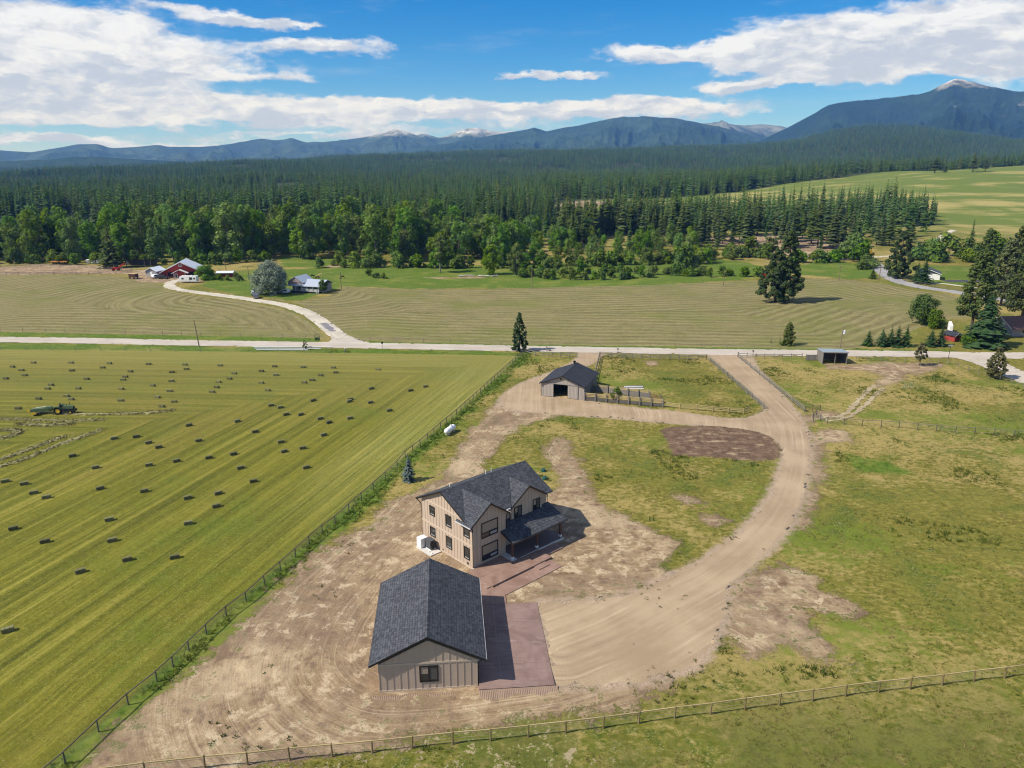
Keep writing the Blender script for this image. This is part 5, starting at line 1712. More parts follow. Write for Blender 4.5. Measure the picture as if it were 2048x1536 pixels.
    for i in range(n + 1):
        y = YB - .05 - (YB - WY - .1) * i / n
        for z0, z1, up in ((0.16, 2.93, 0), (3.19, 6.02, 0), (6.28, 9.9, 1)):
            top = min(z1, (ZR - .22 - sl * abs(y)) if up or y > -3.9 else z1)
            if y < -3.9:
                top = min(top, 5.55)
            if top - z0 < 0.15:
                continue
            segs = [(z0, top)]
            for (wy, wz, ww, wh, _) in wins:
                if wy - ww - .12 < y < wy + .12:
                    ns = []
                    for (a, b) in segs:
                        if wz + wh + .12 <= a or wz - .12 >= b:
                            ns.append((a, b))
                        else:
                            if wz - .1 - a > .1:
                                ns.append((a, wz - .1))
                            if b - (wz + wh + .11) > .1:
                                ns.append((wz + wh + .11, b))
                    segs = ns
            for (a, b) in segs:
                batten(h, (xb, y, a), b - a, rz)
    for (wy, wz, ww, wh, st) in wins:
        window(h, XL - .008, wy, wz, ww, wh, rz, st, 0.10)
    # shaded front
    yb = WY - .006
    for i in range(10):
        x = XL + .06 + (WX - XL - .12) * i / 9
        top = 8.25 - wsl * abs(x - wc) - .28
        segs = [(0.0, 0.62), (2.74, 3.62), (5.78, top)] if -5.66 < x < -2.9 else [(0.0, top)]
        for (a, b) in segs:
            if b - a > .1:
                batten(h, (x, yb, a), b - a, 0)
    window(h, -5.5, WY - .01, 3.78, 2.45, 1.88, 0, 'picture', 0.11)
    window(h, -5.48, WY - .01, 0.74, 2.42, 1.86, 0, 'picture', 0.11)
    for i in range(10):
        x = dx0 + .06 + (dx1 - dx0 - .12) * i / 9
        top = zd(x) - .06
        inw = 0.62 < x < 2.05 or 3.97 < x < 5.36
        segs = [(5.62, top)] if inw else [(3.9, top)]
        for (a, b) in segs:
            if b - a > .1:
                batten(h, (x, dy - .006, a), b - a, 0)
    board(h, 'base_board', (dx0, dy - .008, 3.86), dx1 - dx0, 0.14, 0)
    window(h, 0.75, dy - .01, 4.02, 1.16, 1.42, 0, 'pair', 0.10)
    window(h, 4.08, dy - .01, 4.02, 1.14, 1.42, 0, 'pair', 0.10)
    # porch: lean-to roof on three posts over a raised slab
    pz = lambda y: 2.88 + (y + 8.22) * (4.12 - 2.88) / (8.22 - 4.63)
    for (xa, xb_, ya, yb_) in ((-2.5, -1.60, -8.22, WY - .03), (-1.60, 7.2, -8.22, YF - .01)):
        MB().prism([(xa, ya, pz(ya)), (xb_, ya, pz(ya)), (xb_, yb_, pz(yb_)), (xa, yb_, pz(yb_))], (0, 0, -.15)).build('porch_roof', 'shingles along x', h)
    MB().box(-2.52, 7.22, -8.34, -8.225, 2.72, 2.86).build('gutter', 'dark gutter', h)
    MB().prism([(7.2, -8.22, 2.87), (7.2, -4.65, 4.1), (7.2, -4.65, 3.88), (7.2, -8.22, 2.65)], (.025, 0, 0)).build('fascia', 'black trim', h)
    MB().prism([(-2.5, -8.22, 2.87), (-2.5, -5.92, pz(-5.92) - .01), (-2.5, -5.92, pz(-5.92) - .22), (-2.5, -8.22, 2.65)], (-.025, 0, 0)).build('fascia', 'black trim', h)
    MB().box(-2.3, 6.9, -7.75, -7.55, 2.55, 2.82).build('porch_beam', 'cedar post', h)
    for x in (-2.1, 2.15, 6.5):
        p = MB().box(x - .11, x + .11, -7.76, -7.54, .62, 2.56).build('porch_post', 'cedar post', h)
        MB().box(x - .16, x + .16, -7.81, -7.49, .36, .66).build('post_base', 'white pvc', p)
    MB().box(-2.45, -1.62, -7.98, WY - .04, -.3, .36).build('porch_slab', 'concrete', h)
    MB().box(-1.615, 6.8, -7.98, YF - .02, -.3, .355).build('porch_slab', 'porch floor', h)
    MB().box(-1.0, 6.82, -8.02, -7.985, -.25, .30).build('slab_edge', 'concrete', h)
    dr = MB().box(0.6, 1.55, YF - .06, YF, .37, 2.42).build('door', 'cedar post', h)
    MB().box(1.40, 1.46, YF - .11, YF - .06, 1.30, 1.42).build('handle', 'pale flashing', dr)
    window(h, 2.9, YF - .01, 1.0, 2.0, 1.3, 0, 'pair', 0.10)
    # pipes on the roof and down the corners
    for (x, y, hh) in ((-4.9, 1.1, .45), (1.55, 1.6, .55), (2.45, 1.5, .6), (2.15, 2.3, .45)):
        zt = ZR - sl * abs(y)
        MB().tube([(x, y, zt - .1), (x, y, zt + hh)], 0.055, 8).build('vent_pipe', 'white pvc', h)
    MB().tube([(-7.25, 5.2, 5.8), (-7.1, 4.8, 5.45), (-7.02, 4.62, 5.2), (-7.02, 4.62, .1)], 0.055, 8).build('downspout', 'black trim', h)
    MB().tube([(-7.3, -6.0, 5.75), (-7.03, -5.93, 5.4), (-7.02, -5.93, .25)], 0.055, 8).build('downspout', 'black trim', h)
    MB().tube([(-1.2, -5.75, 5.8), (-1.5, -5.95, 5.4), (-1.54, -5.96, 3.9)], 0.05, 8).build('downspout', 'black trim', h)
    MB().tube([(7.0, -5.2, 5.8), (6.93, -4.75, 5.4), (6.93, -4.72, 4.1)], 0.05, 8).build('downspout', 'black trim', h)
    MB().tube([(-7.06, -6.0, .28), (-7.06, -6.0, .02)], 0.085, 8).build('drain_spout', 'white pvc', h)
    MB().tube([(-7.35, -6.1, .16), (-7.35, -6.1, .0)], 0.085, 8).build('drain_spout', 'white pvc', h)
    MB().box(-7.05, -6.96, -4.95, -4.75, .35, .65).build('meter_box', 'heat pump grey', h)
    MB().box(-7.03, -6.96, .1, .25, .25, .4).build('outlet_box', 'heat pump grey', h)
    # equipment pad at the back corner
    def at(x, y, z=0.0):
        c_, s_ = math.cos(.7423), math.sin(.7423)
        return (-3.653 + x * c_ - y * s_, 89.056 + x * s_ + y * c_, z)
    pad = MB().box(-.85, .85, -1.6, 1.6, -.1, .09).build('equipment_pad', 'concrete', None, at(-8.05, 1.88), .7423)
    tag(pad, 'low concrete pad under the heat pump at the house corner', 'concrete pad')
    hp = thing('heat_pump', 'dark grey heat pump with fan grille on the pad by the house wall', 'heat pump', at(-7.75, 1.9, .09), .7423)
    MB().box(-.38, .38, -.58, .58, .12, 1.32).build('casing', 'heat pump grey', hp)
    ring = []
    gm = MB()
    for r_ in (.12, .24, .36, .46):
        gm.tube([(r_ * math.cos(a) , -.60, .72 + r_ * math.sin(a)) for a in [k * math.pi / 8 for k in range(17)]], .014, 4)
    gm.build('fan_grille', 'near black', hp)
    fb = MB()
    for k in range(4):
        a = k * math.pi / 2
        fb.prism([(.05 * math.cos(a), -.588, .72 + .05 * math.sin(a)), (.40 * math.cos(a - .3), -.588, .72 + .40 * math.sin(a - .3)), (.40 * math.cos(a + .3), -.588, .72 + .40 * math.sin(a + .3))], (0, -.006, 0))
    fb.build('fan_blade', 'near black', hp)
    MB().box(-.36, -.26, -.62, .62, 0, .12).box(.26, .36, -.62, .62, 0, .12).build('stand', 'white enamel', hp)
    MB().tube([(.30, .45, 1.0), (.55, .5, 1.0), (.7, .5, .9)], .03, 6).build('refrigerant_line', 'near black', hp)
    wb = thing('storage_tank_cabinet', 'white box shaped cabinet standing beside the dark heat pump', 'cabinet', at(-8.15, 3.05, .09), .7423)
    MB().box(-.55, .45, -.45, .45, .06, 1.25).build('casing', 'white enamel', wb)
    MB().box(-.57, .47, -.47, .47, 1.25, 1.31).build('lid', 'white enamel', wb)
    MB().box(-.5, -.4, -.4, .4, 0, .06).box(.3, .4, -.4, .4, 0, .06).build('foot', 'heat pump grey', wb)
    for (x, y) in ((-8.45, 1.2), (-8.4, .65)):
        s_ = MB().tube([(0, 0, 0), (0, 0, .13)], .09, 8).build('pipe_stub', 'white pvc', None, at(x, y, .09))
        tag(s_, 'short white pipe stub on the equipment pad ' + ('near its edge' if y < 1 else 'beside the heat pump'), 'pipe')
    return h


# ------------------------------------------------------------------ concrete flatwork: slab by slab
def slabs(name, xs, ys, z0, z1, loc, rz, mat, gap=0.014, skip=()):
    root = link(name, None, None, loc, rz)
    tag(root, kind='structure')
    for i in range(len(xs) - 1):
        for j in range(len(ys) - 1):
            if (i, j) in skip:
                continue
            MB().box(xs[i] + gap, xs[i + 1] - gap, ys[j] + gap, ys[j + 1] - gap, z0, z1).build('slab', mat, root)
    MB().box(xs[0] + .03, xs[-1] - .03, ys[0] + .03, ys[-1] - .03, z0, z1 - .02).build('joint_bed', 'joint', root)
    return root


plain('joint', (0.42, 0.34, 0.30), 0.9, 0.1, 2)
build_garage()
build_house()
GL, GR = (-8.573, 65.641, 0), 0.0899
HL, HR = (-3.653, 89.056, 0), 0.7423
slabs('driveway_apron', [4.72, 6.9, 9.15, 11.95], [-7.65, -4.2, -0.9, 2.8, 6.28], -.5, .045, GL, GR, 'plum concrete')
slabs('walkway', [4.72, 7.0, 8.5], [6.31, 8.05, 9.3], -.5, .04, GL, GR, 'red brown concrete')
slabs('patio', [-7.85, -5.4, -2.55, 0.0, 2.05], [-10.52, -8.15, -5.90], -.5, .25, HL, HR, 'red brown concrete')
slabs('patio', [2.06, 5.0], [-9.6, -7.99], -.5, .10, HL, HR, 'red brown concrete')
slabs('walkway', [-7.75, -5.5, -3.75, -2.2, -0.55, 1.7], [-12.7, -10.55], -.5, .03, HL, HR, 'red brown concrete')
st = MB().box(-1.15, 0.75, -11.45, -10.56, -.3, .13).build('step', 'red brown concrete', None, HL, HR)
tag(st, kind='structure')
wk = MB().prism([(-8.0, -12.68, -.4), (-7.78, -12.68, -.4), (-7.78, -8.3, -.4), (-9.4, -8.3, -.4), (-9.9, -10.5, -.4)], (0, 0, .43)).build('walkway', 'red brown concrete', None, HL, HR)
tag(wk, kind='structure')
st2 = MB().box(-8.55, -7.87, -10.3, -8.0, -.3, .13).build('step', 'red brown concrete', None, HL, HR)
tag(st2, kind='structure')


# graded bank at the foot of the garage and apron, cross-ribbed by the tracks of a digger
def earth_bank():
    g = np.random.RandomState(3)
    V, F = [], []
    xs = np.arange(-5.3, 12.25, 0.085)
    for i, x in enumerate(xs):
        y0 = -6.86 if x < 4.70 else -7.70
        w = 1.05 + .22 * math.sin(x * 1.3) + .12 * math.sin(x * 3.7) + g.uniform(-.05, .05)
        rib = .028 if i % 2 else -.012
        for q, z in ((0, .01 if x > 4.7 else -.30), (.25, -.10 if x > 4.7 else -.33), (.6, -.24), (1, -.37)):
            V.append((x, y0 - q * w, z + (rib if 0 < q < 1 else 0) - (.0 if q < 1 else .05)))
    for i in range(len(xs) - 1):
        for j in range(3):
            F.append((i * 4 + j, i * 4 + j + 1, i * 4 + j + 5, i * 4 + j + 4))
    o = link('earth_bank', np_mesh('earth_bank', np.array(V), np.array(F), ['damp soil']), None, GL, GR)
    tag(o, kind='structure')


plain('damp soil', (0.255, 0.180, 0.132), 0.95, 0.22, 1.2, 0.1, bump=.3)
earth_bank()


# ------------------------------------------------------------------ the barn
def metal_siding(name, col, pitch=0.23, axis='x'):
    return plain(name, col, 0.6, 0.10, 0.6, 0.35, stretch=(1, 1, 0.4))


metal_siding('barn siding', (0.36, 0.315, 0.275))
plain('barn trim', (0.24, 0.215, 0.20), 0.6, 0.1, 1, 0.3)
plain('weathered wood', (0.20, 0.18, 0.165), 0.9, 0.3, 1.5, 0.1, stretch=(5, 5, 0.7), objvar=0.3)
plain('old wood', (0.13, 0.115, 0.10), 0.9, 0.3, 1.5, 0.1, stretch=(4, 4, 0.8), objvar=0.25)
plain('straw earth', (0.42, 0.30, 0.16), 0.95, 0.3, 0.8, 0.1)


def ribbed(parent, name, x0, x1, z0, z1fun, y, mat, pitch=0.3, depth=0.03):
    """sheet of ribbed metal facing -Y: every rib is real"""
    m = MB()
    n = max(2, int(round((x1 - x0) / pitch)))
    w = (x1 - x0) / n
    for i in range(n):
        xa = x0 + i * w
        xb = xa + w
        pts = [(xa, y), (xa + w * .70, y), (xa + w * .78, y - depth), (xa + w * .92, y - depth), (xb, y)]
        for (p, q) in zip(pts[:-1], pts[1:]):
            m.add([(p[0], p[1], z0), (q[0], q[1], z0), (q[0], q[1], z1fun(q[0])), (p[0], p[1], z1fun(p[0]))], [(0, 1, 2, 3)])
    return m.build(name, mat, parent)


def build_barn():
    b = thing('barn', 'grey metal barn with charcoal gable roof and an open sliding door', 'barn', (10.68, 149.66, 0), R(-20))
    hw, L = 4.70, 11.2
    ze, zp = 3.05, 4.75
    gz_ = lambda x: zp - .08 - (zp - ze) * abs(x) / hw
    for y in (0.0, L):
        s = 1 if y == 0 else -1
        pass
    # front: posts, panels either side of the doorway, gable above
    ribbed(b, 'gable_panel', -hw, hw, 3.08, lambda x: max(3.081, gz_(x)), 0.0, 'barn siding', 0.30)
    ribbed(b, 'front_panel', -hw, -3.1, 0, lambda x: 3.05, 0.0, 'barn siding', 0.30)
    ribbed(b, 'front_panel', 3.0, hw, 0, lambda x: 3.05, 0.0, 'barn siding', 0.30)
    d1 = ribbed(b, 'sliding_door', -4.15, -2.02, .08, lambda x: 2.95, -0.12, 'barn siding', 0.30)
    d2 = ribbed(b, 'sliding_door', 1.20, 3.35, .08, lambda x: 2.95, -0.12, 'barn siding', 0.30)
    for d, xa, xb in ((d1, -4.15, -2.02), (d2, 1.20, 3.35)):
        MB().box(xa - .04, xa, -.15, -.09, .06, 2.98).box(xb, xb + .04, -.15, -.09, .06, 2.98).build('door_frame', 'barn trim', d)
    MB().box(-hw - .1, hw + .1, -.2, -.02, 2.96, 3.10).build('door_track', 'barn trim', b)
    MB().box(-.55, -.25, -.09, -.02, 4.0, 4.35).build('vent_louvre', 'near black', b)
    for x in (-hw, hw):
        MB().box(x - .06, x + .06, -.06, .08, 0, 3.06).build('corner_post', 'barn trim', b)
    MB().box(-hw, -hw + .06, .08, L, 0, ze).build('side_wall', 'barn siding', b)
    MB().box(hw - .06, hw, .08, L, 0, ze).build('side_wall', 'old wood', b)
    MB().prism([(-hw, L, 0), (hw, L, 0), (hw, L, ze), (0, L, zp), (-hw, L, ze)], (0, -.06, 0)).build('back_wall', 'barn siding', b)
    for i in range(26):
        MB().box(hw + .001, hw + .025, .15 + i * .42, .15 + i * .42 + .39, .05, ze - .1).build('board', 'weathered wood', b)
    MB().box(-hw + .1, hw - .1, .05, L - .1, -.05, .02).build('floor', 'straw earth', b)
    gable_roof(b, 'roof_slope', -5.12, 5.12, -.45, L + .4, 2.95, 4.95, 'barn shingles', 'y', th=0.12)
    ck = thing('roof_ventilator', 'round black ventilator at the far end of the barn ridge', 'ventilator', (0, 0, 0))
    del ck['category'], ck['label']
    ck.parent = b
    ck.location = (-.35, L - .6, 4.85)
    MB().tube([(0, 0, 0), (0, 0, .35), (0, 0, .36), (0, 0, .6), (0, 0, .75)], [.2, .2, .36, .33, .05], 12).build('cowl', 'near black', ck)
    return b


build_barn()
plain('manure boards', (0.17, 0.10, 0.07), 0.9, 0.3, 1.2, 0.1, stretch=(1, 1, 4))
plain('tin roof blue grey', (0.25, 0.30, 0.33), 0.45, 0.1, 1, 0.4)
plain('tin roof pale', (0.62, 0.66, 0.72), 0.4, 0.06, 1, 0.5)
plain('barn red', (0.30, 0.045, 0.035), 0.8, 0.12, 1, 0.2)
plain('dark red', (0.17, 0.035, 0.035), 0.8, 0.15, 1, 0.2)
plain('white paint', (0.72, 0.71, 0.68), 0.6, 0.06, 1, 0.3)
plain('grey siding', (0.30, 0.30, 0.31), 0.8, 0.15, 1, 0.2)
plain('brown roof', (0.155, 0.082, 0.067), 0.9, 0.2, 2, 0.2)
plain('mauve siding', (0.34, 0.28, 0.27), 0.8, 0.08, 1, 0.2)


def build_shed():
    s = thing('run_in_shed', 'weathered open fronted run-in shed with a flat blue grey roof', 'shed', (80.3, 177.3, 0), R(-5))
    w, d, zf, zb = 2.95, 4.6, 3.05, 2.75
    for i in range(16):
        y = .02 + i * d / 16
        MB().box(-w - .03, -w, y, y + d / 16 - .02, 0, zf - (zf - zb) * y / d - .06).build('board', 'weathered wood', s)
    MB().box(w - .05, w, .02, d, 0, zb).build('side_wall', 'weathered wood', s)
    MB().box(-w, w, d - .06, d, 0, zb - .03).build('back_wall', 'old wood', s)
    for k in range(5):
        MB().box(0, w - .06, d - .10, d - .062, .15 + k * .3, .40 + k * .3).build('kick_board', 'manure boards', s)
    for x in (-w + .06, 0.05, w - .1):
        MB().box(x - .07, x + .07, 0, .14, 0, zf - .1).build('post', 'weathered wood', s)
    MB().prism([(-w - .15, -.3, zf + .02), (w + .15, -.3, zf + .02), (w + .15, d + .15, zb), (-w - .15, d + .15, zb)], (0, 0, -.08)).build('roof', 'tin roof blue grey', s)
    MB().box(-w - .15, w + .15, -.34, -.305, zf - .2, zf + .03).build('fascia', 'barn trim', s)
    MB().prism([(w - .3, -.1, 0), (w - .05, -.1, 0), (w - .05, -.1, 2.1), (w - .12, -.1, 2.1)], (0, .12, 0)).build('brace_board', 'weathered wood', s)
    f = thing('board_fence', 'short solid grey board fence joined to the run-in shed', 'fence', (74.6, 180.9, 0), R(-3))
    for i in range(8):
        MB().box(i * .34, i * .34 + .32, 0, .04, .05, 1.45).build('board', 'weathered wood', f)
    MB().box(-.05, 2.8, .04, .1, 1.15, 1.28).build('rail', 'old wood', f)
    for x in (0, 2.65):
        MB().box(x - .06, x + .06, .05, .18, 0, 1.5).build('post', 'old wood', f)


build_shed()


def simple_house(name, label, cat, loc, rz, w, d, h, rise, wall, roof, axis='x', over=0.5, wins=(), chimney=None, door=None, th=.15):
    """gabled building: local -Y is its front; w along x, d along y"""
    b = thing(name, label, cat, loc, rz)
    hw = w / 2
    if axis == 'x':
        for x, s in ((-hw, 1), (hw, -1)):
            MB().prism([(x, 0, 0), (x, d, 0), (x, d, h), (x, d / 2, h + rise), (x, 0, h)], (s * .12, 0, 0)).build('wall', wall, b)
        MB().box(-hw + .12, hw - .12, 0, .12, 0, h).build('wall', wall, b)
        MB().box(-hw + .12, hw - .12, d - .12, d, 0, h).build('wall', wall, b)
        k = rise / (d / 2)
        gable_roof(b, 'roof_slope', -hw - over, hw + over, -over, d + over, h - over * k + .12, h + rise + .12, roof, 'x', th=th, edge='white paint', cap=False)
    else:
        for y, s in ((0, 1), (d, -1)):
            MB().prism([(-hw, y, 0), (hw, y, 0), (hw, y, h), (0, y, h + rise), (-hw, y, h)], (0, s * .12, 0)).build('wall', wall, b)
        MB().box(-hw, -hw + .12, .12, d - .12, 0, h).build('wall', wall, b)
        MB().box(hw - .12, hw, .12, d - .12, 0, h).build('wall', wall, b)
        k = rise / hw
        gable_roof(b, 'roof_slope', -hw - over, hw + over, -over, d + over, h - over * k + .12, h + rise + .12, roof, 'y', th=th, edge='white paint', cap=False)
    for (x, z, ww, wh) in wins:
        f = MB().box(x - .1, x + ww + .1, -.04, .02, z - .1, z + wh + .1).build('window', 'white paint', b)
        MB().box(x, x + ww, -.06, -.042, z, z + wh).build('pane', 'window glass', f)
    if door:
        x, ww, wh, dm = door
        dr = MB().box(x, x + ww, -.06, .02, .02, wh).build('door', dm, b)
        MB().box(x + ww - .2, x + ww - .1, -.1, -.06, 1.0, 1.1).build('handle', 'near black', dr)
    if chimney:
        MB().box(chimney[0] - .3, chimney[0] + .3, chimney[1] - .3, chimney[1] + .3, h, h + rise + .9).build('chimney', 'grey siding', b)
    return b


def build_farm():
    # red barn with white edged pale roof
    r = thing('red_barn', 'big red barn with white trim and a pale metal roof', 'barn', (-147.4, 328.2, 0), R(12))
    hw, d, h, rise = 8.3, 13, 2.55, 4.2
    for y, s in ((0, 1), (d, -1)):
        MB().prism([(-hw, y, 0), (hw, y, 0), (hw, y, h), (0, y, h + rise), (-hw, y, h)], (0, s * .15, 0)).build('wall', 'barn red', r)
    MB().box(-hw, -hw + .15, .15, d - .15, 0, h).build('wall', 'barn red', r)
    MB().box(hw - .15, hw, .15, d - .15, 0, h).build('wall', 'barn red', r)
    k = rise / hw
    for s in (-1, 1):
        MB().prism([(0, -.6, h + rise + .2), (s * (hw + .8), -.6, h + .2 - .8 * k), (s * (hw + .8), d + .5, h + .2 - .8 * k), (0, d + .5, h + rise + .2)], (0, 0, -.15)).build('roof_slope', 'tin roof pale', r)
        MB().prism([(0, -.62, h + rise + .2), (s * (hw + .8), -.62, h + .2 - .8 * k), (s * (hw + .8), -.62, h - .2 - .8 * k), (0, -.62, h + rise - .2)], (0, -.08, 0)).build('fascia', 'white paint', r)
    w1 = MB().box(-.75, .75, -.06, 0, 4.75, 5.6).build('window', 'white paint', r)
    for x in (-.32, .32):
        MB().box(x - .24, x + .24, -.09, -.062, 4.92, 5.42).build('pane', 'window glass', w1)
    for x in (-5.6, 3.4):
        dr = MB().box(x, x + 2.6, -.1, 0, .05, 2.5).build('barn_door', 'dark red', r)
        for i in range(6):
            MB().box(x + .1 + i * .41, x + .1 + i * .41 + .35, -.13, -.102, .9, 2.35).build('slat', 'near black', dr)
    # gabled entry porch
    for x in (-2.5, 2.2):
        MB().box(x - .1, x + .1, -3.0, -2.8, 0, 2.3).build('porch_post', 'white paint', r)
    MB().prism([(-2.4, -2.9, 0), (2.1, -2.9, 0), (2.1, -2.9, 2.3), (-.15, -2.9, 3.4), (-2.4, -2.9, 2.3)], (0, .12, 0)).build('porch_wall', 'barn red', r)
    for s in (-1, 1):
        MB().prism([(-.15, -3.3, 3.75), (-.15 + s * 3.4, -3.3, 2.15), (-.15 + s * 3.4, 0, 2.15), (-.15, 0, 3.75)], (0, 0, -.12)).build('porch_roof', 'white paint', r)
    dr = MB().box(-2.1, -1.0, -2.96, -2.9, .02, 2.1).build('door', 'white paint', r)
    MB().box(-1.9, -1.2, -2.985, -2.962, .3, 1.9).build('pane', 'window glass', dr)
    MB().box(-.4, 2.0, -2.95, -2.9, .9, 1.05).build('hitching_rail', 'white paint', r)
    simple_house('metal_shed', 'small grey shed with a white metal roof beside the red barn', 'shed', (-163.0, 332.5, 0), R(-12), 5.6, 6.0, 2.3, 1.4, 'grey siding', 'tin roof pale', 'y', .5, door=(-.3, 1.0, 1.9, 'white paint'))
    s2 = simple_house('low_shed', 'low dark red outbuilding with a flat pale roof', 'shed', (-128.0, 327.5, 0), R(5), 7.0, 5.0, 2.0, 0.5, 'dark red', 'tin roof pale', 'x', .3, wins=((-2.4, .8, .7, .7),))
    # house with the deep veranda, half hidden by the silver tree
    v = thing('farmhouse', 'low house with blue grey metal roof and a railed veranda', 'house', (-80.6, 285.4, 0), R(-17))
    MB().box(-7.2, 6.0, 2.2, 9.5, 0, 3.1).build('wall', 'mauve siding', v)
    MB().box(-7.2, 6.0, 0, 2.2, .55, .75).build('veranda_deck', 'grey siding', v)
    MB().box(-7.1, 5.9, .1, 2.2, 0, .55).build('veranda_skirt', 'near black', v)
    MB().prism([(-7.8, -.5, 2.75), (6.6, -.5, 2.75), (6.6, 5.8, 4.6), (-7.8, 5.8, 4.6)], (0, 0, -.15)).build('roof_slope', 'tin roof house', v)
    MB().prism([(-7.8, 5.8, 4.6), (6.6, 5.8, 4.6), (6.6, 10.2, 2.9), (-7.8, 10.2, 2.9)], (0, 0, -.15)).build('roof_slope', 'tin roof house', v)
    for s in (-1, 1):
        MB().prism([(-4.9, .6, 6.1), (-4.9 + s * 3.6, .6, 3.8), (-4.9 + s * 3.6, 9, 3.8), (-4.9, 9, 6.1)], (0, 0, -.15)).build('gable_roof', 'tin roof house', v)
    MB().prism([(-8.2, .9, 3.0), (-1.6, .9, 3.0), (-1.6, .9, 3.85), (-4.9, .9, 5.9), (-8.2, .9, 3.85)], (0, .12, 0)).build('gable_wall', 'mauve siding', v)
    for i in range(6):
        x = -6.9 + i * 2.52
        MB().box(x - .08, x + .08, .05, .21, .75, 2.75).build('veranda_post', 'white paint', v)
    MB().box(-1.5, 5.8, .06, .14, 1.62, 1.74).build('handrail', 'white paint', v)
    for i in range(13):
        MB().box(-1.4 + i * .57, -1.4 + i * .57 + .26, .07, .13, .78, 1.62).build('railing_board', 'white paint', v)
    for x in (-4.6, -1.0, 2.4):
        f = MB().box(x, x + 1.6, 2.14, 2.198, 1.1, 2.5).build('window', 'white paint', v)
        MB().box(x + .1, x + 1.5, 2.11, 2.138, 1.2, 2.4).build('pane', 'window glass', f)
    for x in (4.9, 5.7):
        MB().box(x - .08, x + .08, -.35, -.2, 0, 1.1).build('stair_post', 'white paint', v)
    # cottage with the brown roof, among the spruces on the right
    c = simple_house('cottage', 'mauve cottage with a brown hipped roof behind the big spruce', 'house', (152.5, 208.0, 0), R(4), 17, 9, 2.7, 2.3, 'mauve siding', 'brown roof', 'x', .9, wins=((-5.6, .9, 1.8, 1.1), (-1.0, .9, 2.2, 1.1), (3.0, .9, 1.6, 1.1)))
    MB().tube([(-3.0, 3.2, 3.8), (-3.0, 3.2, 5.0)], .12, 8).build('vent_pipe', 'white pvc', c)
    rs = simple_house('red_shed', 'tiny red shed with dark gable roof beside the spruce', 'shed', (124.9, 201.3, 0), R(24), 2.6, 3.4, 1.75, .75, 'barn red', 'barn shingles', 'y', .3, door=(-.35, .7, 1.5, 'dark red'))
    wg = simple_house('white_garage', 'white garage with a dark gable behind the dark spruce', 'garage', (180.0, 318.5, 0), R(-28), 9.0, 8.5, 2.6, 1.7, 'white paint', 'slate roof', 'y', .5, door=(-2.0, 3.6, 2.2, 'white enamel'))
    MB().prism([(-4.4, -.03, 2.62), (4.4, -.03, 2.62), (0, -.03, 4.15)], (0, -.03, 0)).build('gable_panel', 'slate roof', wg)
    pt = MB().box(0, 26, -3, 3, -.06, .06).build('parking_pad', 'dark asphalt', None, (184.5, 313.5, 0), R(-2))
    tag(pt, kind='structure')


plain('tin roof house', (0.36, 0.40, 0.47), 0.45, 0.06, 1, 0.5)
plain('slate roof', (0.05, 0.065, 0.075), 0.7, 0.1, 1, 0.3)
plain('dark asphalt', (0.06, 0.06, 0.068), 0.9, 0.15, 1, 0.2)
build_farm()
plain('pink tin', (0.55, 0.16, 0.17), 0.6, 0.08, 1, 0.3)
plain('rust roof', (0.33, 0.12, 0.08), 0.8, 0.12, 1, 0.2)
plain('log wall', (0.15, 0.09, 0.06), 0.9, 0.15, 1, 0.1)


def far_house(name, label, p, rz, w, d, h, rise, wall, roof):
    x, y, z = p
    b = simple_house(name, label, 'house', (x, y, gz(x, y) - .3), rz, w, d, h, rise, wall, roof, 'x', .6, wins=((-w * .3, 1.1, w * .16, 1.1), (w * .1, 1.1, w * .16, 1.1)))
    return b


far_house('cabin', 'cabin with a bright pink red roof at the forest edge', (-127.5, 560.0, 8.6), R(5), 9, 7, 2.6, 1.9, 'log wall', 'pink tin')
far_house('cabin', 'taller cabin with small red roof just behind the pink roofed one', (-132.3, 585.0, 9.5), R(-6), 7, 6, 3.6, 2.0, 'log wall', 'pink tin')
far_house('cabin', 'low cabin with a rust brown roof left of the pink roofed one', (-146.6, 590.0, 11.1), R(4), 9, 6, 2.4, 1.6, 'log wall', 'rust roof')
far_house('cabin', 'white walled house deep among the trees at the wood edge', (-66.8, 640.0, 8.7), R(0), 10, 7, 2.8, 1.8, 'white paint', 'tin roof pale')

# ------------------------------------------------------------------ fences
plain('treated wood', (0.20, 0.150, 0.075), 0.9, 0.25, 2, 0.1, stretch=(1, 1, 1), objvar=0.3)
plain('new rail wood', (0.38, 0.295, 0.15), 0.9, 0.2, 2, 0.1, objvar=0.25)
plain('dark rail', (0.105, 0.098, 0.080), 0.9, 0.25, 2, 0.1, objvar=0.3)
plain('grey rail', (0.21, 0.19, 0.155), 0.9, 0.25, 2, 0.1, objvar=0.3)
plain('fence wire', (0.16, 0.16, 0.15), 0.5, 0.1, 2, 0.4)
plain('dark steel', (0.035, 0.045, 0.042), 0.5, 0.1, 2, 0.4)
plain('rust steel', (0.17, 0.09, 0.055), 0.8, 0.2, 2, 0.2)
UNIT = {}


def unit_bar(mat, w, h):
    k = (mat, w, h)
    if k not in UNIT:
        UNIT[k] = MB().box(0, 1, -w / 2, w / 2, -h / 2, h / 2).mesh('rail', mat)
    return UNIT[k]


def unit_post(mat, r, h, square=False):
    k = (mat, r, h, square)
    if k not in UNIT:
        m = MB()
        if square:
            m.box(-r, r, -r, r, -.3, h)
        else:
            m.tube([(0, 0, -.3), (0, 0, h - .03), (0, 0, h)], [r, r * .96, r * .7], 8)
        UNIT[k] = m.mesh('post', mat)
    return UNIT[k]


def span(parent, name, me, a, b):
    a, b = Vector(a), Vector(b)
    d = b - a
    q = d.to_track_quat('X', 'Z')
    return link(name, me, parent, a, sc=(d.length, 1, 1), rot=q.to_euler())


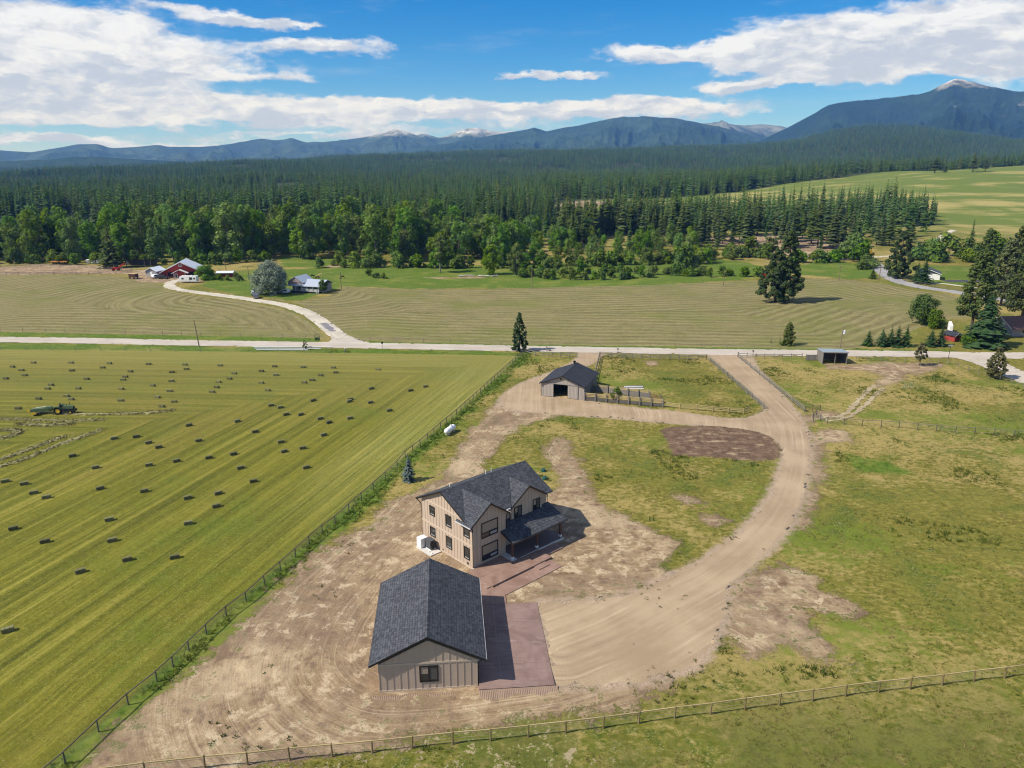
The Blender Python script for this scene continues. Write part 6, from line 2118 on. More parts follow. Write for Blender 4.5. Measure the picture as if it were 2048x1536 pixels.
def fence(label, pts, h=1.2, rails=(1.1,), post='treated wood', rail='treated wood', pr=.075, rw=.06, rh=.12, wires=(), step=None, group=None, square=False, name='fence', off=0.0, jit=.03, zs=None):
    """posts at the points (or every STEP metres along them), a rail per span, optional wires"""
    P = [(p[0], p[1]) for p in pts]
    if step:
        out = []
        for (a, b) in zip(P[:-1], P[1:]):
            L = math.hypot(b[0] - a[0], b[1] - a[1])
            n = max(1, round(L / step))
            out += [(a[0] + (b[0] - a[0]) * i / n, a[1] + (b[1] - a[1]) * i / n) for i in range(n)]
        P = out + [P[-1]]
    x0, y0 = P[0]
    z0 = gz(x0, y0)
    f = thing(name, label, 'fence', (x0, y0, z0), 0, group)
    g = random.Random(len(P) * 7 + int(abs(x0) * 10))
    me = unit_post(post, pr, h, square)
    Q = []
    for (x, y) in P:
        z = gz(x, y) - z0
        Q.append(Vector((x - x0, y - y0, z)))
        link('post', me, f, Q[-1], rot=(g.uniform(-jit, jit), g.uniform(-jit, jit), g.uniform(0, 3) if not square else math.atan2(P[-1][1] - P[0][1], P[-1][0] - P[0][0])), sc=(1, 1, g.uniform(.96, 1.05)))
    rm = unit_bar(rail, rw, rh)
    for a, b in zip(Q[:-1], Q[1:]):
        d = (b - a).normalized()
        nrm = Vector((d.y, -d.x, 0)) * off
        for r_ in rails:
            span(f, 'rail', rm, a + nrm + Vector((0, 0, r_ + g.uniform(-.02, .02))), b + nrm + Vector((0, 0, r_ + g.uniform(-.02, .02))))
    if wires:
        m = MB()
        for w in wires:
            for a, b in zip(Q[:-1], Q[1:]):
                m.tube([a + Vector((0, 0, w)), b + Vector((0, 0, w))], .010, 3, False)
        m.build('wire_mesh', 'fence wire', f)
    return f


fence('long post and wire fence with one top rail between the hay field and the yard', FENCE_L, 1.28, (1.22,), 'dark rail', 'dark rail', .07, .07, .10, wires=(.25, .5, .75, 1.0))
fence('weathered fence with one pale top rail across the grass in front of the garage', [(-34.47, 48.03), (-30.17, 48.79), (-25.55, 49.46), (-22.13, 49.83), (-18.76, 50.33), (-15.28, 50.73), (-11.97, 51.13), (-8.62, 51.61), (-5.19, 52.08), (-1.93, 52.45), (1.35, 52.91), (4.66, 53.38), (8.03, 53.93), (11.28, 54.51), (14.63, 55.13), (17.97, 55.63), (21.29, 56.25), (24.64, 56.77), (27.89, 57.29), (31.20, 57.84), (34.56, 58.37), (37.72, 58.77), (41.00, 59.21), (44.33, 59.72), (47.60, 60.18), (50.84, 60.71), (54.16, 61.27)], 1.25, (1.17,), 'treated wood', 'new rail wood', .08, .08, .10, wires=(.3, .6, .9))
three = (.45, .82, 1.2)
fence('three rail wooden fence along the road side of the grass corral', [(22.72, 185.07), (25.60, 184.28), (28.52, 183.48), (30.82, 182.96), (33.04, 182.43), (35.31, 182.22), (37.65, 182.00), (40.38, 181.98), (42.61, 181.66), (44.96, 181.35), (47.31, 181.58), (49.60, 182.07)], 1.35, three, 'grey rail', 'grey rail', .09, .05, .14, off=.1)
fence('three rail wooden fence down the driveway side of the grass corral', [(49.60, 182.07), (51.03, 141.95)], 1.35, three, 'grey rail', 'grey rail', .09, .05, .14, step=3.4, off=-.1)
fence('three rail wooden fence from the road to the back of the grey barn', [(22.72, 185.07), (18.75, 162.43)], 1.35, three, 'grey rail', 'grey rail', .09, .05, .14, step=3.2, off=.1)
fence('low yellow rail fence along the yard side of the grass corral', [(30.97, 143.35), (34.07, 142.04), (37.27, 141.38), (40.22, 140.26), (43.21, 139.47), (46.02, 138.83), (47.70, 140.07)], 1.15, (.4, .72, 1.05), 'new rail wood', 'new rail wood', .08, .05, .13, off=-.1)
fence('three rail wooden fence along the paddock side of the driveway', [(58.18, 184.07), (58.56, 140.01)], 1.35, three, 'grey rail', 'grey rail', .09, .05, .14, step=3.3, off=.1)
fence('three rail wooden fence between the road and the run-in shed', [(58.40, 184.17), (60.40, 183.54), (62.51, 183.01), (64.68, 182.84), (67.05, 182.73), (69.29, 182.81), (71.59, 182.95), (74.28, 182.78)], 1.35, (.5, 1.05), 'grey rail', 'grey rail', .08, .05, .13, off=.1)
fence('thin post and wire fence along the road past the run-in shed', [(87.14, 180.58), (90.04, 180.26), (93.05, 180.04), (95.90, 179.83), (98.95, 179.61), (101.92, 179.49), (104.80, 179.23), (106.90, 178.48), (108.45, 177.01), (109.28, 174.16), (109.56, 170.49), (110.20, 167.39), (111.46, 165.23), (112.58, 163.13), (113.39, 160.47), (114.00, 157.12), (114.64, 153.33)], 1.2, (), 'grey rail', 'grey rail', .07, wires=(.4, .8, 1.1))
fence('one rail wooden fence crossing the dry pasture', [(58.30, 134.58), (60.53, 133.41), (63.39, 132.69), (66.48, 131.83), (69.84, 131.39), (72.90, 130.68), (75.87, 129.71), (78.92, 128.88), (82.04, 128.06), (85.23, 127.52), (88.33, 126.71), (91.48, 125.92), (94.68, 125.13), (97.94, 124.36)], 1.25, (1.15,), 'dark rail', 'grey rail', .075, .06, .09, wires=(.4, .8))
fence('short wooden fence beside the dirt patch at the drive', [(58.89, 136.35), (60.18, 137.84), (59.77, 134.87)], 1.2, (.5, 1.05), 'dark rail', 'dark rail', .08, .05, .12)
fence('two rail fence along the road by the dark pine', [(3.65, 188.92), (5.96, 186.23), (8.21, 185.69), (10.35, 185.00), (12.52, 184.62), (14.75, 184.29), (16.67, 184.07)], 1.3, (.5, 1.1), 'grey rail', 'grey rail', .08, .05, .13, off=.1)
fence('wire fence on thin posts along the verge above the road', [(-163.81, 217.89), (-154.23, 217.12), (-139.76, 215.62), (-114.34, 212.71), (-91.30, 210.53), (-73.26, 209.09), (-59.63, 207.05)], 1.15, (), 'grey rail', 'grey rail', .06, wires=(.5, .9), step=6.0)
fence('wire fence on thin posts along the verge below the road', [(-146.80, 193.79), (-138.64, 193.74), (-110.71, 192.15), (-83.31, 190.86), (-48.08, 188.72)], 1.15, (), 'grey rail', 'grey rail', .06, wires=(.5, .9), step=6.5)
fence('wire fence on thin posts beyond the road beside the cut field', [(-40.29, 203.75), (-17.32, 200.52), (10.53, 198.23), (44.56, 195.65), (72.49, 193.46)], 1.15, (), 'grey rail', 'grey rail', .06, wires=(.5, .9), step=7.5)
fence('dark post fence round the riding arena', [(-248.20, 337.47), (-220.42, 336.99), (-204.30, 336.81), (-188.38, 336.95), (-175.25, 339.07)], 1.3, (.6, 1.15), 'dark rail', 'dark rail', .08, .05, .12, step=5.5)
fence('old fence along the far side of the riding arena', [(-271.41, 370.34), (-242.34, 371.92), (-218.75, 365.89), (-197.62, 356.44), (-181.13, 350.94)], 1.3, (.6, 1.15), 'grey rail', 'grey rail', .08, .05, .12, step=6.5)
fence('low wire fence on thin posts along the meadow edge', [(-74.57, 296.36), (-48.66, 292.35), (-24.63, 291.50), (-2.73, 291.90), (35.53, 295.26), (60.41, 298.83), (96.50, 310.51)], 1.15, (), 'grey rail', 'grey rail', .06, wires=(.5, .9), step=9)
fence('dark curving fence between the lane and the paved road', [(168.46, 316.84), (167.97, 305.65), (171.21, 296.43), (174.56, 286.52), (177.44, 278.35), (180.41, 269.55), (185.88, 261.24)], 1.2, (.5, 1.05), 'dark rail', 'dark rail', .07, .05, .1, step=5)

# stout corral of planks beside the barn
def plank_fence(label, a, b, n, tops, lows, top_mat, low_mat, h=1.75, gap=()):
    a, b = Vector((*a, 0)), Vector((*b, 0))
    f = thing('plank_fence', label, 'fence', a)
    d = b - a
    u = d.normalized()
    nrm = Vector((u.y, -u.x, 0)) * .11
    pm = unit_post('weathered wood', .11, h, True)
    for i in range(n + 1):
        link('post', pm, f, d * i / n + nrm * .2, rot=(0, 0, math.atan2(d.y, d.x)))
    for i in range(n):
        if i in gap:
            continue
        for z in tops:
            span(f, 'plank', unit_bar(top_mat, .05, .20), d * i / n + nrm * -1 + Vector((0, 0, z)), d * (i + 1) / n - nrm + Vector((0, 0, z)))
        for z in lows:
            span(f, 'plank', unit_bar(low_mat, .05, .22), d * i / n - nrm + Vector((0, 0, z)), d * (i + 1) / n - nrm + Vector((0, 0, z)))
    return f


plank_fence('stout plank corral fence nearest the yard, pale top boards over dark ones', (15.18, 147.79), (30.78, 143.18), 7, (1.0, 1.3, 1.6), (.18, .42, .66), 'new rail wood', 'old wood')
plank_fence('solid inner plank fence of the corral with pale top boards', (16.52, 154.98), (28.99, 148.93), 6, (1.3, 1.55), (.14, .38, .62, .86, 1.08), 'new rail wood', 'weathered wood')
gt = thing('gate', 'brown wooden gate closing the end of the plank corral', 'gate', (*(29.11, 148.41), 0), 0)
_g = Vector((*(30.97, 146.00), 0)) - Vector((*(29.11, 148.41), 0))
for z in (.25, .6, .95, 1.3):
    span(gt, 'bar', unit_bar('rust steel', .05, .14), Vector((0, 0, z)), _g + Vector((0, 0, z)))
for q in (0, 1):
    link('post', unit_post('weathered wood', .1, 1.7, True), gt, _g * q)
gt = thing('gate', 'dark tube gate beside the driveway into the paddock', 'gate', (*(58.62, 140.01), 0), 0)
_g = Vector((*(62.21, 140.94), 0)) - Vector((*(58.62, 140.01), 0))
for z in (.3, .6, .9, 1.2):
    span(gt, 'bar', unit_bar('dark steel', .05, .06), Vector((0, 0, z)), _g + Vector((0, 0, z)))
for q in (.02, .5, .98):
    MB().box(-.03, .03, -.03, .03, .1, 1.25).build('upright', 'dark steel', gt, _g * q)

# ------------------------------------------------------------------ hay
def hay_material(name, a, b):
    t = newmat(name)
    P = t.obj()
    n = t.noise(t.scale(P, (3, 14, 14)), 2.0, 4, 0.7)
    k = t.math('ADD', 0.75, t.math('MULTIPLY', t.rand(), 0.5))
    c = t.vmath('SCALE', t.mix(t.step(n, 0.3, 0.7), a, b), None, k)
    finish(t, c, 0.95, t.bump(n, 0.8, 0.05), 0.1)


hay_material('bale hay', (0.103, 0.102, 0.043), (0.205, 0.193, 0.092))
hay_material('loose hay', (0.165, 0.155, 0.062), (0.290, 0.262, 0.125))
plain('twine', (0.05, 0.045, 0.04), 0.8, 0.1, 2, 0.2)


def bale_mesh():
    g = np.random.RandomState(4)
    L, W, H_ = 1.12, .55, .52
    nx, ny, nz = 7, 3, 3
    bm = MB()
    # box with slightly bulging, uneven faces
    def P(i, j, k):
        x, y, z = (i / nx - .5) * L, (j / ny - .5) * W, k / nz * H_
        s = g.normal(0, .010, 3)
        return (x + s[0], y * (1 - .05 * (abs(i / nx - .5) > .45)) + s[1], z + s[2] * .7 - .01)
    grid = {(i, j, k): P(i, j, k) for i in range(nx + 1) for j in range(ny + 1) for k in range(nz + 1) if i in (0, nx) or j in (0, ny) or k in (0, nz)}
    keys = {q: n for n, q in enumerate(grid)}
    vs = list(grid.values())
    fs = []
    for i in range(nx):
        for j in range(ny):
            fs.append((keys[i, j, nz], keys[i + 1, j, nz], keys[i + 1, j + 1, nz], keys[i, j + 1, nz]))
        for k in range(nz):
            fs.append((keys[i, 0, k], keys[i + 1, 0, k], keys[i + 1, 0, k + 1], keys[i, 0, k + 1]))
            fs.append((keys[i + 1, ny, k], keys[i, ny, k], keys[i, ny, k + 1], keys[i + 1, ny, k + 1]))
    for j in range(ny):
        for k in range(nz):
            fs.append((keys[0, j + 1, k], keys[0, j, k], keys[0, j, k + 1], keys[0, j + 1, k + 1]))
            fs.append((keys[nx, j, k], keys[nx, j + 1, k], keys[nx, j + 1, k + 1], keys[nx, j, k + 1]))
    return bm.add(vs, fs).mesh('hay_bale', 'bale hay')


BALES = [(-123.41, 175.34), (-120.64, 179.21), (-111.16, 179.15), (-101.08, 178.40), (-90.94, 177.66), (-81.57, 177.08), (-72.46, 176.21), (-58.66, 175.28), (-51.43, 174.57), (-43.87, 174.02), (-119.11, 172.08), (-106.63, 171.69), (-100.60, 174.36), (-92.02, 170.79), (-81.72, 170.11), (-79.46, 172.98), (-66.32, 168.91), (-60.50, 170.92), (-55.96, 167.50), (-45.26, 167.13), (-42.24, 169.60), (-115.43, 167.54), (-118.17, 164.87), (-99.01, 164.35), (-90.96, 166.20), (-90.17, 163.67), (-78.50, 162.57), (-67.34, 161.70), (-65.82, 164.41), (-57.34, 161.03), (-47.55, 161.18), (-46.25, 163.13), (-104.46, 159.62), (-103.39, 156.59), (-96.68, 156.74), (-86.90, 156.38), (-81.13, 158.98), (-75.42, 154.73), (-66.13, 157.49), (-65.79, 154.01), (-53.97, 155.14), (-100.87, 149.26), (-96.01, 151.11), (-93.71, 148.88), (-82.67, 147.85), (-75.96, 150.12), (-71.03, 147.04), (-72.17, 143.87), (-100.96, 142.65), (-42.05, 147.74), (-34.28, 147.09), (-49.86, 144.48), (-47.53, 143.09), (-61.76, 132.40), (-53.36, 134.68), (-45.05, 138.67), (-42.18, 138.65), (-37.60, 136.16), (-35.41, 133.87), (-31.89, 136.34), (-47.87, 128.77), (-34.74, 127.01), (-41.47, 123.47), (-56.53, 124.17), (-72.39, 125.37), (-68.78, 126.26), (-65.08, 123.16), (-62.26, 121.00), (-51.50, 116.09), (-47.93, 117.74), (-39.63, 118.90), (-36.77, 120.46), (-75.18, 117.04), (-68.47, 111.92), (-60.14, 112.91), (-56.38, 114.63), (-44.60, 111.67), (-33.85, 111.78), (-79.67, 106.44), (-76.08, 105.48), (-63.33, 103.73), (-56.05, 102.75), (-44.49, 101.90), (-40.64, 106.33), (-72.54, 102.19), (-69.67, 100.60), (-48.44, 100.32), (-68.18, 90.72), (-61.66, 87.08), (-56.44, 93.31), (-52.93, 87.35), (-44.90, 92.19), (-43.08, 97.53), (-48.45, 82.43), (-42.73, 82.97), (-52.76, 79.58), (-53.82, 67.71), (-29.69, 146.31), (-24.87, 141.06), (-22.45, 154.82), (-19.49, 157.86), (-34.30, 148.39), (-32.65, 172.25), (-31.32, 156.38)]


def ordinal(n):
    w = ['', 'first', 'second', 'third', 'fourth', 'fifth', 'sixth', 'seventh', 'eighth', 'ninth', 'tenth', 'eleventh', 'twelfth']
    return w[n] if n < len(w) else str(n) + 'th'


def place_bales():
    me = bale_mesh()
    strap = MB()
    for x in (-.22, .22):
        strap.box(x - .006, x + .006, -.283, .283, .0, .534)
    sm = strap.mesh('twine', 'twine')
    pts = sorted(BALES, key=lambda p: -p[1])
    bands, cur = [], []
    for p in pts:
        if cur and cur[0][1] - p[1] > 0.055 * cur[0][1]:
            bands.append(cur)
            cur = []
        cur.append(p)
    bands.append(cur)
    for bi, band_ in enumerate(bands):
        band_.sort(key=lambda p: p[0] / p[1])
        for k, (x, y) in enumerate(band_):
            fv, fu = polyline(np.array([x]), np.array([y]), FENCE_L)
            tv = abs(polyline(np.array([x]), np.array([y]), [HAY[0], HAY[2], HAY[4], HAY[5]])[0][0])
            ang = math.atan2(FENCE_L[20][1] - FENCE_L[2][1], FENCE_L[20][0] - FENCE_L[2][0]) if abs(fv[0]) < tv else R(-4)
            ang = ang if abs(fv[0]) < tv else R(-4)
            if abs(fv[0]) < tv:
                ang -= R(38)
            o = link('hay_bale', me, None, (x, y, gz(x, y) - .05), ang + rng.uniform(-.18, .18))
            n = len(band_)
            if k <= n // 2:
                w = f'bale {ordinal(k + 1)} from the left'
            else:
                w = f'bale {ordinal(n - k)} from the right'
            tag(o, f'rectangular hay {w} in the {ordinal(bi + 1)} rank back from the county road', 'hay bale', 'square hay bales lying in the mown field')
            if len(w) and y < 150:
                link('twine', sm, o)


place_bales()


def windrow(path, w, h, label, seed):
    """raked hay lying in a loose ridge"""
    P = catmull(path, 10)
    g = np.random.RandomState(seed)
    V, F = [], []
    prof = [(-1, 0), (-.7, .55), (-.25, .95), (.2, 1.0), (.65, .6), (1, 0)]
    for i, p in enumerate(P):
        q, r_ = P[min(i + 1, len(P) - 1)], P[max(i - 1, 0)]
        d = np.array([q[0] - r_[0], q[1] - r_[1]])
        d = d / (np.hypot(*d) + 1e-9)
        nn = np.array([-d[1], d[0]])
        e = min(1.0, i / 3, (len(P) - 1 - i) / 3)
        ww = w * g.uniform(.6, 1.3) * (0.4 + .6 * e)
        off = g.normal(0, .10)
        for (a, b) in prof:
            s = a * ww / 2 * g.uniform(.85, 1.2) + off
            V.append((p[0] + nn[0] * s, p[1] + nn[1] * s, -.03 + b * h * g.uniform(.4, 1.25) * e))
    k = len(prof)
    for i in range(len(P) - 1):
        for j in range(k - 1):
            F.append((i * k + j, (i + 1) * k + j, (i + 1) * k + j + 1, i * k + j + 1))
    x0, y0 = P[0]
    V = np.array(V) - np.array([x0, y0, 0])
    o = link('windrow', np_mesh('windrow', V, np.array(F), ['loose hay'], smooth=False), None, (x0, y0, 0))
    tag(o, label, 'windrow', 'raked hay waiting to be baled')
    # strands lying about
    n = len(P) * 26
    ci = g.randint(0, len(P), n)
    C = np.array(P)[ci] + g.normal(0, w * .42, (n, 2))
    a = g.uniform(0, 6.28, n)
    L = g.uniform(.15, .45, n)
    z = np.maximum(.02, h * .9 * np.exp(-(np.abs(g.normal(0, 1, n))))) * .6
    dx, dy = np.cos(a) * L, np.sin(a) * L
    A = np.c_[C[:, 0] - dx - x0, C[:, 1] - dy - y0, z]
    B = np.c_[C[:, 0] + dx - x0, C[:, 1] + dy - y0, z + .02]
    M_ = np.c_[C[:, 0] - dy * .22 - x0, C[:, 1] + dx * .22 - y0, z + .10]
    me = np_mesh('strands', np.stack([A, B, M_], 1).reshape(-1, 3), np.arange(n * 3).reshape(-1, 3), ['loose hay'])
    s = link('strands', me, o)
    s['kind'] = 'stuff'


windrow([(-93.36, 140.14), (-87.46, 139.49), (-80.44, 139.46), (-73.72, 140.05), (-68.88, 141.60)], 1.15, .21, 'ridge of raked hay running right under the tractor', 1)
windrow([(-102.46, 136.53), (-96.37, 136.21), (-88.16, 135.58), (-80.01, 135.83)], 1.1, .20, 'straight ridge of raked hay just behind the baler', 2)
windrow([(-95.17, 133.58), (-90.47, 132.99), (-84.55, 133.53)], 1.15, .21, 'short ridge of raked hay second behind the baler', 3)
windrow([(-94.95, 125.48), (-92.33, 126.75), (-91.86, 128.60), (-93.30, 129.95), (-96.30, 130.24)], 1.15, .21, 'hooked ridge of raked hay at the left edge', 4)
windrow([(-87.51, 113.32), (-85.26, 118.86), (-83.69, 123.41), (-82.21, 126.71)], 1.2, .22, 'upper of two slanting ridges of raked hay', 5)
windrow([(-85.93, 111.01), (-82.65, 116.13), (-80.70, 122.91), (-77.30, 129.88)], 1.2, .22, 'lower longer of two slanting ridges of raked hay', 6)

# ------------------------------------------------------------------ people and animals: skinned skeletons
def ensure_skin(me):
    if not me.skin_vertices:
        import bmesh
        bm = bmesh.new()
        bm.from_mesh(me)
        bm.verts.layers.skin.verify()
        bm.to_mesh(me)
        bm.free()


def skin_body(name, verts, edges, radii, mat, parent=None, root=0, sub=1):
    me = bpy.data.meshes.new(name)
    me.from_pydata(verts, edges, [])
    ensure_skin(me)
    me.materials.append(MATS[mat])
    for i, r_ in enumerate(radii):
        sv = me.skin_vertices[0].data[i]
        sv.radius = r_ if isinstance(r_, tuple) else (r_, r_)
        sv.use_root = (i == root)
    o = link(name, me, parent)
    sk = o.modifiers.new('skin', 'SKIN')
    sk.use_smooth_shade = True
    s = o.modifiers.new('sub', 'SUBSURF')
    s.levels = s.render_levels = sub
    return o


plain('skin', (0.36, 0.20, 0.14), 0.6, 0.05, 5, 0.3)
plain('navy cloth', (0.03, 0.035, 0.055), 0.9, 0.15, 4, 0.1)
plain('dark horse', (0.022, 0.016, 0.013), 0.7, 0.2, 2, 0.2)
plain('bay horse', (0.085, 0.038, 0.020), 0.7, 0.2, 2, 0.2)
plain('buckskin horse', (0.48, 0.34, 0.16), 0.7, 0.15, 2, 0.2)


def horse(label, x, y, rz, mat, grazing=True):
    h = thing('horse', label, 'horse', (x, y, gz(x, y)), rz, 'horses grazing in the green meadow')
    V = [(-.55, 0, 1.28), (-.2, 0, 1.24), (.25, 0, 1.25), (.62, 0, 1.28)]           # rump, loin, back, withers
    Rr = [(.27, .30), (.27, .30), (.27, .31), (.24, .30)]
    E = [(0, 1), (1, 2), (2, 3)]
    if grazing:
        neck = [(.95, 0, 1.05), (1.22, 0, .62), (1.36, 0, .36), (1.50, 0, .12)]
    else:
        neck = [(.92, 0, 1.55), (1.08, 0, 1.88), (1.28, 0, 1.80), (1.52, 0, 1.60)]
    k = len(V)
    V += neck
    Rr += [(.16, .20), (.12, .15), (.11, .13), (.075, .08)]
    E += [(3, k), (k, k + 1), (k + 1, k + 2), (k + 2, k + 3)]
    for s in (-1, 1):
        k = len(V)
        V += [(.55, s * .17, .95), (.56, s * .17, .55), (.53, s * .17, .14), (.58, s * .17, .02)]
        Rr += [.12, .065, .045, .06]
        E += [(3, k), (k, k + 1), (k + 1, k + 2), (k + 2, k + 3)]
        k = len(V)
        V += [(-.55, s * .18, .95), (-.48, s * .18, .78), (-.68, s * .18, .52), (-.62, s * .18, .14), (-.57, s * .18, .02)]
        Rr += [.17, .11, .06, .045, .06]
        E += [(0, k), (k, k + 1), (k + 1, k + 2), (k + 2, k + 3), (k + 3, k + 4)]
    skin_body('body', V, E, Rr, mat, h, 1, 1)
    MB().tube([(-.82, 0, 1.28), (-.98, 0, 1.05), (-1.0, 0, .6)], [.05, .08, .03], 6).build('tail', 'dark horse', h)
    hx, hz = (1.26, .70) if grazing else (1.08, 1.98)
    MB().prism([(hx, .05, hz), (hx - .08, .09, hz + .02), (hx - .02, .08, hz + .16)], (.02, .02, 0)).prism([(hx, -.05, hz), (hx - .08, -.09, hz + .02), (hx - .02, -.08, hz + .16)], (.02, -.02, 0)).build('ears', mat, h)
    return h


horse('dark horse grazing left of the buckskin horse in the meadow', *(-88.44, 325.54), R(20), 'dark horse')
horse('pale buckskin horse grazing in the meadow', *(-85.43, 328.56), R(195), 'buckskin horse')
horse('bay horse grazing in front of the buckskin horse', *(-84.86, 321.03), R(160), 'bay horse')
horse('black horse standing beyond the pole by the round tree', *(-74.24, 322.39), R(190), 'dark horse', True)

# ------------------------------------------------------------------ tractor and baler
plain('tractor green', (0.030, 0.075, 0.022), 0.45, 0.1, 2, 0.4)
plain('faded green', (0.085, 0.125, 0.058), 0.5, 0.1, 2, 0.4)
plain('machine yellow', (0.62, 0.40, 0.03), 0.5, 0.1, 2, 0.4)
plain('rubber', (0.013, 0.013, 0.013), 0.85, 0.1, 2, 0.2)
plain('engine', (0.035, 0.035, 0.035), 0.6, 0.2, 3, 0.3)


def wheel(parent, x, y, r, w, rim_mat, rim=.55, lugs=0, name='wheel'):
    m = MB()
    n = 20
    prof = [(-w / 2, r * .80), (-w / 2 * .9, r * .95), (0, r), (w / 2 * .9, r * .95), (w / 2, r * .80), (w / 2 * .8, r * rim), (-w / 2 * .8, r * rim)]
    k = len(prof)
    vs = []
    for i in range(n):
        a = 2 * math.pi * i / n
        vs += [(q * math.cos(a), o, q * math.sin(a)) for (o, q) in prof]
    fs = []
    for i in range(n):
        for j in range(k):
            i2, j2 = (i + 1) % n, (j + 1) % k
            fs.append((i * k + j, i * k + j2, i2 * k + j2, i2 * k + j))
    m.add(vs, fs)
    for i in range(lugs):
        a = 2 * math.pi * i / lugs
        for s in (-1, 1):
            c0, s0 = math.cos(a + .06 * s), math.sin(a + .06 * s)
            c1, s1 = math.cos(a + .16 + .06 * s), math.sin(a + .16 + .06 * s)
            rr = r + .035
            m.add([(r * .95 * c0, 0, r * .95 * s0), (rr * c0, 0, rr * s0), (rr * c1, s * w * .48, rr * s1), (r * .9 * c1, s * w * .5, r * .9 * s1)], [(0, 1, 2, 3)])
    t = m.build('tyre', 'rubber', None)
    wv = link(name, MB().tube([(0, -w * .30, 0), (0, -w * .12, 0), (0, w * .12, 0), (0, w * .30, 0)], [r * rim * 1.02, r * .22, r * .22, r * rim * 1.02], 20).mesh('rim', rim_mat), parent, (x, y, r))
    t.parent = wv
    return wv


def tractor():
    x, y = (-89.63, 140.12)
    t = thing('tractor', 'green tractor with yellow wheel rims pulling a baler across the hay field', 'tractor', (x, y, gz(x, y) - .05), R(2))
    # +X is forward
    for s in (-1, 1):
        wheel(t, -1.15, s * .80, .78, .42, 'machine yellow', .58, 18, 'rear_wheel')
        wheel(t, 1.15, s * .66, .40, .22, 'machine yellow', .52, 0, 'front_wheel')
        MB().prism([(-1.9, s * .58, 1.35), (-1.6, s * .58, 1.62), (-.75, s * .58, 1.62), (-.35, s * .58, 1.15), (-.40, s * .58, 1.10), (-.8, s * .58, 1.55), (-1.55, s * .58, 1.55), (-1.85, s * .58, 1.30)], (0, s * .48, 0)).build('mudguard', 'tractor green', t)
    MB().prism([(-.35, -.36, 1.05), (1.62, -.32, 1.02), (1.68, -.32, 1.42), (1.5, -.30, 1.55), (-.35, -.34, 1.66)], (0, .68, 0)).build('hood', 'faded green', t)
    MB().box(-.3, 1.55, -.26, .26, .52, 1.06).build('engine_block', 'engine', t)
    MB().box(-1.5, -.2, -.30, .30, .48, 1.0).build('gearbox', 'engine', t)
    MB().box(1.66, 1.70, -.29, .29, .95, 1.40).build('grille', 'near black', t)
    for i in range(4):
        MB().box(1.78, 2.0, -.42 + i * .22, -.26 + i * .22, .5, .95).build('front_weight', 'engine', t)
    MB().box(1.6, 1.8, -.4, .45, .6, .75).build('weight_bracket', 'engine', t)
    MB().box(1.05, 1.25, -.62, .62, .36, .46).build('front_axle', 'engine', t)
    MB().tube([(.85, .12, 1.5), (.85, .12, 2.25), (.80, .12, 2.35)], .05, 8).build('exhaust_pipe', 'near black', t)
    MB().tube([(.4, -.15, 1.5), (.4, -.15, 1.95)], .06, 8).build('air_intake', 'near black', t)
    MB().box(-1.3, -.85, -.25, .25, 1.12, 1.24).box(-1.36, -1.26, -.25, .25, 1.24, 1.62).build('seat', 'machine yellow', t)
    MB().tube([(-.30, 0, 1.5), (-.52, 0, 1.72)], .03, 6).build('steering_column', 'near black', t)
    MB().tube([(-.54 + .08 * math.sin(a), .2 * math.cos(a), 1.72 + .19 * math.sin(a)) for a in [k * math.pi / 8 for k in range(17)]], .018, 5).build('steering_wheel', 'near black', t)
    p = thing('person', 'person in dark clothes driving the green tractor', 'person', (x - 1.05, y, gz(x, y) - .05), R(2))
    V = [(0, 0, 1.27), (0, 0, 1.50), (.02, 0, 1.72), (.04, 0, 1.86), (.06, 0, 2.02)]
    Rr = [(.15, .18), (.12, .17), (.13, .20), .06, .10]
    E = [(0, 1), (1, 2), (2, 3), (3, 4)]
    for s in (-1, 1):
        k = len(V)
        V += [(.03, s * .22, 1.74), (.14, s * .27, 1.50), (.42, s * .17, 1.66)]
        Rr += [.07, .055, .045]
        E += [(2, k), (k, k + 1), (k + 1, k + 2)]
        k = len(V)
        V += [(.08, s * .11, 1.28), (.45, s * .16, 1.30), (.50, s * .18, .90), (.62, s * .18, .86)]
        Rr += [.095, .075, .055, .05]
        E += [(0, k), (k, k + 1), (k + 1, k + 2), (k + 2, k + 3)]
    skin_body('body', V, E, Rr, 'navy cloth', p, 0, 1)
    MB().tube([(.03, 0, 1.90), (.05, 0, 1.96), (.06, 0, 2.06), (.06, 0, 2.15)], [.05, .095, .10, .06], 10).build('head', 'skin', p, smooth=True)
    MB().tube([(.06, 0, 2.09), (.06, 0, 2.12), (.05, 0, 2.19)], [.17, .11, .07], 12).build('hat', 'navy cloth', p, smooth=True)
    for s in (-1, 1):
        MB().tube([(.42, s * .17, 1.66), (.50, s * .16, 1.70), (.53, s * .15, 1.73)], [.035, .04, .02], 6).build('hand', 'skin', p)
    # baler
    x, y = (-94.29, 139.53)
    b = thing('baler', 'faded green and yellow hay baler hitched behind the tractor', 'baler', (x + .3, y + .2, gz(x, y) - .05), R(6))
    wheel(b, -1.1, -1.05, .36, .24, 'white paint', .5)
    wheel(b, -.6, .95, .36, .24, 'white paint', .5)
    MB().prism([(-2.3, -.35, .55), (1.3, -.35, .55), (1.3, -.35, 1.15), (.9, -.35, 1.30), (-2.0, -.35, 1.12), (-2.3, -.35, 1.0)], (0, .85, 0)).build('bale_chamber', 'faded green', b)
    MB().prism([(.5, -.2, .6), (1.75, -.2, .6), (1.75, -.2, 1.3), (1.45, -.2, 1.45), (.6, -.2, 1.45)], (0, .75, 0)).build('plunger_housing', 'faded green', b)
    MB().prism([(-1.55, -.40, .42), (-.2, -.40, .42), (-.2, -1.3, .30), (-1.55, -1.3, .30)], (0, 0, .06)).build('pickup_table', 'near black', b)
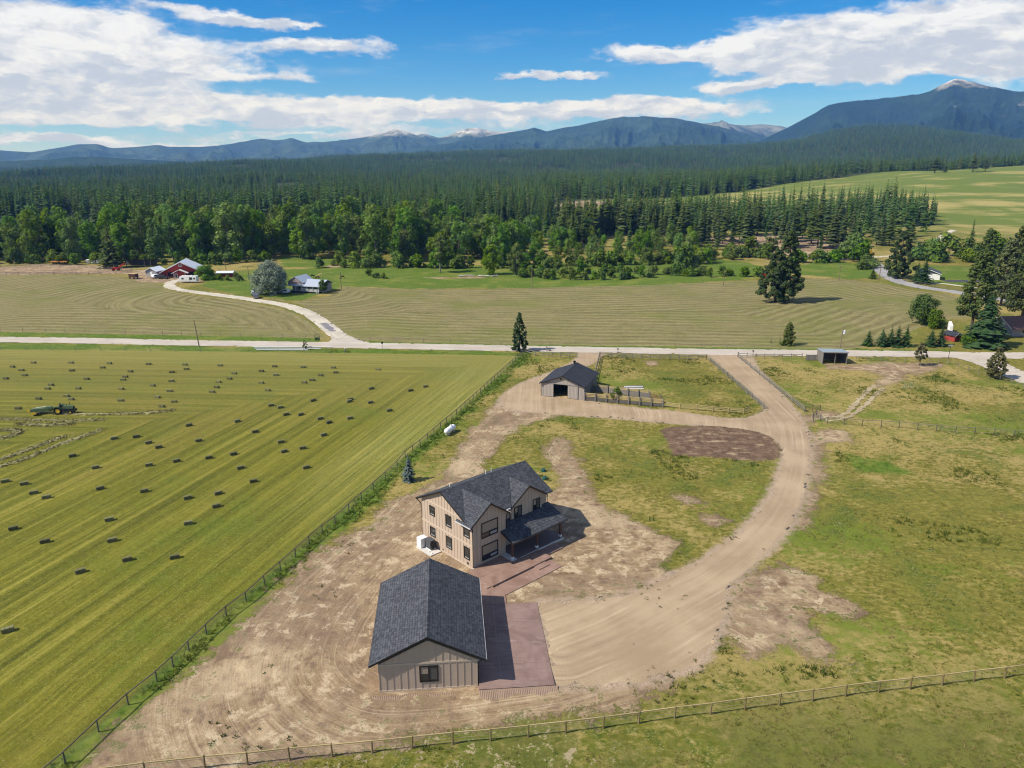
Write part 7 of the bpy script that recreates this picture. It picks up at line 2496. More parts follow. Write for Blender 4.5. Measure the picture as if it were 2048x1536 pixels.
    MB().prism([(-1.7, -1.34, .3), (-.75, -1.34, .3), (-.6, -1.34, .62), (-1.1, -1.34, .78), (-1.7, -1.34, .62)], (0, .08, 0)).build('side_shield', 'machine yellow', b)
    MB().tube([(-1.1 + 0, -1.2, .42), (0.0, -.5, .42)], .2, 10).build('pickup_reel', 'engine', b)
    MB().box(-2.9, -2.3, -.25, .30, .5, .58).box(-2.9, -2.3, -.25, -.2, .58, .8).box(-2.9, -2.3, .25, .30, .58, .8).build('bale_chute', 'machine yellow', b)
    MB().tube([(1.6, .1, .75), (2.6, .05, .6), (3.0, .0, .55)], .05, 6).build('drawbar', 'engine', b)
    MB().tube([(.6, .2, 1.5), (-1.4, .2, 1.25)], .04, 6).build('knotter_cover', 'white paint', b)


tractor()

# ------------------------------------------------------------------ vehicles in the farmyard
plain('car black', (0.02, 0.02, 0.022), 0.3, 0.1, 1, 0.5, metal=0.2)
plain('car white', (0.72, 0.72, 0.71), 0.3, 0.03, 1, 0.5)
plain('car silver', (0.25, 0.26, 0.27), 0.3, 0.05, 1, 0.5, metal=0.5)
plain('machine red', (0.55, 0.035, 0.025), 0.5, 0.1, 1, 0.4)
plain('orange paint', (0.58, 0.24, 0.05), 0.6, 0.2, 1, 0.3)
plain('lamp red', (0.35, 0.02, 0.02), 0.3, 0.02, 1, 0.5)
plain('lamp clear', (0.6, 0.6, 0.58), 0.2, 0.02, 1, 0.6)


def car(name, label, cat, p, rz, paint, pickup=False, group=None):
    x, y = p
    c = thing(name, label, cat, (x, y, gz(x, y)), rz, group)
    W = .9
    if pickup:
        prof = [(-2.7, .5), (-2.7, 1.05), (-.75, 1.05), (-.75, 1.0), (-.3, 1.78), (.75, 1.78), (1.25, 1.15), (2.5, 1.02), (2.65, .85), (2.65, .5)]
        win = [(-.58, 1.2), (-.28, 1.68), (.68, 1.68), (1.02, 1.2)]
    else:
        prof = [(-2.3, .5), (-2.35, 1.0), (-2.1, 1.65), (-1.7, 1.75), (.35, 1.72), (1.05, 1.1), (2.15, .98), (2.3, .8), (2.3, .5)]
        win = [(-2.0, 1.1), (-1.8, 1.58), (.3, 1.58), (.78, 1.12)]
    MB().prism([(a, -W, b) for a, b in prof], (0, 2 * W, 0)).build('body', paint, c)
    for s in (-1, 1):
        MB().prism([(a, s * (W + .004), b) for a, b in win], (0, s * .012, 0)).build('side_window', 'window glass', c)
        MB().box(2.60 if pickup else 2.26, 2.67 if pickup else 2.33, s * .55 - .16, s * .55 + .16, .72, .88).build('headlight', 'lamp clear', c)
        MB().box(-2.73 if pickup else -2.37, -2.69 if pickup else -2.32, s * .72 - .1, s * .72 + .1, .75, 1.0).build('tail_light', 'lamp red', c)
        for wx in ((-1.65, 1.75) if pickup else (-1.4, 1.4)):
            wheel(c, wx, s * .82, .37, .24, 'car silver', .6)
    i = 6 if pickup else 4
    a, b = (prof[5], prof[6]) if pickup else (prof[4], prof[5])
    d = Vector((b[0] - a[0], 0, b[1] - a[1]))
    n = Vector((-d.z, 0, d.x)).normalized()
    n = n if n.z > 0 else -n
    q = [Vector((a[0], -W + .1, a[1])) + d * .12, Vector((a[0], W - .1, a[1])) + d * .12, Vector((a[0], W - .1, a[1])) + d * .9, Vector((a[0], -W + .1, a[1])) + d * .9]
    MB().prism([p_ + n * .004 for p_ in q], n * .012).build('windscreen', 'window glass', c)
    if pickup:
        MB().box(-2.6, -.85, -.75, .75, 1.052, 1.06).build('cargo_bed', 'near black', c)
    MB().box(-2.75 if pickup else -2.42, -2.69 if pickup else -2.345, -.8, .8, .5, .65).build('rear_bumper', 'car silver', c)
    return c


car('pickup_truck', 'black pickup truck parked in front of the red barn', 'pickup truck', (-153.89, 324.00), R(-20), 'car black', True)
car('parked_car', 'white car parked just left of the black pickup', 'car', (-157.38, 326.30), R(60), 'car white')
car('pickup_truck', 'white pickup parked end on beside the silver tree', 'pickup truck', (-99.53, 281.56), R(108), 'car white', True)
car('pickup_truck', 'dark grey pickup parked in front of the white pickup', 'pickup truck', (-96.23, 274.26), R(108), 'car silver', True)
car('parked_car', 'white car standing in the deep shade under the silver tree', 'car', (-88.61, 284.34), R(160), 'car white')

cx, cy = (-137.58, 312.97)
cv = thing('camper_trailer', 'long white camper trailer with dark windows parked before the red barn', 'camper', (cx, cy, 0), R(-2))
MB().prism([(-3.7, -1.2, .6), (3.6, -1.2, .55), (3.6, -1.2, 2.85), (-3.2, -1.2, 2.85), (-3.9, -1.2, 2.0), (-3.95, -1.2, 1.2)], (0, 2.4, 0)).build('body', 'white enamel', cv)
for (a, b, z0, z1) in ((-2.6, -1.8, 1.55, 2.05), (.75, 1.9, 1.4, 2.3), (2.45, 3.2, 1.6, 2.15)):
    f = MB().box(a - .06, b + .06, -1.23, -1.202, z0 - .06, z1 + .06).build('window', 'near black', cv)
    MB().box(a, b, -1.25, -1.232, z0, z1).build('pane', 'window glass', f)
d_ = MB().box(.05, .65, -1.235, -1.202, .65, 2.45).build('door', 'white paint', cv)
MB().box(.55, .62, -1.27, -1.236, 1.45, 1.55).build('handle', 'near black', d_)
MB().box(-3.6, 3.5, -1.215, -1.201, .78, .90).build('stripe', 'car silver', cv)
MB().box(.9, 1.6, -.4, .4, 2.851, 3.1).build('air_conditioner', 'white paint', cv)
for wx in (.7, 1.5):
    for s in (-1, 1):
        wheel(cv, wx, s * 1.02, .36, .22, 'car silver', .6)
MB().tube([(-3.9, 0, .6), (-4.9, 0, .5)], .07, 6).build('hitch', 'engine', cv)

bx, by = (-166.74, 324.14)
ht = thing('hay_wagon', 'dark brown boxed wagon with a tan top standing left of the grey shed', 'wagon', (bx, by, 0), R(-18))
plain('dark brown', (0.075, 0.035, 0.028), 0.8, 0.2, 1, 0.2)
MB().box(-1.7, 1.7, -1.1, 1.1, .7, 2.2).build('box', 'dark brown', ht)
MB().box(-1.8, 1.8, -1.2, 1.2, 2.2, 2.35).build('top', 'straw earth', ht)
for wx in (-1.1, 1.1):
    for s in (-1, 1):
        wheel(ht, wx, s * 1.0, .4, .2, 'engine', .5)
MB().tube([(-1.7, 0, .7), (-2.9, 0, .5)], .06, 6).build('hitch', 'engine', ht)

rx, ry = (-188.31, 351.02)
rt = thing('farm_machine', 'bright red farm loader parked under the tall dark fir', 'farm machine', (rx, ry, 0), R(10))
MB().prism([(-1.8, -.6, .6), (1.4, -.6, .6), (1.5, -.6, 1.5), (.2, -.6, 1.7), (-1.8, -.6, 1.3)], (0, 1.2, 0)).build('body', 'machine red', rt)
MB().box(-.6, .5, -.62, .62, 1.7, 2.6).build('cab', 'engine', rt)
MB().prism([(1.9, -.9, 1.6), (3.6, -.9, 2.5), (3.8, -.9, 3.3), (3.0, -.9, 3.1), (1.8, -.9, 2.2)], (0, 1.8, 0)).build('hopper', 'machine red', rt)
for wx in (-1.2, 1.0):
    for s in (-1, 1):
        wheel(rt, wx, s * .75, .55, .3, 'machine red', .5)

lx, ly = (-185.91, 364.55)
op = thing('open_shed', 'long dark open sided pole shed behind the hay wagon', 'shed', (lx, ly, 0), R(-3))
MB().prism([(-8, 0, 3.6), (8, 0, 3.6), (8, 6, 2.9), (-8, 6, 2.9)], (0, 0, -.18)).build('roof', 'near black', op)
for i in range(6):
    MB().box(-7.8 + i * 3.1, -7.6 + i * 3.1, .1, .3, 0, 3.45).build('post', 'old wood', op)
MB().box(-8, 8, 5.8, 5.95, 0, 2.8).build('back_wall', 'old wood', op)
for (px_, lab) in (((-231.50, 378.71), 'low orange implement frame beyond the riding arena'), ((-215.35, 380.53), 'row of pale plastic water tanks beyond the riding arena')):
    ox, oy = px_
    if 'orange' in lab:
        t_ = thing('farm_implement', lab, 'implement', (ox, oy, 0), 0)
        MB().box(-4, 4, -.8, .8, .6, 1.1).build('frame', 'orange paint', t_)
        MB().tube([(-4, 0, .9), (-6, 0, .6)], .1, 6).build('drawbar', 'orange paint', t_)
        for wx in (-3, 0, 3):
            wheel(t_, wx, -.9, .4, .2, 'engine', .5)
    else:
        for k in range(3):
            t_ = thing('water_tank', ('left', 'middle', 'right')[k] + ' one of the pale tanks behind the arena fence', 'tank', (ox - 2.6 + k * 2.7, oy, 0), 0, 'pale tanks behind the arena')
            MB().tube([(0, 0, 0), (0, 0, 1.5), (0, 0, 1.75)], [1.1, 1.1, .5], 14).build('body', 'white paint', t_)
            MB().tube([(0, 0, 1.75), (0, 0, 1.9)], .3, 10).build('lid', 'engine', t_)

# ------------------------------------------------------------------ propane tank
tx, ty = (-11.56, 128.23)
pt = thing('propane_tank', 'long white propane tank lying in the grass beside the fence', 'propane tank', (tx, ty, gz(tx, ty)), math.atan2(4.82, 2.03))
pr_ = .52
seg = [(-1.78, .05), (-1.74, .22), (-1.62, .38), (-1.42, .49), (-1.2, pr_), (1.2, pr_), (1.42, .49), (1.62, .38), (1.74, .22), (1.78, .05)]
MB().tube([(a, 0, .78) for a, _ in seg], [b for _, b in seg], 20).build('body', 'white enamel', pt, smooth=True)
MB().tube([(.35, 0, 1.26), (.35, 0, 1.44), (.35, 0, 1.50)], [.20, .20, .10], 12).build('valve_dome', 'white enamel', pt)
MB().tube([(.35, .26, 1.22), (.35, -.34, 1.20)], .035, 6).build('gas_line', 'near black', pt)
for a in (-1.0, 1.0):
    MB().box(a - .1, a + .1, -.42, .42, 0, .36).build('foot', 'concrete', pt)

# ------------------------------------------------------------------ poles
plain('pole wood', (0.20, 0.155, 0.105), 0.9, 0.2, 1.5, 0.1, stretch=(4, 4, .4), objvar=.3)
plain('porcelain', (0.62, 0.64, 0.68), 0.4, 0.05, 2, 0.5)


def pole(label, p, h, arm=False, can=False, lean=0.0):
    x, y = p
    o = thing('utility_pole', label, 'utility pole', (x, y, gz(x, y)), 0, 'wooden utility poles')
    MB().tube([(0, 0, -.4), (lean, 0, h)], [.17, .11], 9).build('pole', 'pole wood', o)
    if arm:
        MB().box(lean - 1.1, lean + 1.1, -.06, .06, h - .55, h - .40).build('cross_arm', 'pole wood', o)
        for k in (-1, -.4, .4, 1):
            MB().tube([(lean + k, 0, h - .40), (lean + k, 0, h - .24)], .05, 6).build('insulator', 'porcelain', o)
    else:
        MB().tube([(lean, 0, h), (lean, 0, h + .18)], .06, 6).build('insulator', 'porcelain', o)
    if can:
        MB().tube([(lean + .38, -.05, h - 2.3), (lean + .38, -.05, h - 1.35), (lean + .38, -.05, h - 1.25)], [.27, .27, .12], 12).build('transformer', 'porcelain', o)
        MB().box(lean + .05, lean + .15, -.08, .02, h - 2.0, h - 1.5).build('bracket', 'engine', o)
    return o


pole('bare wooden pole on the verge below the left half of the road', (-85.77, 196.25), 7.6, lean=-.6)
pole('wooden pole with a grey transformer can behind the run-in shed', (87.92, 192.23), 6.6, can=True, lean=.35)
pole('thin pole close against the dark pine beside the road', (3.61, 190.56), 7.0)
pole('thin pole in the cut grass right of the round tree', (-68.26, 292.55), 7.2)
pole('thin pole standing alone at the far edge of the cut field', (7.93, 295.53), 8.0)
pole('dark pole with a pale lamp right of the big lone tree', (140.38, 315.70), 6.6, arm=True)
pole('dark pole on the inside of the paved road bend', (157.14, 314.80), 6.4, arm=True)
pole('pole left of the silver tree behind the farm track', (-115.61, 322.84), 5.6)
pole('pole just right of the low dark red outbuilding', (-132.57, 341.88), 6.0)
pole('thin pole among the bushes left of the big lone tree', (93.31, 373.63), 7.0)
pole('short thin pole at the field edge left of the big lone tree', (87.10, 302.48), 6.2)


def sign_post(label, p, h, rz=0.0, plate=(.75, .75), mat='porcelain', back='weathered wood', name='road_sign', diamond=False):
    x, y = p
    o = thing(name, label, 'sign', (x, y, gz(x, y)), rz)
    MB().box(-.04, .04, -.03, .05, -.2, h).build('post', back, o)
    if diamond:
        MB().prism([(0, -.06, h - plate[1]), (plate[0] / 1.4, -.06, h - plate[1] / 2 + .15), (0, -.06, h + .3), (-plate[0] / 1.4, -.06, h - plate[1] / 2 + .15)], (0, -.02, 0)).build('plate', mat, o)
    else:
        MB().box(-plate[0] / 2, plate[0] / 2, -.06, -.035, h - plate[1], h).build('plate', mat, o)
    return o


sign_post('pale street name sign on a thin post at the road junction', (111.66, 182.44), 3.6, R(10), (1.3, .3), 'porcelain', 'engine')
sign_post('small dark reflector post at the verge left of the dark pine', (-35.26, 194.18), 1.9, R(15), (.45, .6), 'near black', 'engine')
for (p_, lab) in (((27.82, 188.22), 'dark mailbox on a post beside the road above the corral'), ((62.67, 185.87), 'dark mailbox on a post at the mouth of the driveway')):
    o = thing('mailbox', lab, 'mailbox', (p_[0], p_[1], 0), R(5))
    MB().box(-.05, .05, -.05, .05, -.2, 1.1).build('post', 'old wood', o)
    MB().prism([(-.14, -.28, 1.1), (.14, -.28, 1.1), (.14, -.28, 1.28), (.07, -.28, 1.38), (-.07, -.28, 1.38), (-.14, -.28, 1.28)], (0, .56, 0)).build('box', 'near black', o)
for (p_, lab) in (((9.22, 190.80), 'small rough stump post beside the road right of the dark pine'), ((-44.23, 189.24), 'short white topped stake at the field gate')):
    o = thing('marker_post', lab, 'post', (p_[0], p_[1], 0), 0)
    MB().tube([(0, 0, -.2), (0, 0, 1.2)], .14, 8).build('post', 'weathered wood', o)
    MB().tube([(0, 0, 1.2), (0, 0, 1.35)], .15, 8).build('cap', 'white paint' if 'white' in lab else 'old wood', o)
ox, oy = (-55.36, 203.86)
o = thing('headgate', 'green steel headgate standing beside the farm lane at the road', 'headgate', (ox, oy, 0), R(5))
MB().box(-.7, -.6, -.05, .05, 0, 1.7).box(.6, .7, -.05, .05, 0, 1.7).box(-.7, .7, -.05, .05, 1.6, 1.7).build('frame', 'dark steel', o)
MB().box(-.58, .58, -.03, .03, .1, .9).build('gate_plate', 'tractor green', o)
MB().tube([(0, 0, .9), (0, 0, 2.2)], .04, 6).build('stem', 'engine', o)
# irrigation pipe stacked on the verge
for i in range(3):
    ax, ay = (-70.39, 194.13)
    o = MB().tube([(0, 0, 0), (22 - 4 * i, -.5, 0)], .14, 8).build('irrigation_pipe', 'pale flashing', None, (ax + i * .8, ay - i * .9, .55 - .18 * i), 0)
    tag(o, ('long pale irrigation pipe lying furthest back on the road verge', 'middle one of the pale irrigation pipes on the road verge', 'shortest pale irrigation pipe nearest the hay field on the verge')[i], 'pipe', 'irrigation pipes on the verge')
# wheel line left in the paddock
plain('wheel green', (0.16, 0.24, 0.17), 0.6, 0.1, 2, 0.3)
plain('lid green', (0.015, 0.075, 0.065), 0.5, 0.1, 2, 0.4)
for k, (p_, lab) in enumerate((((86.85, 155.73), 'left of two green wheels of the old irrigation line in the paddock'), ((88.57, 156.49), 'right of two green wheels of the old irrigation line in the paddock'))):
    o = thing('wheel_line', lab, 'wheel', (p_[0], p_[1], .75), R(30), 'old wheel line in the paddock')
    MB().tube([(.75 * math.cos(a), 0, .75 * math.sin(a)) for a in [q * math.pi / 12 for q in range(25)]], .035, 5).build('rim', 'wheel green', o)
    for q in range(4):
        a = q * math.pi / 4
        MB().tube([(.74 * math.cos(a), 0, .74 * math.sin(a)), (-.74 * math.cos(a), 0, -.74 * math.sin(a))], .02, 4).build('spoke', 'wheel green', o)
# odds and ends
ox, oy = (26.56, 157.21)
for k in range(4):
    o = MB().box(-2.6 + .3 * k, 2.6 - .2 * k, -.15, .15, 0, .12).build('plank', 'weathered wood' if k % 2 else 'white paint', None, (ox + .2 * k, oy - .9 + .5 * k, .02 + .05 * k), R(3 * k - 4))
    tag(o, ('lowest pale plank of the loose pile in the corral', 'grey plank lying second in the pile in the corral', 'white plank lying third in the pile in the corral', 'short grey plank on top of the pile in the corral')[k], 'plank', 'loose planks in the corral')
for k, (p_, rz_, L) in enumerate((((-20.11, 330.16), .15, 7.5), ((-12.45, 329.30), -.3, 6.0), ((-7.53, 329.24), .5, 3.5))):
    o = thing('fallen_log', ('longest bleached log lying in the horse meadow', 'middle bleached log lying in the horse meadow', 'short bleached log at the right of the fallen logs')[k], 'log', (p_[0], p_[1], .25), rz_, 'bleached logs in the meadow')
    MB().tube([(-L / 2, 0, 0), (0, .2, .08), (L / 2, 0, .05)], [.34, .3, .16], 8).build('trunk', 'pale bark', o)
    MB().tube([(L * .2, 0, .1), (L * .3, .5, .8)], [.12, .05], 5).tube([(-L * .1, 0, .1), (-L * .05, -.5, .7)], [.1, .04], 5).build('branch', 'pale bark', o)
for p_, lab in (((5.01, 110.44), 'upper green irrigation lid in the grass behind the house'), ((5.12, 107.26), 'lower green irrigation lid in the grass behind the house')):
    x_, y_ = p_
    o = thing('valve_riser', lab, 'lid', (x_, y_, gz(x_, y_)), .4)
    MB().tube([(0, 0, -.1), (0, 0, .32), (0, 0, .40)], [.42, .38, .2], 14).build('riser', 'lid green', o)
    MB().box(-.06, .06, -.06, .06, .40, .46).build('bolt', 'engine', o)
ox, oy = (111.63, 325.62)
o = thing('red_bin', 'small red bin on legs left of the big lone tree', 'bin', (ox, oy, 0), 0)
MB().box(-.9, .9, -.6, .6, .4, 1.9).build('body', 'machine red', o)
MB().box(-.95, .95, -.65, .65, 1.9, 2.0).build('lid', 'dark red', o)
for a in (-.8, .8):
    MB().box(a - .08, a + .08, -.5, -.35, 0, .4).build('leg', 'engine', o)
ox, oy = (200.61, 416.30)
o = thing('yellow_machine', 'small yellow machine parked beyond the far road junction', 'farm machine', (ox, oy, gz(ox, oy)), .2)
MB().prism([(-2.5, -.8, .7), (2.2, -.8, .7), (2.4, -.8, 1.4), (.6, -.8, 1.6), (.4, -.8, 2.8), (-1.0, -.8, 2.8), (-1.2, -.8, 1.5), (-2.5, -.8, 1.4)], (0, 1.6, 0)).build('body', 'machine yellow', o)
for wx in (-1.6, 1.5):
    for s in (-1, 1):
        wheel(o, wx, s * .9, .6, .35, 'engine', .5)
ox, oy = (19.44, 93.02)
o = thing('stub_post', 'pair of short dark stakes in the grass inside the driveway loop', 'stake', (ox, oy, 0), 0)
for k in (-.3, .25):
    MB().tube([(k, 0, -.1), (k, .03, .65)], .05, 6).build('stake', 'near black', o)
ox, oy = (130.12, 208.28)
o = thing('small_trailer', 'white sloping trailer end standing behind the tiny red shed', 'trailer', (ox, oy + 6, 0), R(75))
MB().prism([(-1.3, -.35, .4), (1.3, -.35, .4), (1.3, -.35, 2.5), (.9, -.35, 2.9), (-1.3, -.35, 2.0)], (0, .7, 0)).build('body', 'white enamel', o)
for wx in (-.8, .8):
    wheel(o, wx, -.65, .35, .2, 'engine', .5)

# ------------------------------------------------------------------ single trees near the camera side
def single_conifer(label, p, h, w, seed, mat, name='pine_tree', detail=3, whorls=26, per=11, low=.05, bark='bark', droop=.28, power=.8, z=None, ragged=.3, group=None):
    me = conifer_mesh(seed, h, w / 2 / h, whorls, per, low, mat, detail, droop, ragged, power)
    tr = trunk_mesh(h, .016, .95, bark, n=8)
    return plant_tree(name, (tr, me), label, 'tree', p[0], p[1], 1.0, rng.uniform(0, 6), group, z)


single_conifer('small blue spruce standing alone by the fence left of the house', (-16.32, 106.77), 4.6, 2.6, 901, 'blue needles', 'spruce_tree', detail=4, whorls=22, per=12, low=.02)
single_conifer('tiny young pine left of the dense verge pine', (74.18, 198.68), 2.4, 1.2, 903, 'pine needles', whorls=10, per=8, low=.05)
single_conifer('tiniest young pine of the three on the far verge', (72.10, 199.90), 2.0, .9, 904, 'pine needles', whorls=10, per=8, low=.05)
ROWS = [(1735, 691, 4.3, 3.2, 'first spruce from the left in the row on the far verge'), (1762, 692, 5.0, 3.4, 'second spruce from the left in the row on the far verge'), (1779, 692, 5.5, 3.2, 'third spruce from the left in the row on the far verge'), (1793, 692, 5.9, 3.4, 'fourth and tallest spruce in the row on the far verge'), (1810, 692, 5.7, 3.4, 'right end spruce of the row on the far verge'), (1860, 692, 4.9, 3.4, 'left spruce of the pair before the tiny red shed'), (1880, 691, 5.4, 3.3, 'right spruce of the pair before the tiny red shed')]
PTS = {1735: (97.68, 196.75), 1762: (101.10, 196.14), 1779: (103.42, 196.13), 1793: (105.33, 196.11), 1810: (107.65, 196.10), 1860: (114.47, 196.05), 1880: (117.53, 196.61)}
for k, (px_, py_, h_, w_, lab) in enumerate(ROWS):
    single_conifer(lab, PTS[px_], h_ * 1.03, w_ * 1.45, 910 + k, 'spruce needles', 'spruce_tree', detail=4, whorls=18, per=11, low=.02, group='spruces along the far verge')
single_conifer('huge dark spruce with drooping boughs beside the mauve cottage', (129.20, 195.95), 14.2, 13.5, 930, 'spruce needles', 'spruce_tree', detail=5, whorls=32, per=17, low=.02, power=.72, droop=.35)
single_conifer('dense dark spruce standing before the white garage', (172.01, 306.97), 11.5, 8.0, 931, 'spruce needles', 'spruce_tree', detail=3, low=.02)
single_conifer('smaller dark spruce close to the white garage gable', (171.27, 311.12), 8.5, 6.5, 932, 'spruce needles', 'spruce_tree', detail=3, low=.02)
single_conifer('tall dark fir rising over the red loader in the farmyard', (-195.87, 361.88), 22, 13, 933, 'pine needles', 'fir_tree', detail=3, whorls=24, per=9, low=.1, ragged=.5)
single_conifer('slender pine rising behind the alders right of the road bend', (237.65, 386.14), 22, 8, 935, 'fir needles', 'fir_tree', detail=2, low=.12, ragged=.5)
single_conifer('small bushy conifer at the edge of the paved road', (156.74, 319.89), 4.6, 4.2, 936, 'pine needles', 'pine_tree', detail=3, low=.03, power=.6)
for k, (p_, r_, lab) in enumerate((((592.6, 985.0, 33.9), 26, 'left of two lone pines on top of the meadow hill'), ((605.1, 980.0, 33.3), 19, 'right of two lone pines on top of the meadow hill'), ((559.8, 990.0, 35.1), 12, 'low spreading pine at the end of the hilltop trees'), ((552.2, 1000.0, 35.7), 22, 'last tall pine of the hilltop row'))):
    plant_tree('pine_tree', FIRS[3 + k % 2], lab, 'tree', p_[0], p_[1], r_, wide=1.5 if k < 2 else 1.9)

# the big lone double tree: several tufted pillars of foliage
def big_tree(label, p, h, w, seed, leaves, size, mat, parts, name='fir_tree', cs=1.0):
    g = np.random.RandomState(seed)
    cl = []
    m = MB()
    for (ox, oy, hh, ww, b) in parts:
        k_ = h / 25
        m.tube([(ox * .3, oy * .3, -.2), (ox * .6, oy * .6, h * .06), (ox, oy, hh * .5), (ox, oy, hh * .96)], [.75 * k_, .55 * k_, .35 * k_, .05 * k_], 9)
        n = int(max(70, hh * 4.2))
        for i in range(n):
            t = (i + g.uniform(0, 1)) / n
            z = b + (hh - b) * t
            rr = ww / 2 * (1 - t ** 1.25) ** .62 * (0.72 + 0.28 * min(1, t * 6))
            a = i * 2.4 + g.uniform(-.5, .5)
            q = rr * g.uniform(.35, 1.0)
            cl.append((ox + q * math.cos(a), oy + q * math.sin(a), z - .10 * q, cs * g.uniform(.75, 1.35) * (1.15 - .5 * t)))
            if i % 4 == 0:
                m.tube([(ox, oy, z), (ox + q * math.cos(a), oy + q * math.sin(a), z - .1 * q)], [.10, .03], 4)
    return plant_tree(name, (m.mesh('trunk', 'bark', True), clump_crown(seed, cl, leaves, size, mat, .75, .35, .5)), label, 'tree', p[0], p[1], 1.0, 0.0)


foliage_material('lone fir', (0.042, 0.070, 0.022), (0.090, 0.125, 0.038), 0.15, 0.1, 0.35, 0.0)
big_tree('huge lone dark fir with two tops standing in the cut field', (96.46, 264.06), 25, 12, 941, 24000, .36, 'lone fir', [(-2.2, 0, 19, 13.0, 2.0), (2.8, 1.0, 25.5, 12.5, 3.5)])
big_tree('dark conifer with a full crown beside the paved road bend', (169.26, 322.72), 20, 12, 942, 14000, .36, 'fir needles', [(0, 0, 20, 15.5, 1.5)])
big_tree('dark upright pine standing at the near edge of the county road', (1.89, 191.13), 10, 5, 943, 5200, .22, 'spruce needles', [(0, 0, 10.4, 4.9, .5)], 'pine_tree', .42)
big_tree('dense small pine on the far verge, larger of the three there', (75.97, 197.49), 6.4, 4, 944, 2600, .2, 'pine needles', [(0, 0, 6.5, 4.2, .2)], 'pine_tree', .42)
big_tree('tallest dark pine at the far right edge above the lane', (182.32, 261.27), 35, 16, 945, 18000, .4, 'pine needles', [(0, 0, 35, 17, 3)], 'pine_tree', 1.0)

pines = [((130.90, 205.69), 25, 11.5, 'tall open ponderosa pine standing over the tiny red shed', 950, .24), ((171.45, 255.47), 24, 12, 'tall open pine right of the white garage lane', 951, .12), ((162.64, 231.08), 27, 13, 'tall open pine at the right edge behind the mauve cottage', 952, .10), ((203.37, 296.10), 26, 13, 'darker pine at the right edge beyond the lane', 953, .12), ((202.73, 316.47), 22, 12, 'open pine beyond the lane right of the white garage', 954, .08)]
for (p_, h_, w_, lab, sd, b_) in pines:
    tr, cr = pine_open(sd, h_, w_, 120, 6800, .36, 'pine needles', 'bark', b_)
    plant_tree('pine_tree', (tr, cr), lab, 'tree', p_[0], p_[1], 1.0)
tr, cr = pine_open(960, 6.0, 3.4, 46, 1500, .20, 'young pine needles', 'bark', .24, .5)
plant_tree('pine_tree', (tr, cr), 'small thin pine with a bare lower trunk in the trampled paddock', 'tree', *(100.62, 175.62))
tr, cr = pine_open(961, 7.6, 5.0, 70, 2600, .22, 'young pine needles', 'bark', .10, .55)
plant_tree('pine_tree', (tr, cr), 'young yellowish pine growing beside the wire fence at the junction', 'tree', *(111.95, 163.97))
tr, cr = pine_open(962, 5.0, 3.0, 40, 1200, .2, 'young pine needles', 'bark', .10, .55)
plant_tree('pine_tree', (tr, cr), 'smaller pine growing close against the yellowish pine', 'tree', *(111.99, 166.08))
tr, cr = pine_open(963, 2.6, 1.8, 20, 420, .16, 'pine needles', 'bark', .08, .5)
plant_tree('pine_tree', (tr, cr), 'sapling pine on the verge beside the irrigation pipes', 'tree', *(-56.03, 193.19))
for p_, lab in (((10.04, 191.07), 'tiny sapling beside the road right of the dark pine'),):
    single_conifer(lab, p_, 1.6, 1.0, 970, 'pine needles', whorls=8, per=7)

tr, cr = broadleaf(980, 12.2, 15.5, 70, 15000, .30, 'silver leaves', 'grey bark', lambda t: (1 - (2 * t * .95 - .75) ** 2 * .55) if t < .95 else .3, .06, 1, .13, .02, 1.0)
plant_tree('silver_willow', (tr, cr), 'great round silver leaved willow shading the farmhouse', 'tree', *(-93.12, 283.22))
tr, cr = broadleaf(981, 5.4, 3.6, 22, 1500, .22, 'maple leaves', base=.28, cr=.2)
plant_tree('maple_tree', (tr, cr), 'small round crowned tree on the lawn right of the farmhouse', 'tree', *(-73.21, 284.20))
tr, cr = broadleaf(982, 9.6, 9.0, 44, 5500, .28, 'maple leaves', 'grey bark', None, .05, 2, .17)
plant_tree('maple_tree', (tr, cr), 'big round dark green tree at the right edge of the cut field', 'tree', *(127.69, 225.16))
tr, cr = broadleaf(983, 5.6, 6.0, 26, 2200, .26, 'willow leaves', 'grey bark', lambda t: 1 - .6 * t, .05, 1, .17)
plant_tree('maple_tree', (tr, cr), 'lighter green bushy tree leaning against the big round tree', 'tree', *(128.34, 219.25))
tr, cr = broadleaf(984, 6.2, 8.5, 34, 4200, .26, 'cottonwood leaves', 'grey bark', lambda t: 1 - .4 * t * t, .04, 2, .16)
plant_tree('shade_tree', (tr, cr), 'broad green bush like tree right of the white camper', 'tree', *(-133.54, 321.55))
tr, cr = broadleaf(985, 3.4, 2.6, 14, 460, .20, 'willow leaves', 'grey bark', None, .22, 2, .2)
plant_tree('corral_bush', (tr, cr), 'thin leafy little tree growing through the plank corral fence', 'tree', *(21.85, 146.39))
tr, cr = broadleaf(986, 3.2, 6.5, 24, 2200, .24, 'maple leaves', 'grey bark', lambda t: 1 - .3 * t, .02, 3, .18)
plant_tree('shrub', (tr, cr), 'low wide green shrub at the foot of the huge spruce', 'shrub', *(126.76, 197.14))
for k, (p_, lab) in enumerate((((-33.36, 342.40), 'bare based old cottonwood standing forward of the belt'), ((-9.26, 335.58), 'round cottonwood standing forward in the horse meadow'), ((1.89, 333.85), 'right hand cottonwood of the pair forward in the meadow'))):
    tr, cr = broadleaf(990 + k, (17, 14, 15)[k], (9, 8.5, 8)[k], 34, 2600, .40, 'cottonwood leaves', 'grey bark', None, (.30, .06, .10)[k], 1, .16, .02)
    plant_tree('cottonwood_tree', (tr, cr), lab, 'tree', p_[0], p_[1])
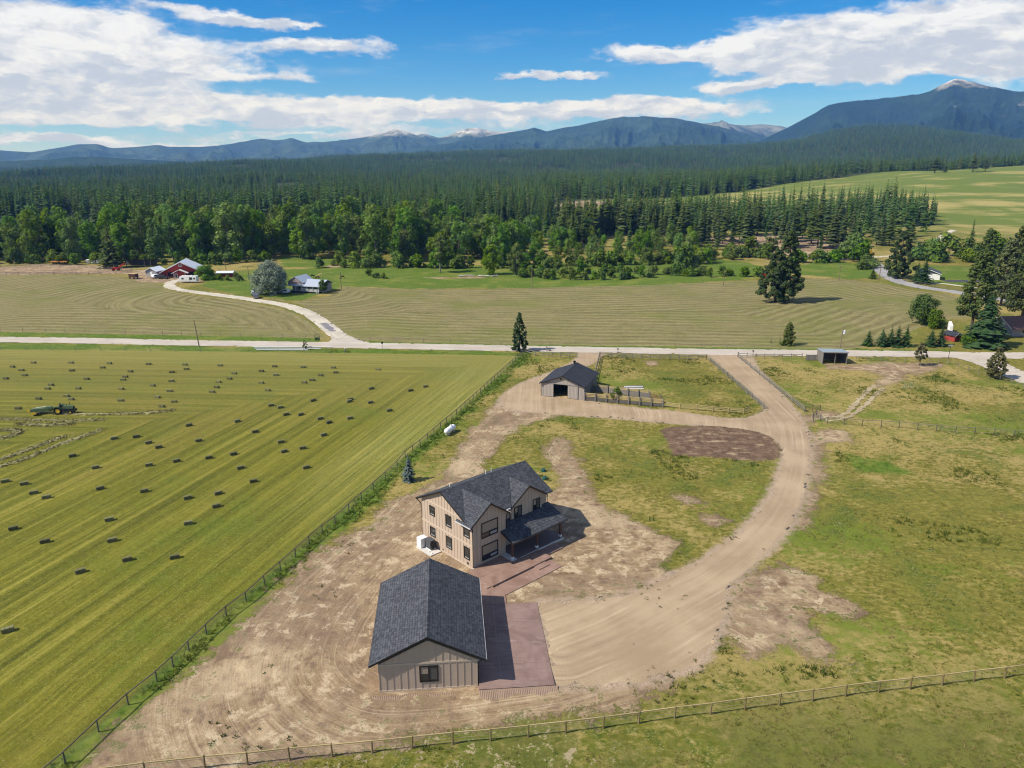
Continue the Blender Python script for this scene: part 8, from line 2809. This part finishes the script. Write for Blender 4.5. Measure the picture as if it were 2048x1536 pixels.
# bushes: each a thing of its own
SHRUBS = [((-64.82, 333.01), 0, 'small bush at the left in the horse meadow'), ((-56.26, 323.69), 0, 'bush beside the low bush in the horse meadow'), ((-60.06, 325.23), 2, 'low bush between two bushes in the horse meadow')]
for p_, m_, lab in SHRUBS:
    plant_tree('shrub', BUSH[m_], lab, 'shrub', p_[0], p_[1], rng.uniform(.5, .75))
g_ = random.Random(5)


def bush_band(path, n, spread, lab, grp, s0, s1, name='willow_bush'):
    P = catmull(path, 8)
    for i in range(n):
        q = P[int(i * (len(P) - 1) / max(1, n - 1))]
        x, y = q[0] + g_.uniform(-1, 1) * spread * .4, q[1] + g_.uniform(-1, 1) * spread
        plant_tree(name, BUSH[g_.randrange(4)], lab, 'bush', x, y, g_.uniform(s0, s1), group=grp)


bush_band([(12.43, 324.44), (29.79, 321.26), (49.86, 324.03), (71.55, 333.07), (88.78, 329.73)], 26, 4, 'willow bush in the meandering line of bushes in the green meadow', 'willows in the meadow', .6, 1.1)
bush_band([(3.65, 329.12), (17.46, 336.89), (36.06, 339.95), (57.05, 341.36)], 14, 4, 'willow bush in the further line of bushes in the green meadow', 'willows further back in the meadow', .6, 1.0)
bush_band([(73.22, 341.18), (94.59, 371.64), (114.67, 398.69), (130.18, 405.34), (135.23, 391.78)], 26, 9, 'tall willow bush in the thicket below the pine grove', 'willow thicket below the pines', .9, 1.7)
bush_band([(94.20, 325.06), (106.64, 329.53), (117.69, 335.75)], 6, 4, 'round bush in the meadow left of the big lone tree', 'bushes by the lone tree', .6, 1.2)
bush_band([(147.86, 372.94), (162.02, 382.92), (177.88, 395.61), (178.99, 382.70)], 9, 5, 'bright alder beside the track behind the big lone tree', 'alders behind the lone tree', 1.3, 2.2, 'alder_tree')
bush_band([(215.64, 386.43), (234.78, 397.08), (253.46, 401.36), (269.30, 396.62), (277.71, 385.62)], 26, 14, 'leafy alder in the thicket behind the white garage', 'alders behind the white garage', 1.4, 2.4, 'alder_tree')
bush_band([(166.91, 348.59), (173.75, 355.60), (176.55, 370.61)], 4, 3, 'small alder at the inside of the paved road bend', 'alders at the road bend', .8, 1.3, 'alder_tree')
bush_band([(-92.12, 364.34), (-64.62, 362.14), (-30.27, 361.73), (6.45, 361.28), (38.58, 364.63), (69.51, 371.95), (98.06, 396.67)], 44, 5, 'undergrowth bush along the meadow edge of the riverside belt', 'bushes under the riverside belt', .8, 1.7, 'undergrowth_bush')
bush_band([(-276.12, 384.38), (-251.27, 386.14), (-217.47, 381.58), (-183.49, 375.11), (-150.36, 374.70), (-127.60, 390.90)], 30, 5, 'undergrowth bush at the foot of the riverside belt behind the farm', 'bushes behind the farm', .7, 1.5, 'undergrowth_bush')
bush_band([(-125.94, 317.10), (-121.59, 319.95), (-117.28, 317.01)], 4, 2, 'low bush by the low dark red outbuilding', 'bushes by the outbuilding', .4, .7, 'shrub')

# ------------------------------------------------------------------ grass tufts and weeds (nobody could count them)
def blade_mesh(name, seed, n, h, spread, mat, w=.035, lean=.5):
    g = np.random.RandomState(seed)
    V, F = [], []
    for i in range(n):
        a = g.uniform(0, 6.28)
        r_ = spread * math.sqrt(g.uniform(0, 1))
        x, y = r_ * math.cos(a), r_ * math.sin(a)
        b = g.uniform(0, 6.28)
        hh = h * g.uniform(.55, 1.1)
        lx, ly = math.cos(a) * lean * hh * g.uniform(.2, 1), math.sin(a) * lean * hh * g.uniform(.2, 1)
        o = len(V)
        V += [(x - w * math.cos(b), y - w * math.sin(b), -.03), (x + w * math.cos(b), y + w * math.sin(b), -.03), (x + lx, y + ly, hh)]
        F.append((o, o + 1, o + 2))
    return np_mesh(name, np.array(V), np.array(F), [mat])


def grass_material(name, a, b, hue=.02):
    t = newmat(name)
    P = t.pos()
    n = t.noise(P, 0.09, 6, 0.62, 0.6)
    r_ = t.rand()
    f = t.math('ADD', n, t.math('MULTIPLY', t.math('SUBTRACT', r_, .5), .5))
    c = t.mix(t.step(f, .32, .68), a, b)
    d = t.node('ShaderNodeBsdfDiffuse')
    t.put(d.inputs[0], c)
    tl = t.node('ShaderNodeBsdfTranslucent')
    t.put(tl.inputs[0], c)
    m = t.node('ShaderNodeMixShader')
    m.inputs[0].default_value = .45
    t.L.new(d.outputs[0], m.inputs[1])
    t.L.new(tl.outputs[0], m.inputs[2])
    t.L.new(m.outputs[0], t.out.inputs['Surface'])


grass_material('pasture blades', (0.10, 0.13, 0.018), (0.29, 0.25, 0.07))
grass_material('lush blades', (0.06, 0.10, 0.014), (0.17, 0.19, 0.04))
grass_material('weed leaves', (0.05, 0.08, 0.018), (0.11, 0.14, 0.038))
grass_material('dry blades', (0.24, 0.19, 0.065), (0.37, 0.29, 0.115))


def tufts(name, P, kinds, hts, g, align_pick=None):
    pc = bpy.data.collections.new(name + ' kinds')
    for k, me in enumerate(kinds):
        pc.objects.link(bpy.data.objects.new('tuft_%s_%d' % (name, k), me))
    me = bpy.data.meshes.new(name)
    me.vertices.add(len(P))
    me.vertices.foreach_set('co', P.astype(np.float32).ravel())
    for nm, v in (('hgt', hts), ('turn', g.uniform(0, 6.283, len(P))), ('wide', g.uniform(0.8, 1.5, len(P)))):
        at = me.attributes.new(nm, 'FLOAT', 'POINT')
        at.data.foreach_set('value', v.astype(np.float32))
    at = me.attributes.new('pick', 'INT', 'POINT')
    at.data.foreach_set('value', (g.randint(0, len(kinds), len(P)) if align_pick is None else align_pick).astype(np.int32))
    o = link(name, me)
    o.modifiers.new('scatter', 'NODES').node_group = scatter_group('scatter ' + name, pc)
    tag(o, kind='stuff')


def grow():
    g = np.random.RandomState(77)
    # everything that is not field, drive, soil or building
    n = 150000
    x = g.uniform(-75, 130, n)
    y = 36 + 170 * g.uniform(0, 1, n) ** 1.5
    vis = np.abs(x) < 0.75 * y + 8
    x, y = x[vis], y[vis]
    hay = polysd(x, y, HAY)
    d = np.full(len(x), 60.0)
    for p in DIRT:
        d = np.minimum(d, polysd(x, y, p))
    dr = np.full(len(x), 60.0)
    for p in DRIVES + PADS:
        dr = np.minimum(dr, polysd(x, y, p))
    fv = np.abs(polyline(x, y, FENCE_L)[0])
    till = polysd(x, y, TILL)
    ok = (hay > .3) & (dr > .6) & (till > .5) & (y < ROADY(x) - 5)
    patch = fbm(x / 9, y / 9, 4, 12)
    small = fbm(x / 2.2, y / 2.2, 3, 13)
    grass = ok & (d > .6 + 2.0 * patch) & ((small + patch * .6 > -.05) | (fv < 2.6))
    lush = grass & ((fv < 2.4) | (patch > .32))
    dry = grass & ~lush & (patch < -.12) & (g.uniform(0, 1, len(x)) < .8)
    norm = grass & ~lush & ~dry
    for nm, m, mats, h0, h1 in (('grass', norm, 'pasture blades', .08, .22), ('long_grass', lush, 'lush blades', .16, .42), ('dry_grass', dry, 'dry blades', .08, .24)):
        q = np.c_[x[m], y[m], ground_z(x[m], y[m]) - .03]
        kinds = [blade_mesh('tuft', 60 + k, 9, 1.0, .65, mats, .09, .6) for k in range(3)]
        tufts(nm, q, kinds, g.uniform(h0, h1, len(q)) * (1 if nm != 'long_grass' else 1.1), g)
    # weeds on the bare soil: clumps along the edges and in a few drifts
    n = 26000
    x = g.uniform(-38, 62, n)
    y = g.uniform(44, 150, n)
    d = np.full(n, 60.0)
    for p in DIRT[:2]:
        d = np.minimum(d, polysd(x, y, p))
    dr = np.full(n, 60.0)
    for p in PADS:
        dr = np.minimum(dr, polysd(x, y, p))
    drv = polysd(x, y, DRIVES[0])
    cl = fbm(x / 3.2, y / 3.2, 4, 55)
    drift = np.zeros(n)
    for (cx, cy, rr) in DRIFTS:
        drift = np.maximum(drift, np.exp(-((x - cx) ** 2 + (y - cy) ** 2) / rr ** 2))
    ed = np.exp(-np.maximum(0, -d) / 2.2)
    p = cl + 0.75 * ed + 0.8 * drift
    ok = (d < .5) & (dr > .4) & (p > .62) & (drv > -.2) & (g.uniform(0, 1, n) < .7)
    ok |= (drv > -.7) & (drv < .5) & (dr > .4) & (cl > .1) & (g.uniform(0, 1, n) < .2)
    ok |= (drift > .55) & (dr > .4) & (g.uniform(0, 1, n) < .16)
    q = np.c_[x[ok], y[ok], ground_z(x[ok], y[ok]) - .02]
    kinds = [blade_mesh('weed', 80 + k, 14, .8, .6, 'weed leaves', .16, 1.1) for k in range(3)]
    tufts('weeds', q, kinds, g.uniform(.12, .30, len(q)), g)


def ROADY(x):
    P = catmull(ROAD_C, 4)
    return np.interp(x, [p[0] for p in P], [p[1] for p in P])


DRIFTS = [(*(10.02, 84.83), 3), (*(17.79, 73.92), 3.2), (*(15.49, 75.48), 2.5), (*(11.34, 68.67), 1.6), (*(12.28, 64.39), 1.5), (*(20.20, 64.37), 3.5), (*(18.60, 62.02), 4), (*(14.46, 58.63), 4), (*(-26.13, 54.35), 3), (*(-22.94, 52.85), 2.5), (*(-20.14, 53.73), 2), (*(-23.84, 61.38), 1.5), (*(-21.21, 86.23), 3), (*(-21.89, 75.59), 3), (*(-17.03, 50.29), 3), (*(3.28, 53.08), 4)]
grow()

# ------------------------------------------------------------------ air
HAZE = 7.2e-5
hz = MB().box(-10800, 10800, -10800, 10800, -60, 900).build('haze', None)
hm = newmat('valley air')
pv = hm.node('ShaderNodeVolumePrincipled')
pv.inputs['Color'].default_value = (0.16, 0.40, 1.0, 1)
pv.inputs['Density'].default_value = HAZE
pv.inputs['Absorption Color'].default_value = (1, 1, 1, 1)
pv.inputs['Anisotropy'].default_value = 0.0
hm.L.new(pv.outputs[0], hm.out.inputs['Volume'])
hz.data.materials.append(hm.mat)
tag(hz, kind='stuff')
